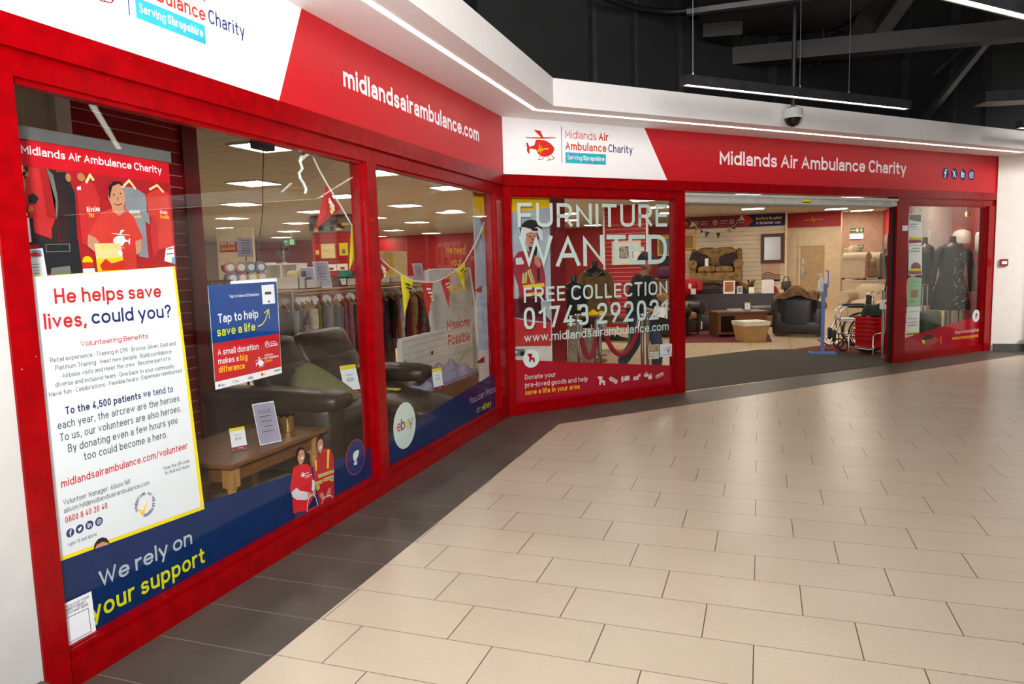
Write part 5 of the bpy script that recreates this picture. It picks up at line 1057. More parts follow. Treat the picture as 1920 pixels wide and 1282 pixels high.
# things on the shelf above the rail
ZS_ = RZ + .078
def shelf_box(px0, px1, h, m, label, group, x=RXX, dep=.16, lid=False):
    y0, y1 = AX(px0, 530, x).y, AX(px1, 530, x).y; t = Thing('storage_box', label, 'box', group); th = .008
    b = MB(m).box(x - dep, x + dep, y0, y1, ZS_, ZS_ + .01).box(x - dep, x - dep + th, y0, y1, ZS_, ZS_ + h).box(x + dep - th, x + dep, y0, y1, ZS_, ZS_ + h).box(x - dep, x + dep, y0, y0 + th, ZS_, ZS_ + h).box(x - dep, x + dep, y1 - th, y1, ZS_, ZS_ + h)
    t.part('tray', b); t.part('rim', MB(m).box(x + dep, x + dep + .008, y0 - .008, y1 + .008, ZS_ + h - .016, ZS_ + h).box(x - dep - .008, x + dep + .008, y0 - .008, y0, ZS_ + h - .016, ZS_ + h)); return t.done()
gB = 'white boxes on the rail shelf'
shelf_box(536, 548, .13, 'shop_white', 'tall white box on the rail shelf, seen above the donation sign', gB); shelf_box(550, 579, .1, 'shop_white', 'white box with a low front on the rail shelf, beside the tall lilac leaflet', gB); shelf_box(628, 658, .09, 'shop_white', 'wide white box on the rail shelf under the teal hat', gB); shelf_box(712, 758, .08, 'shop_white', 'white box on the rail shelf seen past the red mullion', gB)
def ycard(px, h, w, label, price=''): price_card((RXX + .1, AX(px, 530, RXX + .1).y, ZS_), math.radians(60), w, h, label, price, .25, 'cards on the rail shelf', True)
ycard(580, .24, .17, 'small lilac leaflet leaning on the rail shelf'); ycard(608, .3, .19, 'tall lilac leaflet leaning on the middle of the rail shelf'); ycard(788, .26, .17, 'lilac leaflet leaning on the rail shelf beside the speckled bed panel')
mat('teal_felt', (46, 120, 104), .8); mat('brown_felt', (98, 66, 50), .8); mat('straw', (190, 166, 120), .8, var=.15, vscale=60)
def hat(px, m, label, r=.1, h=.1, x=RXX, z=None):
    y = AX(px, 530, x).y; z = ZS_ if z is None else z; t = Thing('hat', label, 'hat', 'hats on the rail shelf', Matrix.Translation((x, y, z)))
    t.part('crown', MB(m).lathe([(r * .95, .004), (r * .9, h * .5), (r * .75, h * .9), (r * .3, h), (.001, h * .97)], n=18), 60); t.part('brim', MB(m).lathe([(r * 1.7, .02), (r * 1.3, 0), (r * .9, .004), (r * .9, .01), (r * 1.3, .008)], n=18), 60); return t.done()
hat(551, 'straw', 'pale straw hat in the white box on the rail shelf', .08, .1, z=ZS_ + .1); hat(625, 'brown_felt', 'brown felt hat on the rail shelf before the notices'); hat(648, 'teal_felt', 'teal hat on the wide white box', .09, .1, z=ZS_ + .09); hat(566, 'black', 'small black hat in the low white box', .07, .1, z=ZS_ + .1)
q0, q1 = AX(717, 492, -2.35), AX(759, 471, -2.35); t = Thing('picture_box', 'cream box with an orange picture on the rail shelf past the mullion', 'box'); t.part('box', MB('cream').box(-2.42, -2.32, q0.y, q1.y, ZS_ + .081, q1.z)); t.part('printed_picture', MB('print_cream').box(-2.319, -2.318, q0.y + .03, q1.y - .03, ZS_ + .1, q1.z - .02).box(-2.318, -2.317, q0.y + .12, q0.y + .24, ZS_ + .11, q1.z - .03, 'gold_yellow')); t.done()
one('bookshelf_unit', MB('brown_felt').box(-3.0, -2.7, 1.9, 2.6, 0, 1.52).box(-2.7, -2.66, 1.86, 2.64, 1.5, 1.54, 'wood_light'), 'brown shelf unit behind the rail shelf', 'shelf')

# ---- round pastel tubs on a clear stand, behind the donation sign
t = Thing('display_stand', 'chrome post display stand holding round pastel tubs', 'stand'); bx = -1.95; c = AX(462, 510, bx); F_ = c
t.part('post', MB('chrome').cyl((bx - .06, c.y, 0), (bx - .06, c.y, 1.62), .012, n=10), 50); t.part('foot', MB('chrome').lathe([(.2, 0), (.2, .015), (.02, .03)], (bx - .06, c.y, 0), 20), 50)
zz = [AX(450, y, bx).z for y in (501, 521)]; t.part('shelf_tier', MB('clear').box(bx - .12, bx + .03, c.y - .26, c.y + .26, zz[0] - .058, zz[0] - .052)); t.part('shelf_tier', MB('clear').box(bx - .12, bx + .03, c.y - .26, c.y + .26, zz[1] - .058, zz[1] - .052)); t.done()
TUB = [('coral', (206, 120, 108)), ('tan', (176, 124, 96)), ('blue', (84, 136, 164)), ('grey lilac', (140, 130, 150)), ('lilac', (150, 134, 160)), ('rose', (206, 128, 136)), ('yellow', (214, 186, 92)), ('pale pink', (214, 160, 156))]
for i, ((n_, c_), px) in enumerate(zip(TUB, (432, 452.6, 471, 489.5, 435.4, 454, 473, 491))):
    k = 'tub_' + n_.replace(' ', '_'); mat(k, c_, .4); q = AX(px, 500, bx); zc = zz[i // 4]; t = Thing('round_tub', '%s round tub facing out on the %s tier of the display stand' % (n_, ('upper', 'lower')[i // 4]), 'tub', 'pastel tubs on the display stand')
    F = Matrix.Translation((bx, q.y, zc)) @ Matrix.Rotation(math.radians(60), 4, 'Z') @ Matrix.Rotation(math.radians(90), 4, 'X'); t.F = F
    t.part('tub', MB(k).lathe([(.045, -.1), (.05, -.095), (.05, -.012)], n=20), 50); t.part('lid', MB(k).lathe([(.052, -.012), (.052, .0), (.046, .006), (.001, .006)], n=20).lathe([(.03, .0065), (.001, .0068)], n=16, m='paper'), 50); t.done()
# card on a stem and a tangle of necklaces next to it
t = Thing('sign_stand', 'lilac poster in a holder on a chrome stem above the pastel tubs', 'sign'); q0, q1 = AX(447, 481, -2.02), AX(472, 446, -2.02)
t.part('stem', MB('chrome').cyl((-2.02, (q0.y + q1.y) / 2, 1.4), (-2.02, (q0.y + q1.y) / 2, q0.z + .02), .008)); m = MB('lilac_cloth').box(-2.024, -2.016, q0.y, q1.y, q0.z, q1.z)
for k in range(6): m.box(-2.0155, -2.015, q0.y + .04, q1.y - .04, q0.z + .03 + .022 * k, q0.z + .038 + .022 * k, 'print_grey')
t.part('poster_sheet', m); t.done()
t = Thing('jewellery_stand', 'crowded necklace stand by the red partition edge', 'jewellery stand'); jx = -1.9; c = AX(398, 515, jx)
mat('beads', (96, 92, 74), .5, c2=(40, 60, 52), vscale=80, thr=(.45, .52)); mat('beads_red', (150, 66, 50), .4, c2=(60, 50, 60), vscale=90, thr=(.45, .52))
t.part('column', MB('beads').cyl((jx, c.y, 0), (jx, c.y, 1.3), .07, n=14), 50); t.part('hook_arm', MB('brown_felt').box(jx - .02, jx + .02, c.y - .05, c.y + .22, 1.46, 1.49).cyl((jx, c.y, 1.3), (jx, c.y, 1.49), .015)); m = MB('beads')
for k in range(16):
    y = c.y - .1 + .02 * k; m.use(('beads', 'beads_red', 'gold')[k % 3]).tube([(jx + .04, y, 1.47), (jx + .07, y - .02, 1.36), (jx + .08, y, 1.24 + .02 * (k % 4)), (jx + .07, y + .03, 1.36), (jx + .03, y + .01, 1.47)], .009, 5)
t.part('necklace_strands', m, 60); t.part('price_tag', MB('paper').box(jx + .1, jx + .104, c.y + .09, c.y + .14, 1.3, 1.38).box(jx + .1, jx + .105, c.y + .09, c.y + .14, 1.29, 1.31, 'notice_yellow')); t.done()

# ---- far in: red column with clock and notices
m = MB('slat_red_far').box(-7.86, -6.76, 8.13, 8.9, 0, 2.85); struct('wall_column', m)
Y8 = 8.12
def onY(px0, py0, px1, py1, Y=Y8): a, b = AY(px0, py1, Y), AY(px1, py0, Y); return a.x, b.x, a.z, b.z
x0, x1, z0, z1 = onY(581, 405, 658, 437); m = MB('photo_grey').box(x0, x1, Y8 - .02, Y8, z0, z1); random.seed(5)
for k in range(14): u, v = random.uniform(x0, x1 - .2), random.uniform(z0, z1 - .12); m.box(u, u + random.uniform(.08, .2), Y8 - .022 - .0006 * k, Y8 - .02, v, v + random.uniform(.04, .12), ('pic_dark', 'pic_black', 'gold_yellow', 'pic_grey', 'pic_dark', 'print_cream')[k % 6])
one('photo_board', m, 'dark photo panel across the top of the red column', 'picture')
x0, x1, z0, z1 = onY(604, 456, 629, 485); t = Thing('wall_clock', 'square cream wall clock on the red column', 'clock'); cx, cz = (x0 + x1) / 2, (z0 + z1) / 2
t.part('case', MB('wood_light').box(x0, x1, Y8 - .03, Y8, z0, z1)); t.part('face', MB('print_cream').box(x0 + .015, x1 - .015, Y8 - .033, Y8 - .03, z0 + .015, z1 - .015)); t.part('hand', MB('black').stroke([(cx, cz), (cx + .03, cz - .02)], .008, Y8 - .0345)); t.part('hand', MB('black').stroke([(cx, cz), (cx - .12, cz + .02)], .008, Y8 - .0345)); t.done()
for (a_, b_, c_, d_), m1, m2, lb in (((588, 457, 602, 481), 'ink_red', 'print_cream', 'red and cream poster beside the square clock'), ((637, 455, 652, 479), 'notice_yellow', 'photo_grey', 'yellow and grey poster beside the square clock'), ((588, 495, 608, 512), 'paper', 'grey', 'white notice below the red and cream poster'), ((612, 495, 631, 508), 'paper', 'dark_red', 'white notice straight below the clock'), ((633, 494, 652, 507), 'paper', 'ink_red', 'white notice with red heart below the yellow poster')):
    x0, x1, z0, z1 = onY(a_, b_, c_, d_); one('poster', MB(m1).box(x0, x1, Y8 - .006, Y8, z0, z1).box(x0 + (x1 - x0) * .3, x1 - (x1 - x0) * .3, Y8 - .008, Y8 - .006, z0 + (z1 - z0) * .15, z0 + (z1 - z0) * .5, m2), lb, 'poster', 'notices on the red column')
x0, x1, z0, z1 = onY(530, 447.5, 552, 460, 10.5); t = Thing('exit_sign', 'green hanging exit sign with white arrow and running figure over the shop floor', 'sign'); mat('exit_green', (16, 140, 70), .4); ym = 10.5
t.part('board', MB('exit_green').box(x0, x1, ym, ym + .03, z0, z1)); w, h = x1 - x0, z1 - z0; m = MB('paper'); cx = x0 + w * .27
m.stroke([(cx, z0 + .15 * h), (cx, z0 + .8 * h)], .02, ym - .001).stroke([(cx - .06, z0 + .5 * h), (cx, z0 + .82 * h), (cx + .06, z0 + .5 * h)], .02, ym - .001); m.pl([(x0 + w * .62, z0 + .1 * h), (x0 + w * .92, z0 + .1 * h), (x0 + w * .92, z0 + .9 * h), (x0 + w * .62, z0 + .9 * h)], ym - .001)
m.use('exit_green').stroke([(x0 + w * .7, z0 + .25 * h), (x0 + w * .77, z0 + .5 * h), (x0 + w * .85, z0 + .3 * h)], .016, ym - .002).stroke([(x0 + w * .77, z0 + .5 * h), (x0 + w * .79, z0 + .75 * h)], .02, ym - .002); t.part('symbols', m)
t.part('hanger', MB('alu').cyl(((x0 + x1) / 2 - .1, ym + .015, z1), ((x0 + x1) / 2 - .1, ym + .015, 2.85), .006).cyl(((x0 + x1) / 2 + .1, ym + .015, z1), ((x0 + x1) / 2 + .1, ym + .015, 2.85), .006)); t.done()
# cream board with red header, white cabinets and a fan
x0, x1, z0, z1 = onY(411, 425, 472, 520, 7.0); t = Thing('display_board', 'cream board with a red strip of yellow and white wording beyond the tubs', 'board'); t.part('board', MB('cream').box(x0, x1, 7.0, 7.06, 0, z1)); a_, b_, c_, d_ = onY(413, 452, 446, 473, 6.99); m = MB('sign_red').box(a_, b_, 6.985, 6.995, c_, d_); text(m, 'once them', a_ + .02, b_ - .1, c_ + .17, .09, .16, 'paper', 6.983); text(m, 'donated', a_ + .05, b_ - .1, c_ + .04, .09, .16, 'gold_yellow', 6.983); t.part('header_strip', m); t.done()
x0, x1, z0, z1 = onY(500, 490, 557, 560, 5.5); t = Thing('shelf_unit', 'white open shelf unit in front of the far red wall', 'shelf'); t.part('carcass', MB('shop_white').box(x0, x0 + .03, 5.5, 5.85, 0, z1).box(x1 - .03, x1, 5.5, 5.85, 0, z1 - .06).box(x0, x1, 5.83, 5.85, 0, z1 - .03).box((x0 + x1) / 2 - .015, (x0 + x1) / 2 + .015, 5.5, 5.83, 0, z1 - .03))
for k in range(5): t.part('shelf', MB('shop_white').box(x0 + .03, x1 - .03, 5.5, 5.83, z1 - .06 - .3 * k, z1 - .03 - .3 * k))
t.done()
q = AY(527, 470, 5.6); zt = z1 - .03; t = Thing('desk_fan', 'black desk fan on the white shelf unit', 'fan', None, Matrix.Translation((q.x, 5.65, zt))); zc = q.z - zt; m = MB('black')
for r in (.05, .09, .13, .17): m.tube([(r * math.cos(i * math.pi / 12), 0, zc + r * math.sin(i * math.pi / 12)) for i in range(24)], .005, 5, closed=True)
for i in range(8): m.tube([(0, -.01, zc), (.17 * math.cos(i * math.pi / 4), 0, zc + .17 * math.sin(i * math.pi / 4))], .004, 4)
t.part('guard', m); m = MB('smoked')
for i in range(3): a_ = i * 2.1; m.add([(0, .012, zc), (.14 * math.cos(a_), .004, zc + .14 * math.sin(a_)), (.14 * math.cos(a_ + .7), .026, zc + .14 * math.sin(a_ + .7)), (0, .018, zc), (.14 * math.cos(a_), .01, zc + .14 * math.sin(a_)), (.14 * math.cos(a_ + .7), .032, zc + .14 * math.sin(a_ + .7))], [(0, 1, 2), (5, 4, 3), (0, 3, 4, 1), (1, 4, 5, 2), (2, 5, 3, 0)])
t.part('blades', m); t.part('stand', MB('chrome').cyl((0, .02, 0), (0, .02, zc), .014).lathe([(.1, 0), (.1, .015), (.02, .03)], n=16), 50); t.done()
# ================================================================ inside, behind the third window
def onB(px0, py0, px1, py1, d): a, b = UB(px0, py1, d), UB(px1, py0, d); return a[0], b[0], a[1], b[1]
def PB(px, py, d): q = UB(px, py, d); return Vector((q[0], d, q[1]))
DP = .30
a = Art('B', DP, (940, 350, 5.333)); t = Thing('printed_panel', 'tall printed panel of a helmeted air crew member just inside the third window', 'panel', None, FB)
u0, u1 = -.18, a.p((490, 700))[0]; t.part('board', MB('shop_white').box(u0, u1, DP + .003, DP + .03, 0, 2.45)); m = a.new(); P = a.poly
mat('sky_grey', (176, 184, 200), .5); mat('suit_print', (166, 40, 56), .6); mat('suit_dark', (110, 22, 38), .6); mat('helmet', (40, 36, 36), .4)
zt, zb = 2.43, UB(940 + 300 / 5.333, 560 + 470 / 5.333, DP)[1]; m.pl([(u0, zb), (u1, zb), (u1, zt), (u0, zt)], a.D(0), 'sky_grey'); z1_ = a.p((200, 245))[1]; m.pl([(u0, z1_ - .06), (u1, z1_ + .04), (u1, zt), (u0, zt)], a.D(1), 'gold_yellow')
P([(0, 620), (110, 640), (130, 1060), (20, 1080)], 'pic_black', 1); P([(92, 940), (112, 900), (132, 1080), (112, 1090)], 'lime', 2)
P([(120, 720), (170, 650), (260, 640), (330, 690), (400, 720), (440, 900), (440, 1240), (190, 1250), (170, 1000), (110, 830)], 'suit_print', 2); P([(170, 1100), (440, 1080), (400, 1300), (180, 1290)], 'suit_dark', 3)
P([(140, 715), (200, 705), (226, 760), (215, 775), (145, 780)], 'print_white', 3); P([(210, 870), (258, 850), (250, 960), (208, 970)], 'hi_vis', 3); P([(222, 868), (246, 858), (240, 960), (220, 966)], 'silver_tape', 4)
P([(258, 840), (290, 820), (335, 960), (300, 970)], 'hi_vis', 3); P([(270, 840), (286, 832), (325, 955), (308, 962)], 'silver_tape', 4); P([(215, 985), (425, 960), (430, 1000), (215, 1010)], 'hi_vis', 4); P([(240, 1062), (415, 1050), (420, 1080), (240, 1095)], 'hi_vis', 4)
a.oval((300, 440), 112, 110, 'helmet', 3); P([(190, 480), (200, 400), (250, 410), (300, 425), (360, 400), (408, 430), (412, 540), (380, 520), (360, 460), (255, 470), (238, 560), (205, 560)], 'print_white', 4); P([(242, 470), (290, 450), (355, 470), (365, 560), (330, 600), (280, 600), (248, 560)], 'skin', 5); P([(300, 410), (362, 415), (360, 445), (300, 440)], 'helmet', 6)
for c in ((285, 498), (335, 498)): a.oval(c, 12, 7, 'hair_dark', 6, 8)
a.line([(290, 560), (325, 558)], .012, 'dark_red', 6); P([(300, 510), (316, 510), (322, 538), (300, 540)], 'suit_print', 6)
P([(270, 600), (360, 600), (350, 690), (290, 690)], 'pic_black', 4); P([(330, 700), (370, 700), (400, 780), (372, 810), (330, 770)], 'skin', 5); P([(355, 820), (380, 815), (385, 940), (358, 945)], 'pic_black', 5)
a.z = (940, 560, 5.333); P([(60, 0), (470, 0), (495, 240), (90, 180)], 'suit_dark', 3); P([(-40, 190), (100, 185), (300, 235), (495, 240), (495, 470), (-40, 478)], 'pic_red2', 4); P([(390, 20), (480, 0), (490, 220), (400, 120)], 'sky_grey', 5)
t.part('printed_scene', a.mb, label='air crew member in red suit and dark helmet'); a.new(); P([(110, 502), (235, 500), (238, 570), (112, 572)], 'photo_grey', 1); a.oval((208, 548), 22, 24, 'black', 2, 14); P([(134, 520), (158, 520), (158, 545), (134, 548)], 'paper', 2); t.part('wall_socket', a.mb); t.done()
struct('wall_pillar', MB('red_dark').box(PB(1036, 500, 1.2).x, PB(1061, 500, 1.2).x, 1.2, 1.32, 0, 2.85), FB)
# slatted red panel with white posts, and the framed tree picture
Y3 = 10.0; x0, x1 = AY(1135, 500, Y3).x, AY(1212, 500, Y3).x
struct('wall_slat_panel', MB('slat_red').box(x0, x1, Y3, Y3 + .1, 0, 2.85).box(x0 - .04, x0, Y3 - .03, Y3 + .1, 0, 2.85, 'white').box(x1, x1 + .04, Y3 - .03, Y3 + .1, 0, 2.85, 'white').box(x0 + .1, x1, Y3 - .012, Y3, 2.5, 2.85, 'sign_red'))
def picture(name, label, cat, px, Y, frame, mount, img, fw=.04, mirror=False, group=None):
    x0, x1, z0, z1 = onY(*px, Y); t = Thing(name, label, cat, group)
    t.part('frame', MB(frame).box(x0, x1, Y - .035, Y, z0, z0 + fw).box(x0, x1, Y - .035, Y, z1 - fw, z1).box(x0, x0 + fw, Y - .035, Y, z0 + fw, z1 - fw).box(x1 - fw, x1, Y - .035, Y, z0 + fw, z1 - fw))
    m = MB(mount).box(x0 + fw, x1 - fw, Y - .02, Y - .004, z0 + fw, z1 - fw); w, h = x1 - x0, z1 - z0
    if img: m.box(x0 + w * .26, x1 - w * .26, Y - .022, Y - .02, z0 + h * .26, z1 - h * .24, img)
    t.part('mirror_glass' if mirror else 'picture', m); return t, x0, x1, z0, z1
mat('tree_print', (170, 166, 160), .6, c2=(70, 68, 66), vscale=16, thr=(.42, .5)); mat('mirror', (96, 92, 88), .22, 1., var=.0); mat('tan_panel', (176, 140, 92), .6); mat('gold_frame', (214, 176, 60), .4, .3)
t, *_ = picture('framed_picture', 'cream framed tree print on the slatted red panel', 'picture', (1148, 450, 1202, 497), Y3, 'cream', 'paper', 'tree_print', .03); t.done()
t, *_ = picture('framed_picture', 'wide gold framed tan board on the cream slatted wall, behind the red door post', 'picture', (1234, 438, 1303, 470), 15.64, 'gold_frame', 'tan_panel', None, .05); t.done()
t, *_ = picture('framed_picture', 'narrow gold framed picture seen behind the capped man', 'picture', (1233, 444, 1260, 480), 15.2, 'gold_frame', 'photo_grey', None, .05)
t.part('stand', MB('black').box(AY(1234, 500, 15.2).x, AY(1260, 500, 15.2).x, 15.2, 15.5, 0, onY(1233, 444, 1260, 480, 15.2)[2])); t.done()
# dressmaker figures -------------------------------------------------
def bust(mb, h, s=1., neck=True, n=22, low=.0):
    """torso outline from hip to neck, standing height h at the shoulder line"""
    prof = [(.15, -.62), (.165, -.5), (.13, -.3), (.15, -.12), (.175, -.02), (.15, .05), (.06, .09), (.045, .12), (.045, .2), (.0005, .21)]
    return mb.lathe([(r * s, h + z * s) for r, z in prof], (0, 0, 0), n, sx=1.15, sy=.72)
def coat(mb, h, L, s=1., flare=.1, n=26, open_=False):
    PR = [(0, .062, .055, .10, 0), (.03, .1, .075, .075, .01), (.08, .19, .1, .03, .03), (.14, .215, .12, -.04, .03), (.3, .205, .135, -.18, 0), (.5, .175, .125, -.40, 0), (.7, .2 + flare * .5, .15, -.40 - (L - .40) * .4, 0), (1, .215 + flare, .165 + flare * .4, -L, 0)]
    def f(u, v):
        k = next(i for i in range(len(PR) - 1) if v <= PR[i + 1][0] + 1e-9); a_, b_ = PR[k], PR[k + 1]; q = (v - a_[0]) / (b_[0] - a_[0]); w, e, z, dr = [a_[i] + (b_[i] - a_[i]) * q for i in (1, 2, 3, 4)]; c = math.cos(2 * math.pi * u); r = 1 + .035 * v * math.sin(2 * math.pi * u * 7)
        return (w * s * c * r, e * s * math.sin(2 * math.pi * u) * r, h + z * (s if v < .5 else 1) - dr * abs(c) ** 2)
    return mb.grid(f, n, 20, closed=True)
    mb.grid(lambda u, v: ((.215 * s if v > .02 else .1 * s) * (1 + flare * v * 2) * (1 - .1 * math.sin(math.pi * min(1, v * 1.6)) ** 2) * math.cos(2 * math.pi * u) * (.55 if v < .001 else 1), (.15 * s) * (1 + flare * v * 2.5 + .05 * math.sin(2 * math.pi * u * 6) * v) * math.sin(2 * math.pi * u) * (.5 if v < .001 else 1), h + .06 * s - (L) * v - .09 * s * (abs(math.cos(2 * math.pi * u)) ** 2) * (1 - v) * (v > .001)), n, 12, closed=True); return mb
def arm(mb, h, side, s=1., bend=.05, L=.56):
    return mb.tube([(side * .15 * s, 0, h - .0), (side * .225 * s, -.01, h - .09), (side * .27 * s, -.02, h - .3), (side * (.27 + bend) * s, -.05, h - L)], [.065 * s, .07 * s, .06 * s, .045 * s], 10, flat=.9)
mat('tan_coat', (116, 86, 46), .85, var=.1); mat('mannequin_black', (24, 22, 22), .35); mat('mannequin_grey', (64, 60, 58), .8); mat('satin', (200, 190, 176), .45, var=.03); mat('floral', (26, 26, 28), .8, c2=(150, 146, 138), vscale=26, thr=(.40, .44)); mat('dark_coat', (18, 30, 36), .8, c2=(22, 40, 24), vscale=1.2)
p = AY(1116, 560, 4.9); t = Thing('mannequin', 'black mannequin bust in a tan coat behind the third window', 'mannequin', None, Matrix.Translation((p.x, 4.9, 0)) @ Matrix.Rotation(.35, 4, 'Z')); hz = AY(1116, 512, 4.9).z
t.part('torso', bust(MB('mannequin_black'), hz), 60); m = coat(MB('tan_coat'), hz - .02, .82, 1.02); arm(m, hz, 1); arm(m, hz, -1); t.part('coat', m, 60); t.part('necklace', MB('gold').tube([(.1 * math.cos(i * .4), -.1 - .05 * math.sin(math.pi * i / 15), hz + .05 - .13 * math.sin(math.pi * i / 15)) for i in range(-0, 8)], .012, 6), 60)
t.part('stand', MB('chrome').cyl((0, 0, 0), (0, 0, hz - .55), .018).lathe([(.18, 0), (.18, .012), (.02, .03)], n=20), 50); t.done()
# black dress on the round rail, plinths and tables
def simple_stand(px, y, z1, label, colm, w=.19, L=.7, tag=True):
    p = AY(px, 560, y); t = Thing('mannequin', label, 'mannequin', None, Matrix.Translation((p.x, y, 0)) @ Matrix.Rotation(.3, 4, 'Z')); t.part('torso', bust(MB('mannequin_black'), z1), 60); t.part('dress', coat(MB(colm), z1 - .02, L, w / .19, .05), 60)
    if tag: t.part('price_tag', MB('paper').box(.04, .1, -.2, -.197, z1 - .34, z1 - .25).box(.04, .1, -.201, -.2, z1 - .35, z1 - .32, 'gold_yellow'))
    t.part('stand', MB('chrome').cyl((0, 0, 0), (0, 0, z1 - .55), .018).lathe([(.18, 0), (.18, .012), (.02, .03)], n=20), 50); t.done()
simple_stand(1076, 4.4, AY(1076, 540, 4.4).z, 'black mannequin in a black dress with yellow tag beside the tan coat', 'cloth_black', .2, .62)
mat('snake', (150, 138, 122), .5, c2=(92, 82, 72), vscale=60, thr=(.42, .52))
def plinth(px0, px1, pyt, y, label):
    a_, b_ = AY(px0, pyt, y), AY(px1, pyt, y); w = b_.x - a_.x; t = Thing('plinth', label, 'plinth', 'snakeskin plinths'); t.part('body', MB('snake').box(a_.x, b_.x, y, y + w, 0, a_.z - .02)); t.part('top_plate', MB('sticker_cream').box(a_.x - .01, b_.x + .01, y - .01, y + w + .01, a_.z - .02, a_.z)); t.done(); return a_.z
zp = plinth(1064, 1082, 607, 2.9, 'snakeskin patterned plinth beside the red pillar, cream topped'); plinth(1088, 1108, 617, 3.6, 'second snakeskin patterned plinth behind the first rope')
p = AY(1113, 590, 4.2); t = Thing('round_table', 'round dark table with folded yellow cloth under the tan coat', 'table', None, Matrix.Translation((p.x, 4.2, 0))); zt_ = p.z
t.part('table_top', MB('brown_felt').lathe([(.36, zt_ - .03), (.37, zt_ - .015), (.36, zt_), (.001, zt_)], n=28), 50); t.part('stem', MB('brown_felt').cyl((0, 0, 0), (0, 0, zt_ - .02), .03)); t.part('foot', MB('brown_felt').lathe([(.2, 0), (.2, .02), (.03, .05)], n=20), 50); t.done()
one('folded_cloth', MB('gold_yellow').grid(lambda u, v: (p.x - .14 + .34 * u, 4.05 + .2 * v, zt_ + .012 + .055 * math.sin(math.pi * u) ** .5 * math.sin(math.pi * v) ** .5 * (1 + .4 * math.sin(14 * u + 4 * v))), 20, 10).box(p.x - .13, p.x + .19, 4.06, 4.24, zt_, zt_ + .012), 'folded yellow cloth on the round dark table', 'cloth', smooth=60)
a_, b_ = AY(1112, 640, 5.4), AY(1182, 640, 5.4); t = Thing('shoe_rack', 'low wooden two tier rack of shoes behind the second rope', 'rack')
t.part('shelf', MB('wood_light').box(a_.x, b_.x, 5.4, 5.8, .16, .185)); t.part('shelf', MB('photo_grey').box(a_.x + .04, b_.x - .02, 5.4, 5.8, .5, .52))
for x in (a_.x, b_.x - .04): t.part('side', MB('photo_grey').box(x, x + .04, 5.4, 5.8, 0, .52))
t.done()
def shoe(x, y, z, label, m='black', s=1.):
    t = Thing('shoe', label, 'shoe', 'shoes on the low rack', Matrix.Translation((x, y, z)) @ Matrix.Scale(s, 4)); t.part('upper', MB(m).grid(lambda u, v: ((-.12 + .24 * v), .042 * math.cos(math.pi * u) * (1 - .35 * abs(2 * v - 1) ** 3), .012 + (.075 - .045 * v + .02 * (v < .3)) * math.sin(math.pi * u) ** .7), 10, 10), 60); t.part('sole', MB('brown_felt').box(-.12, .12, -.035, .035, 0, .012).box(-.12, -.06, -.03, .03, -.0, .014)); t.done()
for i in range(5): shoe(a_.x + .14 + i * (b_.x - a_.x - .3) / 4, 5.55, .185 + .0, 'black shoe on the lower tier of the low rack, %s along' % ORD[i])
for i in range(3): shoe(a_.x + .24 + i * .26, 5.55, .52, 'dark shoe on the upper tier of the low rack, %s along' % ORD[i], ('black', 'brown_felt', 'black')[i])
# rope barrier
PO = [PB(px, 588, .5) for px in (1083, 1124, 1204, 1214)]; PO[3].y = .72; PO[3].x = UB(1214, 590, .72)[0]
mat('velvet', (150, 6, 30), .8, var=.1, vscale=80)
for i, q in enumerate(PO):
    z = q.z; t = Thing('barrier_post', 'chrome rope barrier post, %s behind the third window' % ('first from the printed panel', 'between the two red ropes', 'at the far end of the second rope', 'standing just behind the post at the end')[i], 'post', 'rope barrier posts', FB @ Matrix.Translation((q.x, q.y, 0)))
    t.part('tube', MB('chrome').cyl((0, 0, .02), (0, 0, z - .03), .024, n=16), 50); t.part('finial', MB('chrome').lathe([(.03, z - .03), (.034, z - .02), (.03, z - .005), (.02, z), (.001, z + .004)], n=16), 50); t.part('foot', MB('chrome').lathe([(.15, 0), (.15, .008), (.03, .03), (.024, .05)], n=24), 50); t.part('hook_ring', MB('chrome').lathe([(.034, z - .09), (.036, z - .08), (.034, z - .07)], n=16), 50); t.done()
for (A_, B_), lb in (((PO[0], PO[1]), 'narrow loop of red velvet rope between the first two posts'), ((PO[1], PO[2]), 'wide loop of red velvet rope beyond the middle post')):
    n = 20; w = B_ - A_; pts = [Vector((A_.x + w.x * (k / n) + .03 * (1 - 2 * k / n), .5, A_.z - .08 - (.44 if w.x < .5 else .43) * (1 - (2 * k / n - 1) ** 2) ** (.62 if w.x < .5 else .8))) for k in range(n + 1)]
    t = Thing('barrier_rope', lb, 'rope', 'red ropes of the barrier', FB); t.part('rope', MB('velvet').tube(pts, .028, 10), 60); t.part('end_cap', MB('chrome').cyl(pts[0], pts[1], .031, n=12), 50); t.part('end_cap', MB('chrome').cyl(pts[-2], pts[-1], .031, n=12), 50); t.done()

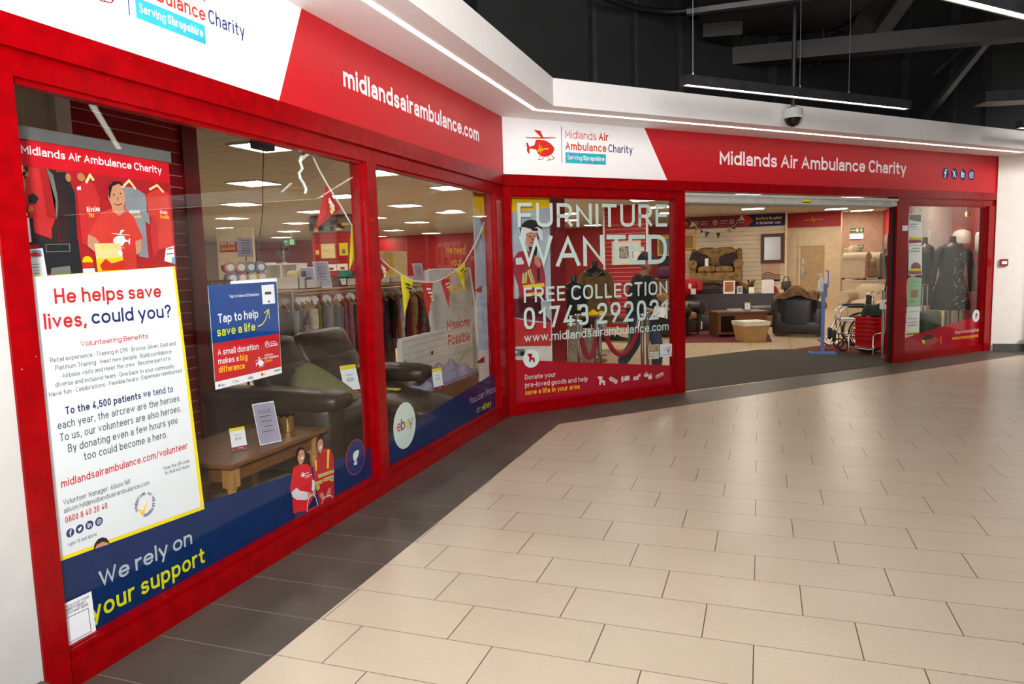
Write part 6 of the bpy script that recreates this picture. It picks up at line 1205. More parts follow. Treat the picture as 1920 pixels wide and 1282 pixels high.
# ---- the man walking behind the third window
def skinned(name, V, E, R, m, sub=2):
    me = bpy.data.meshes.new(name); me.from_pydata([tuple(v) for v in V], E, []); o = bpy.data.objects.new(name, me); COL.objects.link(o)
    sk = o.modifiers.new('skin', 'SKIN'); o.modifiers.new('sub', 'SUBSURF').render_levels = sub; o.modifiers['sub'].levels = sub
    for i, r in enumerate(R): me.skin_vertices[0].data[i].radius = r if isinstance(r, tuple) else (r, r)
    me.skin_vertices[0].data[0].use_root = True
    dg = bpy.context.evaluated_depsgraph_get(); dg.update(); me2 = bpy.data.meshes.new_from_object(o.evaluated_get(dg)); bpy.data.objects.remove(o)
    me2.materials.clear(); me2.materials.append(MATS[m]); me2.polygons.foreach_set('use_smooth', [True] * len(me2.polygons)); me2.name = name; return me2
mat('jacket', (24, 26, 28), .75, var=.12, vscale=12, bump=.2, bscale=18); mat('jeans', (56, 66, 88), .85, var=.1, vscale=30); mat('cap_navy', (24, 28, 44), .8); mat('man_skin', (176, 124, 100), .55, var=.05); mat('grey_hair', (120, 112, 104), .8)
dm = 1.15; px_m = UB(1204, 600, dm)[0]; HB = 1.64
root = link('person', None, 'person in dark navy cap, black jacket and jeans walking behind the third window', 'person'); FM = FB @ Matrix.Translation((px_m, dm, 0)) @ Matrix.Rotation(math.radians(-62), 4, 'Z'); root.matrix_world = FM
# skeleton, facing +x; side axis y
J = {'pel': (0, 0, .86), 'spine': (.01, 0, 1.02), 'chest': (.03, 0, 1.22), 'neck': (.035, 0, 1.38), 'headb': (.06, 0, 1.45), 'head': (.075, 0, 1.535), 'crown': (.065, 0, 1.60),
     'hl': (0, .10, .82), 'kl': (.17, .10, .48), 'al': (.16, .10, .09), 'tl': (.30, .10, .035), 'hr': (0, -.10, .82), 'kr': (-.06, -.10, .47), 'ar': (-.30, -.10, .14), 'tr': (-.2, -.10, .035),
     'sl': (.03, .18, 1.30), 'el': (.02, .24, 1.04), 'wl': (.22, .20, .92), 'pl': (.30, .19, .90), 'sr': (.03, -.18, 1.30), 'er': (-.04, -.25, 1.05), 'wr': (.17, -.23, .93), 'pr': (.25, -.22, .91)}
names = list(J); ix = {n: i for i, n in enumerate(names)}; V = [Vector(J[n]) for n in names]
E = [(ix[a], ix[b]) for a, b in (('pel', 'spine'), ('spine', 'chest'), ('chest', 'neck'), ('neck', 'headb'), ('headb', 'head'), ('head', 'crown'), ('pel', 'hl'), ('hl', 'kl'), ('kl', 'al'), ('al', 'tl'), ('pel', 'hr'), ('hr', 'kr'), ('kr', 'ar'), ('ar', 'tr'), ('chest', 'sl'), ('sl', 'el'), ('el', 'wl'), ('wl', 'pl'), ('chest', 'sr'), ('sr', 'er'), ('er', 'wr'), ('wr', 'pr'))]
rad = {'pel': .13, 'spine': .125, 'chest': .14, 'neck': .05, 'headb': .07, 'head': .098, 'crown': .07, 'hl': .09, 'hr': .09, 'kl': .06, 'kr': .06, 'al': .042, 'ar': .042, 'tl': .036, 'tr': .036, 'sl': .065, 'sr': .065, 'el': .045, 'er': .045, 'wl': .028, 'wr': .028, 'pl': .034, 'pr': .034}
R_ = [rad[n] for n in names]
for s_, hand in ((1, 'pl'), (-1, 'pr')):          # fingers and thumb
    b = V[ix[hand]]
    for k in range(4):
        y = (k - 1.5) * .019; n0 = len(V); L_ = (.036, .042, .04, .032)[k]
        V += [b + Vector((.035, y, .004)), b + Vector((.035 + L_, y, -.012)), b + Vector((.04 + L_, y, -.04))]; E += [(ix[hand], n0), (n0, n0 + 1), (n0 + 1, n0 + 2)]; R_ += [.0095, .0085, .0075]
    n0 = len(V); V += [b + Vector((-.01, -s_ * .04, .006)), b + Vector((.03, -s_ * .052, -.008))]; E += [(ix[hand], n0), (n0, n0 + 1)]; R_ += [.011, .009]
n0 = len(V); V += [Vector((.17, 0, 1.52)), Vector((.186, 0, 1.497))]; E += [(ix['head'], n0), (n0, n0 + 1)]; R_ += [.022, .016]
for s_ in (1, -1): n0 = len(V); V += [Vector((.06, s_ * .098, 1.52))]; E += [(ix['head'], n0)]; R_ += [(.012, .03)]
body = link('body', skinned('body', V, E, R_, 'man_skin'), parent=root)
def garb(name, keys, extra, m, keep):
    sub = [n for n in names if n in keys]; jx_ = {n: i for i, n in enumerate(sub)}; VV = [Vector(J[n]) for n in sub]; EE = [(jx_[names[a]], jx_[names[b]]) for a, b in E if a < len(names) and b < len(names) and names[a] in jx_ and names[b] in jx_]
    return link(name, skinned(name, VV, EE, [rad[n] + extra.get(n, extra[''] ) for n in sub], m), parent=root)
J2 = dict(J); J['neck'] = (.03, 0, 1.35); J['wl'] = (.19, .205, .935); J['wr'] = (.14, -.235, .945); J['al'] = (.16, .10, .12); J['ar'] = (-.28, -.10, .17)
garb('jacket', ('pel', 'spine', 'chest', 'neck', 'sl', 'el', 'wl', 'sr', 'er', 'wr'), {'': .036, 'pel': .05, 'neck': .034, 'wl': .022, 'wr': .022}, 'jacket', 0)
garb('trousers', ('pel', 'hl', 'kl', 'al', 'hr', 'kr', 'ar'), {'': .022, 'al': .034, 'ar': .034, 'pel': .02}, 'jeans', 0); J = J2
m = MB('cap_navy').grid(lambda u, v: (.065 + .118 * math.cos(2 * math.pi * u) * math.cos(v * 1.5), .104 * math.sin(2 * math.pi * u) * math.cos(v * 1.5), 1.565 + .105 * math.sin(v * 1.5)), 22, 8, closed=True); m.grid(lambda u, v: (.145 + v * .115 * math.sin(math.pi * (u * .8 + .1)), -.09 + .18 * u, 1.57 - .02 * v + .015 * math.sin(math.pi * u)), 10, 4); link('cap', m.mesh('cap', None, 70), parent=root)
m = MB('grey_hair').grid(lambda u, v: (.045 - .10 * math.cos((u - .5) * 2.2), .103 * math.sin((u - .5) * 2.9), 1.575 - .075 * v), 12, 4); link('hair', m.mesh('hair', None, 70), parent=root)
for y in (.1, -.1):
    c = Vector((.2, y, 0)) if y > 0 else Vector((-.24, y, 0)); link('shoe', MB('black').rbox((c.x + .02, y, .04), (.14, .05, .04), .035, 3).mesh('shoe', None, 60), parent=root)
m = MB('hair_dark')
for y in (.035, -.035): m.ball((.163, y, 1.545), (.008, .012, .006), 8)
m.use('dark_red').box(.15, .165, -.025, .025, 1.468, 1.474); link('face_features', m.mesh('face_features'), parent=root)
t = Thing('paper_sheet', 'white folded paper held in the hand of the capped man', 'paper', None, FM); t.part('sheet', MB('paper').add([(.27, -.3, .86), (.42, -.26, .83), (.42, -.2, .95), (.27, -.2, .98), (.27, -.303, .86), (.42, -.263, .83), (.42, -.203, .95), (.27, -.203, .98)], [(0, 1, 2, 3), (7, 6, 5, 4), (0, 4, 5, 1), (1, 5, 6, 2), (2, 6, 7, 3), (3, 7, 4, 0)])); t.done()
x0, x1 = AY(1222, 560, 9.4).x, AY(1275, 560, 9.4).x; t = Thing('sideboard', 'brown wooden sideboard behind the capped man', 'sideboard'); zt_ = AY(1240, 523, 9.4).z
t.part('carcass', MB('chest_wood').box(x0, x1, 9.4, 9.9, .08, zt_ - .03)); t.part('top', MB('pine').box(x0 - .03, x1 + .03, 9.36, 9.92, zt_ - .03, zt_))
for k in range(2): xa = x0 + k * (x1 - x0) / 2; j = t.part('door', MB('pine').box(xa + .02, xa + (x1 - x0) / 2 - .02, 9.385, 9.4, .12, zt_ - .08)); t.part('knob', MB('gold').ball((xa + (x1 - x0) / 2 - .06, 9.37, zt_ - .3), .015, 8), 60, j)
for x in (x0 + .05, x1 - .05): t.part('foot', MB('pine').box(x - .03, x + .03, 9.42, 9.48, 0, .08).box(x - .03, x + .03, 9.82, 9.88, 0, .08))
t.done(); one('cushion', MB('cloth_purple').rbox((x0 + .3, 9.6, zt_ + .13), (.2, .12, .13), .09, 5, .02), 'plum cushion on the brown sideboard', 'cushion', smooth=60)

# ================================================================ through the doorway
YW = 15.64
x0, x1, z0, z1 = onY(1262, 407, 1472, 427, YW); z0, z1 = 2.47, 2.82; xs = AY(1402, 415, YW).x; xn = AY(1410, 415, YW).x
t = Thing('header_board', 'long printed red and navy strip board along the top of the cream slatted wall', 'sign'); yb = YW - .012
t.part('board', MB('red_dark').box(.06, xs - .1, yb, YW, z0, z1).prism([(xs - .1, z0), (xs - .02, z0), (xn + .05, (z0 + z1) / 2), (xs - .02, z1), (xs - .1, z1)], yb, YW, 'sign_red').prism([(xs - .02, z0), (3.05, z0), (3.05, z1), (xs - .02, z1), (xn + .05, (z0 + z1) / 2)], yb, YW, 'navy_ink'))
m = MB('gold_yellow'); xa, xb = AY(1417, 410, YW).x, AY(1465, 410, YW).x; text(m, 'directly to the patient', xa, xb, z0 + .19, .085, .16, 'gold_yellow', yb - .002); text(m, 'at the incident scene', xa + .02, xb - .02, z0 + .06, .085, .14, 'paper', yb - .002); text(m, 'rapidly', -.0 + .1, AY(1290, 420, YW).x, z0 + .15, .1, .16, 'gold_yellow', yb - .002)
for px in (1305, 1341, 1372): x = AY(px, 415, YW).x; m.ring(x, z0 + .17, .07, .07, .014, yb - .002, 'paper', 14); m.stroke([(x - .03, z0 + .17), (x + .03, z0 + .17)], .014, yb - .002, 'paper').stroke([(x, z0 + .14), (x, z0 + .2)], .014, yb - .002); m.box(x + .13, x + .36, yb - .002, yb, z0 + .2, z0 + .215).box(x + .13, x + .33, yb - .002, yb, z0 + .13, z0 + .145)
t.merge(0, m); t.done()
struct('trim_header', MB('red_wall').box(3.12, 4.6, 16.37, 16.4, 2.42, 2.85))
m = MB('gold_yellow').stroke([(3.6, 2.62), (3.8, 2.62), (3.83, 2.7), (3.87, 2.55), (3.9, 2.65), (4.1, 2.63)], .014, 16.365); one('wall_emblem', m, 'small gold heartbeat line on the red band above the beige door', 'emblem')
t, x0, x1, z0, z1 = picture('wall_mirror', 'brown framed mirror on the cream slatted wall', 'mirror', (1426, 437, 1471, 494), YW, 'maroon_wood' if 'maroon_wood' in MATS else (mat('maroon_wood', (84, 44, 36), .45) and 'maroon_wood'), 'mirror', None, .1, True); t.done()
x0, x1, z0, z1 = onY(1428, 495, 1463, 527, YW); t = Thing('canvas_picture', 'grey canvas picture with dark waves below the brown mirror', 'picture'); t.part('canvas', MB('beige_pink').box(x0, x1, YW - .03, YW, z0, z1)); m = MB('hair_dark'); h = z1 - z0
for k, b in enumerate((.42, .28, .14)): m.stroke([(x0 + (x1 - x0) * i / 16, z0 + h * (b + .08 * math.sin(math.pi * (2 * i / 16 - .2)))) for i in range(17)], .022, YW - .032, cap=False)
m.pl([(x0, z0), (x1, z0), (x1, z0 + h * .1), (x0, z0 + h * .1)], YW - .032); t.part('painted_waves', m); t.done()
x0, x1, z0, z1 = onY(1499, 460, 1546, 574, 16.4); m = MB('cream').box(x0 - .06, x0, 16.36, 16.42, 0, z1 + .06).box(x1, x1 + .06, 16.36, 16.42, 0, z1 + .06).box(x0, x1, 16.36, 16.42, z1, z1 + .06)
struct('door_2', m, parts=[('door_leaf', MB('door_paint').box(x0, x1, 16.375, 16.4, 0, z1)), ('door_handle', MB('chrome').box(x0 + .04, x0 + .1, 16.36, 16.375, .95, 1.25).box(x0 + .05, x0 + .18, 16.33, 16.345, 1.08, 1.1)), ('finger_plate', MB('chrome').box(x0 + .05, x0 + .11, 16.365, 16.375, 1.35, 1.5))])
# bunting of small mixed flags
mat('flag_grey', (150, 142, 130), .8); mat('flag_blue', (60, 74, 120), .8); mat('flag_pale', (206, 196, 178), .8); YB = 15.2
t = Thing('bunting', 'string of small grey, blue, black and white flags across the cream wall', 'bunting'); Q = lambda x, y: (lambda q: (q.x, YB, q.z))(AY(x, y, YB))
t.part('cord', MB('flag_pale').tube([Q(*p) for p in ((1276, 402), (1292, 412), (1300, 420), (1310, 429), (1326, 434), (1346, 436), (1362, 432), (1376, 424), (1386, 414), (1391, 402), (1395, 392), (1390, 381))], .007, 5))
for (p, q, r), c in ((((1289, 409), (1297, 415), (1286, 418)), 'black'), (((1298, 414), (1305, 422), (1293, 427)), 'flag_pale'), (((1304, 423), (1311, 429), (1303, 435)), 'flag_grey'), (((1313, 430), (1319, 433), (1314, 438)), 'floral'), (((1322, 433), (1331, 435), (1323, 446)), 'flag_blue'), (((1333, 435), (1339, 436), (1335, 446)), 'flag_pale'), (((1342, 436), (1351, 436), (1347, 448)), 'black'), (((1355, 435), (1361, 433), (1358, 441)), 'flag_pale'), (((1362, 432), (1370, 428), (1370, 438)), 'flag_grey'), (((1371, 428), (1378, 420), (1379, 430)), 'floral'), (((1379, 420), (1385, 413), (1388, 422)), 'flag_blue'), (((1385, 412), (1391, 402), (1397, 414)), 'flag_pale')):
    A_, B_, C_ = [Vector(Q(*v)) for v in (p, q, r)]; th = Vector((0, .003, 0)); t.part('flag', MB(c).add([A_, B_, C_, A_ + th, B_ + th, C_ + th], [(0, 1, 2), (5, 4, 3), (0, 3, 4, 1), (1, 4, 5, 2), (2, 5, 3, 0)]), label={'black': 'black flag', 'flag_blue': 'blue flag', 'flag_pale': 'white flag', 'flag_grey': 'grey flag', 'floral': 'patterned flag'}[c])
t.done()
# ---- sofas stacked against the cream wall
mat('floral_sofa', (138, 112, 68), .85, c2=(106, 78, 44), vscale=7, thr=(.38, .5)); mat('tan_sofa', (146, 104, 62), .8, c2=(122, 82, 48), vscale=12, thr=(.35, .55)); mat('plum', (40, 26, 32), .8); mat('cream_leather', (206, 188, 158), .5, var=.04); mat('dark_leather', (30, 24, 22), .35, bump=.08)
def sofa(name, label, cat, F, W, m, seats=2, H=.95, D=.85, roll=.12, z=0., wing=True, cm=None, group=None):
    """settee facing -y of its own frame, base centre at the origin"""
    t = Thing(name, label, cat, group, F); w = W / 2; cm = cm or m
    t.part('base', MB(m).rbox((0, .02, .2), (w - .06, D / 2 - .04, .13), .04, 3), 60)
    for s in (-1, 1):
        t.part('arm', MB(m).rbox((s * (w - roll), 0, .3), (roll * .8, D / 2 - .03, .26), .04, 3).cyl((s * (w - roll), -D / 2, .56), (s * (w - roll), D / 2 - .1, .56), roll, n=18), 50)
        for y in (-D / 2 + .08, D / 2 - .08): t.part('foot', MB('brown_felt').cyl((s * (w - .1), y, 0), (s * (w - .1), y, .08), .03, n=10))
    sw = (2 * w - 4 * roll) / seats
    for k in range(seats):
        x = -w + 2 * roll + sw * (k + .5); t.part('seat_cushion', MB(cm).rbox((x, -.06, .4), (sw / 2 - .005, D / 2 - .1, .085), .06, 5, .03), 60)
        t.part('back_cushion', MB(cm).rbox((x, D / 2 - .2, H - .28), (sw / 2 - .005 + (roll * .3), .1, .27), .09, 5, .04, Matrix.Rotation(-.16, 3, 'X')), 60)
    t.part('back_frame', MB(m).rbox((0, D / 2 - .09, H / 2), (w - roll * .9, .07, H / 2 - .05), .05, 3), 60)
    if wing:
        for s in (-1, 1): t.part('wing', MB(m).rbox((s * (w - roll * .9), D / 2 - .16, H - .26), (roll * .6, .1, .24), .07, 4), 60)
    return t.done()
sx = AY(1342, 500, 14.9).x; zb = AY(1342, 527, 14.9).z
sofa('settee', 'wide tan patterned settee carrying the flowered one, against the cream wall', 'settee', Matrix.Translation((sx + .12, 15.0, 0)), 1.9, 'tan_sofa', 2, zb - .07, .9, group='settees stacked by the cream wall')
sofa('settee', 'small flowered two-seat settee stacked on top of the tan patterned one', 'settee', Matrix.Translation((sx, 14.95, zb - .06)), 1.52, 'floral_sofa', 2, 1.03, .85, .13, group='settees stacked by the cream wall')
def pillow(px, py, y, R, h, m, label): q = AY(px, py, y); cushion((q.x, y, q.z), R.to_3x3(), h, m, label)
pillow(1310, 486, 14.8, RX(math.radians(75), math.radians(18)), (.27, .2, .08), 'plum', 'dark plum cushion at the near arm of the flowered settee'); pillow(1366, 487, 14.8, RX(math.radians(75), math.radians(-18)), (.27, .2, .08), 'plum', 'dark plum cushion at the far arm of the flowered settee')
q = AY(1325, 489, 14.7); one('price_label', MB('paper').box(q.x - .05, q.x + .05, 14.68, 14.69, zb - .06 + .49, q.z + .07), 'white paper price label between cushions on the flowered settee', 'label')
# ---- long dark sideboard with things on it
Y5 = 11.35; x0, x1 = AY(1270, 575, Y5).x, AY(1459, 575, Y5).x; zt_ = AY(1350, 551, Y5).z; mat('mahogany', (52, 30, 30), .3, var=.15, stretch=(1, 1, 8))
t = Thing('sideboard', 'long dark mahogany sideboard behind the small wooden cabinet', 'sideboard'); t.part('carcass', MB('mahogany').box(x0, x1, Y5, Y5 + .5, .06, zt_ - .025)); t.part('top', MB('mahogany').box(x0 - .02, x1 + .02, Y5 - .03, Y5 + .52, zt_ - .025, zt_))
for k in range(3): xa = x0 + (x1 - x0) * k / 3; j = t.part('door', MB('mahogany').rbox((xa + (x1 - x0) / 6, Y5 - .008, zt_ / 2), ((x1 - x0) / 6 - .02, .012, zt_ / 2 - .1), .008, 2), 40); t.part('knob', MB('gold').ball((xa + (x1 - x0) / 3 - .08, Y5 - .03, zt_ * .6), .014, 8), 60, j)
t.part('plinth_base', MB('black').box(x0 + .03, x1 - .03, Y5 + .03, Y5 + .47, 0, .06)); t.done()
def card(px0, py0, px1, py1, y, m, label, band=None, group=None, inner=None):
    x0, x1, z0, z1 = onY(px0, py0, px1, py1, y); t = Thing('display_card', label, 'card', group or 'cards on the mahogany sideboard'); z0 = zt_
    b = MB(m).add([(x0, y, z0), (x1, y, z0), (x1, y + .06, z1), (x0, y + .06, z1), (x0, y + .006, z0), (x1, y + .006, z0), (x1, y + .066, z1), (x0, y + .066, z1)], [(0, 1, 2, 3), (7, 6, 5, 4), (0, 4, 5, 1), (1, 5, 6, 2), (2, 6, 7, 3), (3, 7, 4, 0)]); t.part('sheet', b)
    if inner: f = lambda u, v: (x0 + (x1 - x0) * u, y - .002 + .06 * v, z0 + (z1 - z0) * v); t.part('printing', MB(inner).add([f(.12, .16 if not band else .0), f(.88, .16 if not band else .0), f(.88, .9 if not band else .2), f(.12, .9 if not band else .2)], [(0, 1, 2, 3)]))
    t.part('easel_back', MB('clear').add([((x0 + x1) / 2 - .02, y + .05, z0 + .1), ((x0 + x1) / 2 + .02, y + .05, z0 + .1), ((x0 + x1) / 2 + .02, y + .12, z0), ((x0 + x1) / 2 - .02, y + .12, z0)], [(0, 1, 2, 3)])); t.done()
mat('tan_print', (166, 96, 44), .5)
card(1356, 526, 1378, 552, Y5 + .05, 'paper', 'white card with a tan printed picture on the mahogany sideboard', None, None, 'tan_print'); card(1382, 537, 1392, 551, Y5 + .06, 'paper', 'small plain white card beside the tan printed one', None, None, 'pic_grey'); card(1404, 538, 1414, 551, Y5 + .06, 'paper', 'small white card with yellow foot beside the brush pot', 1, None, 'notice_yellow'); card(1428, 524, 1451, 551, Y5 + .08, 'paper', 'tall plain white sheet standing near the end of the mahogany sideboard')
def heap(px0, px1, pyt, y, m, label, name='folded_clothes', cat='clothes', dep=.3, base=None):
    x0, x1 = AY(px0, 550, y).x, AY(px1, 550, y).x; b = zt_ if base is None else base; h = AY(px0, pyt, y).z - b; one(name, MB(m).grid(lambda u, v: (x0 + (x1 - x0) * u, y + dep * v, b + .002 + h * (math.sin(math.pi * u) ** .45) * (math.sin(math.pi * v) ** .45) * (.85 + .12 * math.sin(9 * u + 3 * v))), 20, 10).box(x0 + .02, x1 - .02, y + .03, y + dep - .03, b, b + .01), label, cat, smooth=70)
mat('red_toy', (176, 10, 30), .8)
heap(1310, 1356, 534, Y5 + .18, 'cloth_black', 'heap of black folded clothes on the mahogany sideboard'); heap(1372, 1404, 537, Y5 + .2, 'cloth_black', 'second low black clothes heap behind the small cards'); heap(1349, 1384, 541, Y5 + .3, 'red_toy', 'bright red folded cloth behind the tan printed card'); 
t = Thing('red_jumper', 'bright red stuffed jumper standing at the end of the mahogany sideboard', 'jumper'); x0, x1 = AY(1279, 550, Y5 + .1).x, AY(1308, 550, Y5 + .1).x; zj = AY(1296, 521, Y5 + .1).z; h = zj - zt_; cx = (x0 + x1) / 2
t.part('body', MB('red_toy').lathe([(.2, 0), (.24, h * .25), (.23, h * .55), (.17, h * .85), (.06, h)], (cx, Y5 + .25, zt_), 18, sy=.6), 60); t.part('sleeve', MB('red_toy').tube([(cx - .15, Y5 + .2, zt_ + h * .8), (cx - .27, Y5 + .15, zt_ + h * .5), (cx - .24, Y5 + .12, zt_ + h * .15)], .07, 8), 60); t.part('sleeve', MB('red_toy').tube([(cx + .15, Y5 + .2, zt_ + h * .8), (cx + .25, Y5 + .15, zt_ + h * .5), (cx + .22, Y5 + .12, zt_ + h * .2)], .07, 8), 60)
t.part('motif', MB('paper').el(cx, zt_ + h * .5, .04, .07, Y5 + .09).el(cx + .03, zt_ + h * .35, .02, .04, Y5 + .085, 'gold_yellow')); t.done()
q = AY(1300, 547, Y5); one('price_label', MB('paper').box(q.x - .06, q.x + .06, Y5 + .02, Y5 + .03, zt_, zt_ + .14), 'white price label propped before the red jumper', 'label')
q = AY(1409, 535, Y5 + .2); t = Thing('brush_pot', 'black pot with dried brushes on the mahogany sideboard', 'pot'); t.part('pot', MB('black').lathe([(.04, 0), (.05, .2), (.045, .2), (.001, .18)], (q.x, Y5 + .25, zt_), 14), 50); t.part('brushes', MB('brown_felt').tube([(q.x, Y5 + .25, zt_ + .1), (q.x - .08, Y5 + .25, zt_ + .32)], .025, 6).tube([(q.x, Y5 + .25, zt_ + .1), (q.x + .06, Y5 + .25, zt_ + .33)], .025, 6).tube([(q.x, Y5 + .25, zt_ + .1), (q.x, Y5 + .28, zt_ + .3)], .02, 6), 60); t.done()
heap(1416, 1472, 530, Y5 + .75, 'velvet', 'dark red rounded chair back seen over the sideboard', 'chair', 'chair', .4, .0)
q = AY(1474, 541, 11.0); t = Thing('handbag', 'grey handbag standing on the throw behind the black armchair', 'bag'); mat('bag_grey', (70, 70, 72), .5); zb_ = q.z - .02; t.part('bag', MB('bag_grey').rbox((q.x, 11.0, zb_ + .1), (.11, .06, .1), .04, 4), 60); t.part('strap', MB('bag_grey').tube([(q.x - .07, 11, zb_ + .19), (q.x - .03, 11, zb_ + .3), (q.x + .03, 11, zb_ + .3), (q.x + .07, 11, zb_ + .19)], .012, 6), 60); t.part('stand', MB('black').cyl((q.x, 11, 0), (q.x, 11, zb_), .05)); t.done()
# ---- rug, cabinet, basket, armchairs
R4 = [AZ(*p) for p in ((1262, 643), (1448, 641), (1436, 618), (1270, 620))]; mat('rug_red', (98, 10, 34), .95, var=.15, vscale=100); mat('rug_dark', (56, 12, 24), .95); rz = .008
one('rug', MB('rug_red').slab([(v.x, v.y) for v in R4], 0.001, rz).slab([(v.x * .6 + R4[i - 2].x * .4, v.y * .6 + R4[i - 2].y * .4) for i, v in enumerate(R4)], rz, rz + .001, 'rug_dark'), 'dark red rug under the wicker basket and wooden cabinet', 'rug')
mat('oak', (104, 62, 22), .4, var=.12, stretch=(2, 2, 12)); cb = AZ(1393, 631, rz); ct = cb.copy(); F = Matrix.Translation((cb.x, cb.y, rz)) @ Matrix.Rotation(math.radians(20), 4, 'Z'); hcab = AY(1393, 584, cb.y).z - rz
t = Thing('small_cabinet', 'low brown wooden cabinet with an open glazed side on the red rug', 'cabinet', None, F)
t.part('top', MB('oak').box(-.52, .5, -.03, .62, hcab - .03, hcab)); t.part('side', MB('oak').box(.46, .48, 0, .6, .0, hcab - .03)); t.part('side', MB('oak').box(-.5, -.48, 0, .6, 0, hcab - .03)); t.part('front_panel', MB('oak').box(-.12, .46, 0, .02, .04, hcab - .03)); t.part('shelf', MB('oak').box(-.48, .46, .02, .6, .05, .07)); t.part('back', MB('mahogany').box(-.48, .46, .58, .6, .05, hcab - .03)); t.part('glass_door', MB('clear').box(-.46, -.14, .004, .01, .1, hcab - .06)); t.part('door_frame', MB('oak').box(-.48, -.44, -.004, .016, .05, hcab - .03).box(-.16, -.12, -.004, .016, .05, hcab - .03).box(-.44, -.16, -.004, .016, hcab - .08, hcab - .03).box(-.44, -.16, -.004, .016, .05, .1)); t.done()
t = Thing('book', 'closed grey book lying on the low wooden cabinet', 'book', None, F); t.part('cover', MB('photo_grey').box(-.2, .06, .2, .4, hcab, hcab + .008).box(-.2, .06, .2, .4, hcab + .034, hcab + .042).box(-.2, .06, .392, .4, hcab + .008, hcab + .034)); t.part('pages', MB('paper').box(-.195, .055, .205, .392, hcab + .008, hcab + .034)); t.done()
v = F @ Vector((.14, .15, hcab)); price_card(v, math.radians(12), .11, .17, 'price card with yellow top on the low wooden cabinet', '\u00a325', .15)
mat('wicker', (178, 138, 80), .7, var=.2, vscale=40, stretch=(3, 3, 1), bump=.5, bscale=60); bq = AZ(1418, 641, rz); F = Matrix.Translation((bq.x, bq.y + .0, rz)) @ Matrix.Rotation(math.radians(28), 4, 'Z'); 
def taper(mb, w0, w1, d0_, d1, z0, z1): return mb.add([(-w0, -d0_, z0), (w0, -d0_, z0), (w0, d0_, z0), (-w0, d0_, z0), (-w1, -d1, z1), (w1, -d1, z1), (w1, d1, z1), (-w1, d1, z1)], [(0, 3, 2, 1), (0, 1, 5, 4), (1, 2, 6, 5), (2, 3, 7, 6), (3, 0, 4, 7)])
t = Thing('wicker_basket', 'square wicker basket with folded cream lining on the edge of the red rug', 'basket', None, F @ Matrix.Translation((0, .22, 0))); t.part('basket', taper(MB('wicker'), .2, .26, .19, .24, 0, .36)); m = MB('sticker_cream'); taper(m, .255, .272, .236, .252, .30, .375); taper(m, .25, .262, .23, .242, .374, .376); t.part('lining', m)
m = MB('wicker')
for k in range(11):
    for s in (-1, 1): x = -.19 + k * .038; m.tube([(x, s * .19, .01), (x * 1.28, s * .236, .3)], .009, 5)
t.part('wicker_weave', m, 60); t.done()
t = Thing('briefcase', 'black briefcase with pale tag standing beside the low wooden cabinet', 'case'); q = AZ(1326, 619, rz); t.part('case', MB('dark_leather').rbox((q.x, q.y, rz + .17), (.24, .06, .17), .03, 3), 50); t.part('handle', MB('chrome').tube([(q.x - .06, q.y, rz + .34), (q.x - .05, q.y, rz + .39), (q.x + .05, q.y, rz + .39), (q.x + .06, q.y, rz + .34)], .01, 6), 60); t.part('tag', MB('paper').box(q.x - .2, q.x - .1, q.y - .07, q.y - .064, rz + .03, rz + .2)); t.done()
q = AZ(1286, 634); sofa('armchair', 'black leather armchair with beige cushion cut off by the red door post', 'armchair', Matrix.Translation((q.x - .28, q.y + .5, rz)) @ Matrix.Rotation(math.radians(75), 4, 'Z'), .95, 'dark_leather', 1, .85, .9, .13, wing=False, cm='tan_sofa')
q = AZ(1497, 632); ac = Vector((q.x + .02, q.y + .45, 0)); sofa('armchair', 'black leather armchair facing away beside the wicker basket, tan throw over its back', 'armchair', Matrix.Translation(ac) @ Matrix.Rotation(math.radians(172), 4, 'Z'), .98, 'dark_leather', 1, .9, .85, .14, wing=False)
F = Matrix.Translation(ac) @ Matrix.Rotation(math.radians(172), 4, 'Z'); mat('throw', (122, 92, 56), .9, c2=(84, 56, 34), vscale=9, thr=(.36, .55))
one('throw', MB('throw').grid(lambda u, v: (-.4 + .8 * u + .03 * math.sin(9 * v), .1 + .36 * v + .06 * math.sin(3 * u), .62 + (.34 + .05 * math.sin(11 * u + 3 * v)) * min(1, 2.6 * v) * (1 - .5 * max(0, v - .8) * 5) * (math.sin(math.pi * (.06 + .88 * u)) ** .4)), 22, 12), 'tan patterned throw heaped over the black armchair back', 'throw', None, F, 70)
q = AZ(1434, 613); t = Thing('footstool', 'long black leather footstool behind the wicker basket', 'stool', None, Matrix.Translation((q.x, q.y + .3, 0))); t.part('seat', MB('dark_leather').rbox((0, 0, .36), (.4, .28, .1), .07, 5, .02), 60); t.part('base', MB('tan_sofa').box(-.36, .36, -.25, .25, .06, .27))
for x in (-.3, .3): t.part('foot', MB('brown_felt').cyl((x, -.2, 0), (x, -.2, .06), .03).cyl((x, .2, 0), (x, .2, .06), .03))
t.done()
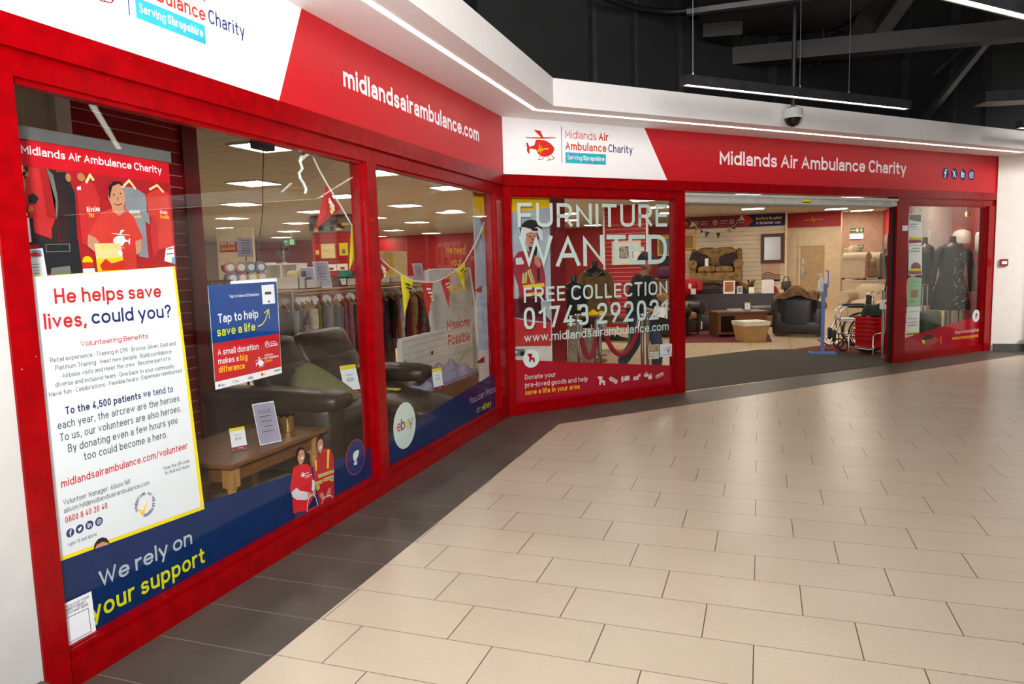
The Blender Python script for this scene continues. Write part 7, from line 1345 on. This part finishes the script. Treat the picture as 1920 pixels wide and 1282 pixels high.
# ---- hand sanitiser stand
mat('blue_metal', (92, 122, 186), .35, var=.03); q = AZ(1541, 663, .005); F = Matrix.Translation((q.x, q.y, .005)) @ Matrix.Rotation(math.radians(3), 4, 'Z'); hS = AY(1541, 508, q.y).z
t = Thing('sanitiser_stand', 'blue hand sanitiser stand on the dark entrance mat', 'stand', None, F); t.part('foot', MB('blue_metal').box(-.2, .2, -.11, -.07, 0, .03).box(-.2, .2, .07, .11, 0, .03).box(-.2, -.16, -.07, .07, 0, .03).box(-.02, .04, -.07, .07, 0, .03)); t.part('post', MB('blue_metal').box(-.02, .03, -.025, .025, .03, .98)); t.part('back_plate', MB('blue_metal').box(.05, .065, -.12, .12, 1.06, hS).box(.02, .06, -.03, .03, .9, 1.12)); k = t.part('bottle', MB('vinyl_white').lathe([(.045, 0), (.045, .16), (.018, .19), (.018, .21), (.001, .21)], (-.03, 0, 1.0), 16), 50, label='pale bottle'); t.part('pump', MB('paper').cyl((-.03, 0, 1.21), (-.03, 0, 1.26), .008).box(-.09, -.02, -.01, .01, 1.255, 1.27), None, k); t.part('bottle_holder', MB('clear').box(-.09, .02, -.06, .06, .985, 1.0).box(-.09, -.08, -.06, .06, 1.0, 1.06)); t.part('printed_sign', MB('paper').box(.046, .05, -.11, .11, 1.1, hS - .02)); t.done()
# ---- chrome security post with a device
q = AZ(1655, 671, .006); F = Matrix.Translation((q.x, q.y, .006)) @ FB.to_3x3().to_4x4(); hP = AY(1652, 547, q.y).z
t = Thing('security_post', 'chrome post with white counting device beside the doorway edge', 'post', None, F); t.part('post', MB('chrome').cyl((0, 0, 0), (0, 0, hP), .03, n=16), 50); t.part('foot', MB('chrome').box(-.12, .1, -.05, .05, 0, .012)); z = AY(1650, 571, q.y).z; k = t.part('device', MB('white').rbox((-.03, -.05, z), (.12, .025, .07), .015, 3), 50); t.part('screen', MB('black').box(-.09, .03, -.078, -.074, z + .005, z + .035), None, k); t.part('finial', MB('chrome').ball((-.04, 0, hP + .02), .02, 10).cyl((-.04, 0, hP - .1), (-.04, 0, hP), .012), 60); t.done()
# ---- wheelchair
q = AZ(1606, 664, .005); F = Matrix.Translation((q.x + .02, q.y + .55, .005)) @ Matrix.Rotation(math.radians(4), 4, 'Z'); t = Thing('wheelchair', 'folding wheelchair with black seat and chrome frame beside the red baskets', 'wheelchair', None, F)
# faces -x; width along y
m = MB('chrome')
for s in (-.23, .23):
    m.tube([(.32, s, .95), (.22, s, .9), (.2, s, .5), (.18, s, .2)], .013, 8).tube([(.2, s, .5), (-.25, s, .5), (-.27, s, .42), (-.4, s, .14)], .013, 8).tube([(.2, s, .72), (-.1, s, .72), (-.24, s, .68), (-.26, s, .5)], .012, 8).tube([(.18, s, .25), (-.22, s, .25), (-.25, s, .5)], .012, 8)
m.tube([(.18, -.23, .26), (-.0, .23, .5)], .01, 8).tube([(.18, .23, .26), (-.0, -.23, .5)], .01, 8); t.part('frame', m, 60)
mat('seat_blue', (110, 136, 150), .3); t.part('seat', MB('seat_blue').rbox((-.02, 0, .51), (.22, .22, .02), .015, 3), 50); t.part('backrest', MB('black').rbox((.215, 0, .72), (.015, .21, .18), .012, 3), 50)
for s in (-.23, .23): t.part('armrest', MB('black').rbox((.02, s, .735), (.17, .03, .018), .014, 3), 50)
for s in (-.28, .28):
    k = t.part('wheel', MB('black').tube([(.16 + .29 * math.cos(i * math.pi / 14), s, .3 + .29 * math.sin(i * math.pi / 14)) for i in range(28)], .016, 8, closed=True), 60); m = MB('chrome').tube([(.16 + .26 * math.cos(i * math.pi / 14), s * 1.06, .3 + .26 * math.sin(i * math.pi / 14)) for i in range(28)], .008, 6, closed=True)
    for i in range(10): m.cyl((.16, s, .3), (.16 + .28 * math.cos(i * .628), s, .3 + .28 * math.sin(i * .628)), .0025, n=4)
    t.part('spokes', m, 60, k)
for s in (-.2, .2):
    t.part('caster', MB('black').tube([(-.2 + .075 * math.cos(i * math.pi / 8), s, .09 + .075 * math.sin(i * math.pi / 8)) for i in range(16)], .014, 6, closed=True).cyl((-.2, s, .09), (-.2, s, .26), .01), 60); t.part('footplate', MB('black').rbox((-.46, s * .55, .12), (.09, .08, .012), .01, 2, 0, Matrix.Rotation(.5, 3, 'Y')), 40)
    t.part('calf_pad', MB('black').rbox((-.34, s, .26), (.03, .09, .1), .025, 3), 50)
t.done()
# ---- stack of red shopping baskets on a wire stand
mat('basket_red', (178, 4, 14), .4, var=.04); q = AZ(1636, 664, .005); F = Matrix.Translation((q.x + .02, q.y + .1, .005)) @ FB.to_3x3().to_4x4()
t = Thing('basket_stand', 'chrome wire stand under the stack of red baskets', 'stand', None, F); m = MB('chrome')
for s in (-.21, .21): m.tube([(-.3, s, .0), (-.3, s, .3), (-.26, s, .34), (.26, s, .34), (.3, s, .3), (.3, s, 0)], .011, 8)
m.tube([(-.3, -.21, .1), (-.3, .21, .1)], .009, 6).tube([(.3, -.21, .1), (.3, .21, .1)], .009, 6); t.part('wire_frame', m, 60); t.part('rest_plate', MB('chrome').box(-.24, .24, -.2, .2, .1, .115)); t.done()
nb = 6
for i in range(nb):
    z = .12 + i * .066; t = Thing('shopping_basket', 'red plastic shopping basket, %s from the bottom of the stack' % ORD[i], 'basket', 'stacked red shopping baskets', F @ Matrix.Translation((0, 0, z)))
    m = MB('basket_red'); taper(m, .2, .225, .15, .17, 0, .14); m.add([(-.225, -.17, .14), (.225, -.17, .14), (.225, .17, .14), (-.225, .17, .14), (-.245, -.19, .14), (.245, -.19, .14), (.245, .19, .14), (-.245, .19, .14), (-.245, -.19, .115), (.245, -.19, .115), (.245, .19, .115), (-.245, .19, .115)], [(0, 1, 5, 4), (1, 2, 6, 5), (2, 3, 7, 6), (3, 0, 4, 7), (4, 5, 9, 8), (5, 6, 10, 9), (6, 7, 11, 10), (7, 4, 8, 11)]); t.part('basket', m)
    t.part('handle', MB('basket_red').tube([(-.22, -.1, .145), (-.22, -.02, .148), (.22, -.02, .148), (.22, -.1, .145)], .008, 6), 60); t.done()
q = F @ Vector((.05, .02, .12 + nb * .066 + .085)); one('jacket_heap', MB('dark_coat').grid(lambda u, v: (q.x - .2 + .42 * u, q.y - .15 + .3 * v, q.z + .0 + .3 * math.sin(math.pi * u) ** .6 * math.sin(math.pi * v) ** .6 * (.8 + .25 * math.sin(6 * u + 2))), 16, 10), 'dark navy jacket heaped on top of the red baskets', 'jacket', smooth=70)
# ---- cream chairs and signs at the back of the doorway
q = AY(1606, 560, 11.6); sofa('settee', 'cream leather settee low beside the corridor', 'settee', Matrix.Translation((q.x + .55, 12.0, 0)) @ Matrix.Rotation(math.radians(-25), 4, 'Z'), 1.7, 'cream_leather', 2, .85, .9, .15, wing=False)
zc = AY(1610, 524, 13.2).z; q = AY(1616, 500, 13.2); t = Thing('storage_shelf', 'plain beige shelf unit carrying the cream armchair', 'shelf'); t.part('carcass', MB('cream').box(q.x - .4, q.x + 1.0, 12.9, 13.7, 0, zc)); t.part('shelf_edge', MB('shop_white').box(q.x - .41, q.x + 1.01, 12.88, 12.9, zc - .05, zc)); t.done()
sofa('armchair', 'cream armchair lifted on the beige shelf by the corridor', 'armchair', Matrix.Translation((q.x, 13.3, zc)) @ Matrix.Rotation(math.radians(50), 4, 'Z'), .8, 'cream_leather', 1, .85, .75, .12, wing=False)
one('box_panel', MB('grey').box(q.x + .45, q.x + .98, 13.0, 13.6, zc, zc + .75), 'plain grey box beside the lifted cream armchair', 'box')
YC = 17.4
def exit_(px, label, y=YC):
    x0, x1, z0, z1 = onY(*px, y); t = Thing('exit_sign', label, 'sign', 'green signs on the corridor wall'); t.part('board', MB('exit_green').box(x0, x1, y - .02, y, z0, z1)); w, h = x1 - x0, z1 - z0
    t.part('symbols', MB('paper').pl([(x0 + w * .42, z0 + h * .12), (x0 + w * .6, z0 + h * .12), (x0 + w * .6, z0 + h * .88), (x0 + w * .42, z0 + h * .88)], y - .021).stroke([(x0 + w * .8, z0 + h * .8), (x0 + w * .8, z0 + h * .25)], .03, y - .021).stroke([(x0 + w * .72, z0 + h * .5), (x0 + w * .8, z0 + h * .22), (x0 + w * .88, z0 + h * .5)], .03, y - .021).stroke([(x0 + w * .08, z0 + h * .5), (x0 + w * .34, z0 + h * .5)], .03, y - .021)); t.done()
exit_((1594, 427, 1620, 436), 'green exit sign above the small lit lamp on the corridor wall'); exit_((1595, 459, 1619, 466.5), 'green exit sign below the small lit lamp on the corridor wall')
x0, x1, z0, z1 = onY(1594, 439, 1617, 447, YC); t = Thing('emergency_light', 'small white lit lamp between the two green signs', 'light'); t.part('housing', MB('white').box(x0 - .02, x1 + .02, YC - .04, YC, z0 - .02, z1 + .02)); t.part('diffuser', MB('panel_light').box(x0, x1, YC - .05, YC - .04, z0, z1)); t.done()
q = onp(1661, 458, Vector((1, 0, 0)), 5.8); t = Thing('framed_picture', 'dark framed picture on the red corridor wall', 'picture'); t.part('frame', MB('maroon_wood').box(5.79, 5.828, q.y - .35, q.y + .35, q.z - .3, q.z + .3)); t.part('picture', MB('photo_grey').box(5.785, 5.79, q.y - .28, q.y + .28, q.z - .22, q.z + .22)); t.done()
# dark coat with a white edge hanging just inside the door edge
t = Thing('hanging_garment', 'dark coat with a white front edge hanging just inside the dark door edge', 'garment'); q = AY(1667, 520, 6.8); F0 = q; m = MB('dark_coat'); m.X = Matrix.Translation((q.x + .1, 6.8, 0)); coat(m, 1.55, 1.0, .8, .03); m2 = MB('paper'); m2.X = m.X; m2.tube([(-.05, -.13, 1.55), (-.09, -.15, 1.3), (-.13, -.15, 1.0), (-.12, -.14, .78)], .04, 6, flat=.3); t.part('cloth', m, 60); t.part('edging', m2, 60); m3 = MB('hanger_wood'); m3.X = m.X; m3.tube([(-.17, 0, 1.53), (0, 0, 1.62), (.17, 0, 1.53)], .012, 6).cyl((0, 0, 1.62), (0, 0, 1.7), .004); t.part('hanger', m3, 60); m4 = MB('chrome'); m4.X = m.X; m4.cyl((0, 0, 1.7), (.0, 0, 2.85), .012).cyl((-.1, 0, 1.7), (.35, 0, 1.7), .012); t.part('ceiling_rail', m4, 60); t.done()

# ================================================================ inside, behind the fourth window
dW = 1.3; u0, u1 = PB(1739, 500, dW).x, PB(1782, 500, dW).x
struct('wall_pillar_cream', MB('shop_white').box(u0, u1, dW, dW + .3, 0, 2.85).box(u0 + .02, u0 + .1, dW - .02, dW, 1.5, 1.95, 'sticker_cream'), FB)
def figure(px, py, d, label, parts, rz=.0, cat='mannequin', name='mannequin'):
    q = PB(px, py, d); t = Thing(name, label, cat, 'mannequins behind the fourth window', FB @ Matrix.Translation((q.x, d, 0)) @ Matrix.Rotation(rz, 4, 'Z')); parts(t, q.z); return t.done()
def base(t, h): t.part('torso', bust(MB('mannequin_black'), h), 60); t.part('stand', MB('chrome').cyl((0, 0, 0), (0, 0, h - .55), .018).lathe([(.16, 0), (.16, .012), (.02, .03)], n=20), 50)
def f1(t, h):
    base(t, h); m = coat(MB('floral'), h - .02, 1.0, 1.02, .09); m.use('dark_coat'); k = m.mats.index('dark_coat')
    for i, f in enumerate(m.f):
        if sum(m.v[j].x for j in f) / 4 < -.01: m.mi[i] = k
    arm(m, h, -1, 1.05, .04, .62); m.use('mannequin_grey'); arm(m, h, 1, 1.05, .02, .72); t.part('two_tone_coat', m, 60, label='coat half dark green, half black with white flowers')
def f2(t, h): base(t, h); m = coat(MB('dark_coat'), h - .02, .95, .98, .1); arm(m, h, -1, 1, .03); t.part('coat', m, 60)
figure(1786, 466, .78, 'black mannequin in a coat half dark green and half flowered behind the fourth window', f1, -.62)
def f3(t, h): base(t, h); t.part('coat', coat(MB('cloth_black'), h - .02, .9, .8, .04), 60)
figure(1734, 468, .98, 'slim mannequin in black half hidden behind the notices', f3)
q = PB(1817, 410, 1.2); t = Thing('wedding_dress', 'long pale satin gown hanging behind the flowered coat', 'dress', None, FB @ Matrix.Translation((q.x, 1.2, 0))); hz = 1.86
t.part('gown', MB('satin').grid(lambda u, v: ((.1 + .25 * v ** 1.4) * math.cos(2 * math.pi * u) * (1 + .06 * math.sin(9 * 2 * math.pi * u) * v), (.06 + .16 * v ** 1.4) * math.sin(2 * math.pi * u) * (1 + .06 * math.cos(9 * 2 * math.pi * u) * v), hz - (hz - .12) * v), 44, 14, closed=True), 70); t.part('hanger', MB('hanger_wood').tube([(-.12, 0, hz + .0), (0, 0, hz + .06), (.12, 0, hz + .0)], .01, 6).cyl((0, 0, hz + .06), (0, 0, hz + .14), .004), 60); t.part('cord', MB('chrome').cyl((0, 0, hz + .14), (0, 0, 2.85), .004, n=6)); t.done()
q = PB(1803, 445, .82); t = Thing('sun_hat', 'cream rounded hat on a stand above the flowered coat', 'hat', None, FB @ Matrix.Translation((q.x, .82, 0))); t.part('hat', MB('sticker_cream').lathe([(.155, q.z - .1), (.15, q.z), (.12, q.z + .09), (.05, q.z + .13), (.001, q.z + .135)], n=20), 60); t.part('stand', MB('black').cyl((0, 0, 0), (0, 0, q.z + .1), .012).lathe([(.12, 0), (.12, .012), (.012, .03)], n=16)); t.done()
q = PB(1759, 618, .2); mat('case_green', (44, 56, 34), .5, var=.08, bump=.1); F = FB @ Matrix.Translation((q.x, .2, 0)) @ Matrix.Rotation(.05, 4, 'Z'); zt_ = UB(1757, 582, .3)[1]
t = Thing('suitcase', 'dark green suitcase with a tan strap standing behind the fourth window', 'suitcase', None, F); t.part('body', MB('case_green').rbox((0, .12, zt_ / 2 + .02), (.29, .12, zt_ / 2 - .02), .06, 4), 50); t.part('strap', MB('wood_light').box(.08, .15, -.004, .244, .03, zt_ + .004)); k = t.part('telescopic_handle', MB('chrome').cyl((-.1, .2, zt_ - .02), (-.1, .2, zt_ + .38), .009).cyl((.03, .2, zt_ - .02), (.03, .2, zt_ + .38), .009)); t.part('grip', MB('chest_wood').rbox((-.035, .2, zt_ + .4), (.09, .018, .018), .014, 2), 50, k)
for x in (-.22, .22): t.part('wheel', MB('black').cyl((x - .015, .12, .025), (x + .015, .12, .025), .025, n=12))
t.done()
q = onp(1846, 454, Vector((1, 0, 0)), 5.8); t = Thing('towel_dispenser', 'white rounded dispenser on the red slatted wall at the end of the fourth window', 'dispenser', None, Matrix.Translation((5.76, q.y, q.z))); t.part('case', MB('white').rbox((0, 0, 0), (.07, .15, .17), .05, 4), 50); t.part('lock', MB('chrome').box(-.075, -.07, -.01, .01, -.12, -.1)); t.done()
q = PB(1812, 400, .9); t = Thing('spotlight', 'small brass spotlight hung high behind the fourth window', 'light', None, FB @ Matrix.Translation((q.x, .9, q.z))); t.part('shade', MB('gold').lathe([(.02, .06), (.045, .04), (.06, -.05), (.052, -.05), (.04, .03)], n=18), 50); t.part('bulb', MB('panel_light').ball((0, 0, -.02), .03, 10), 60); t.part('stem', MB('gold').cyl((0, 0, .06), (0, 0, 2.85 - q.z), .006)); t.done()
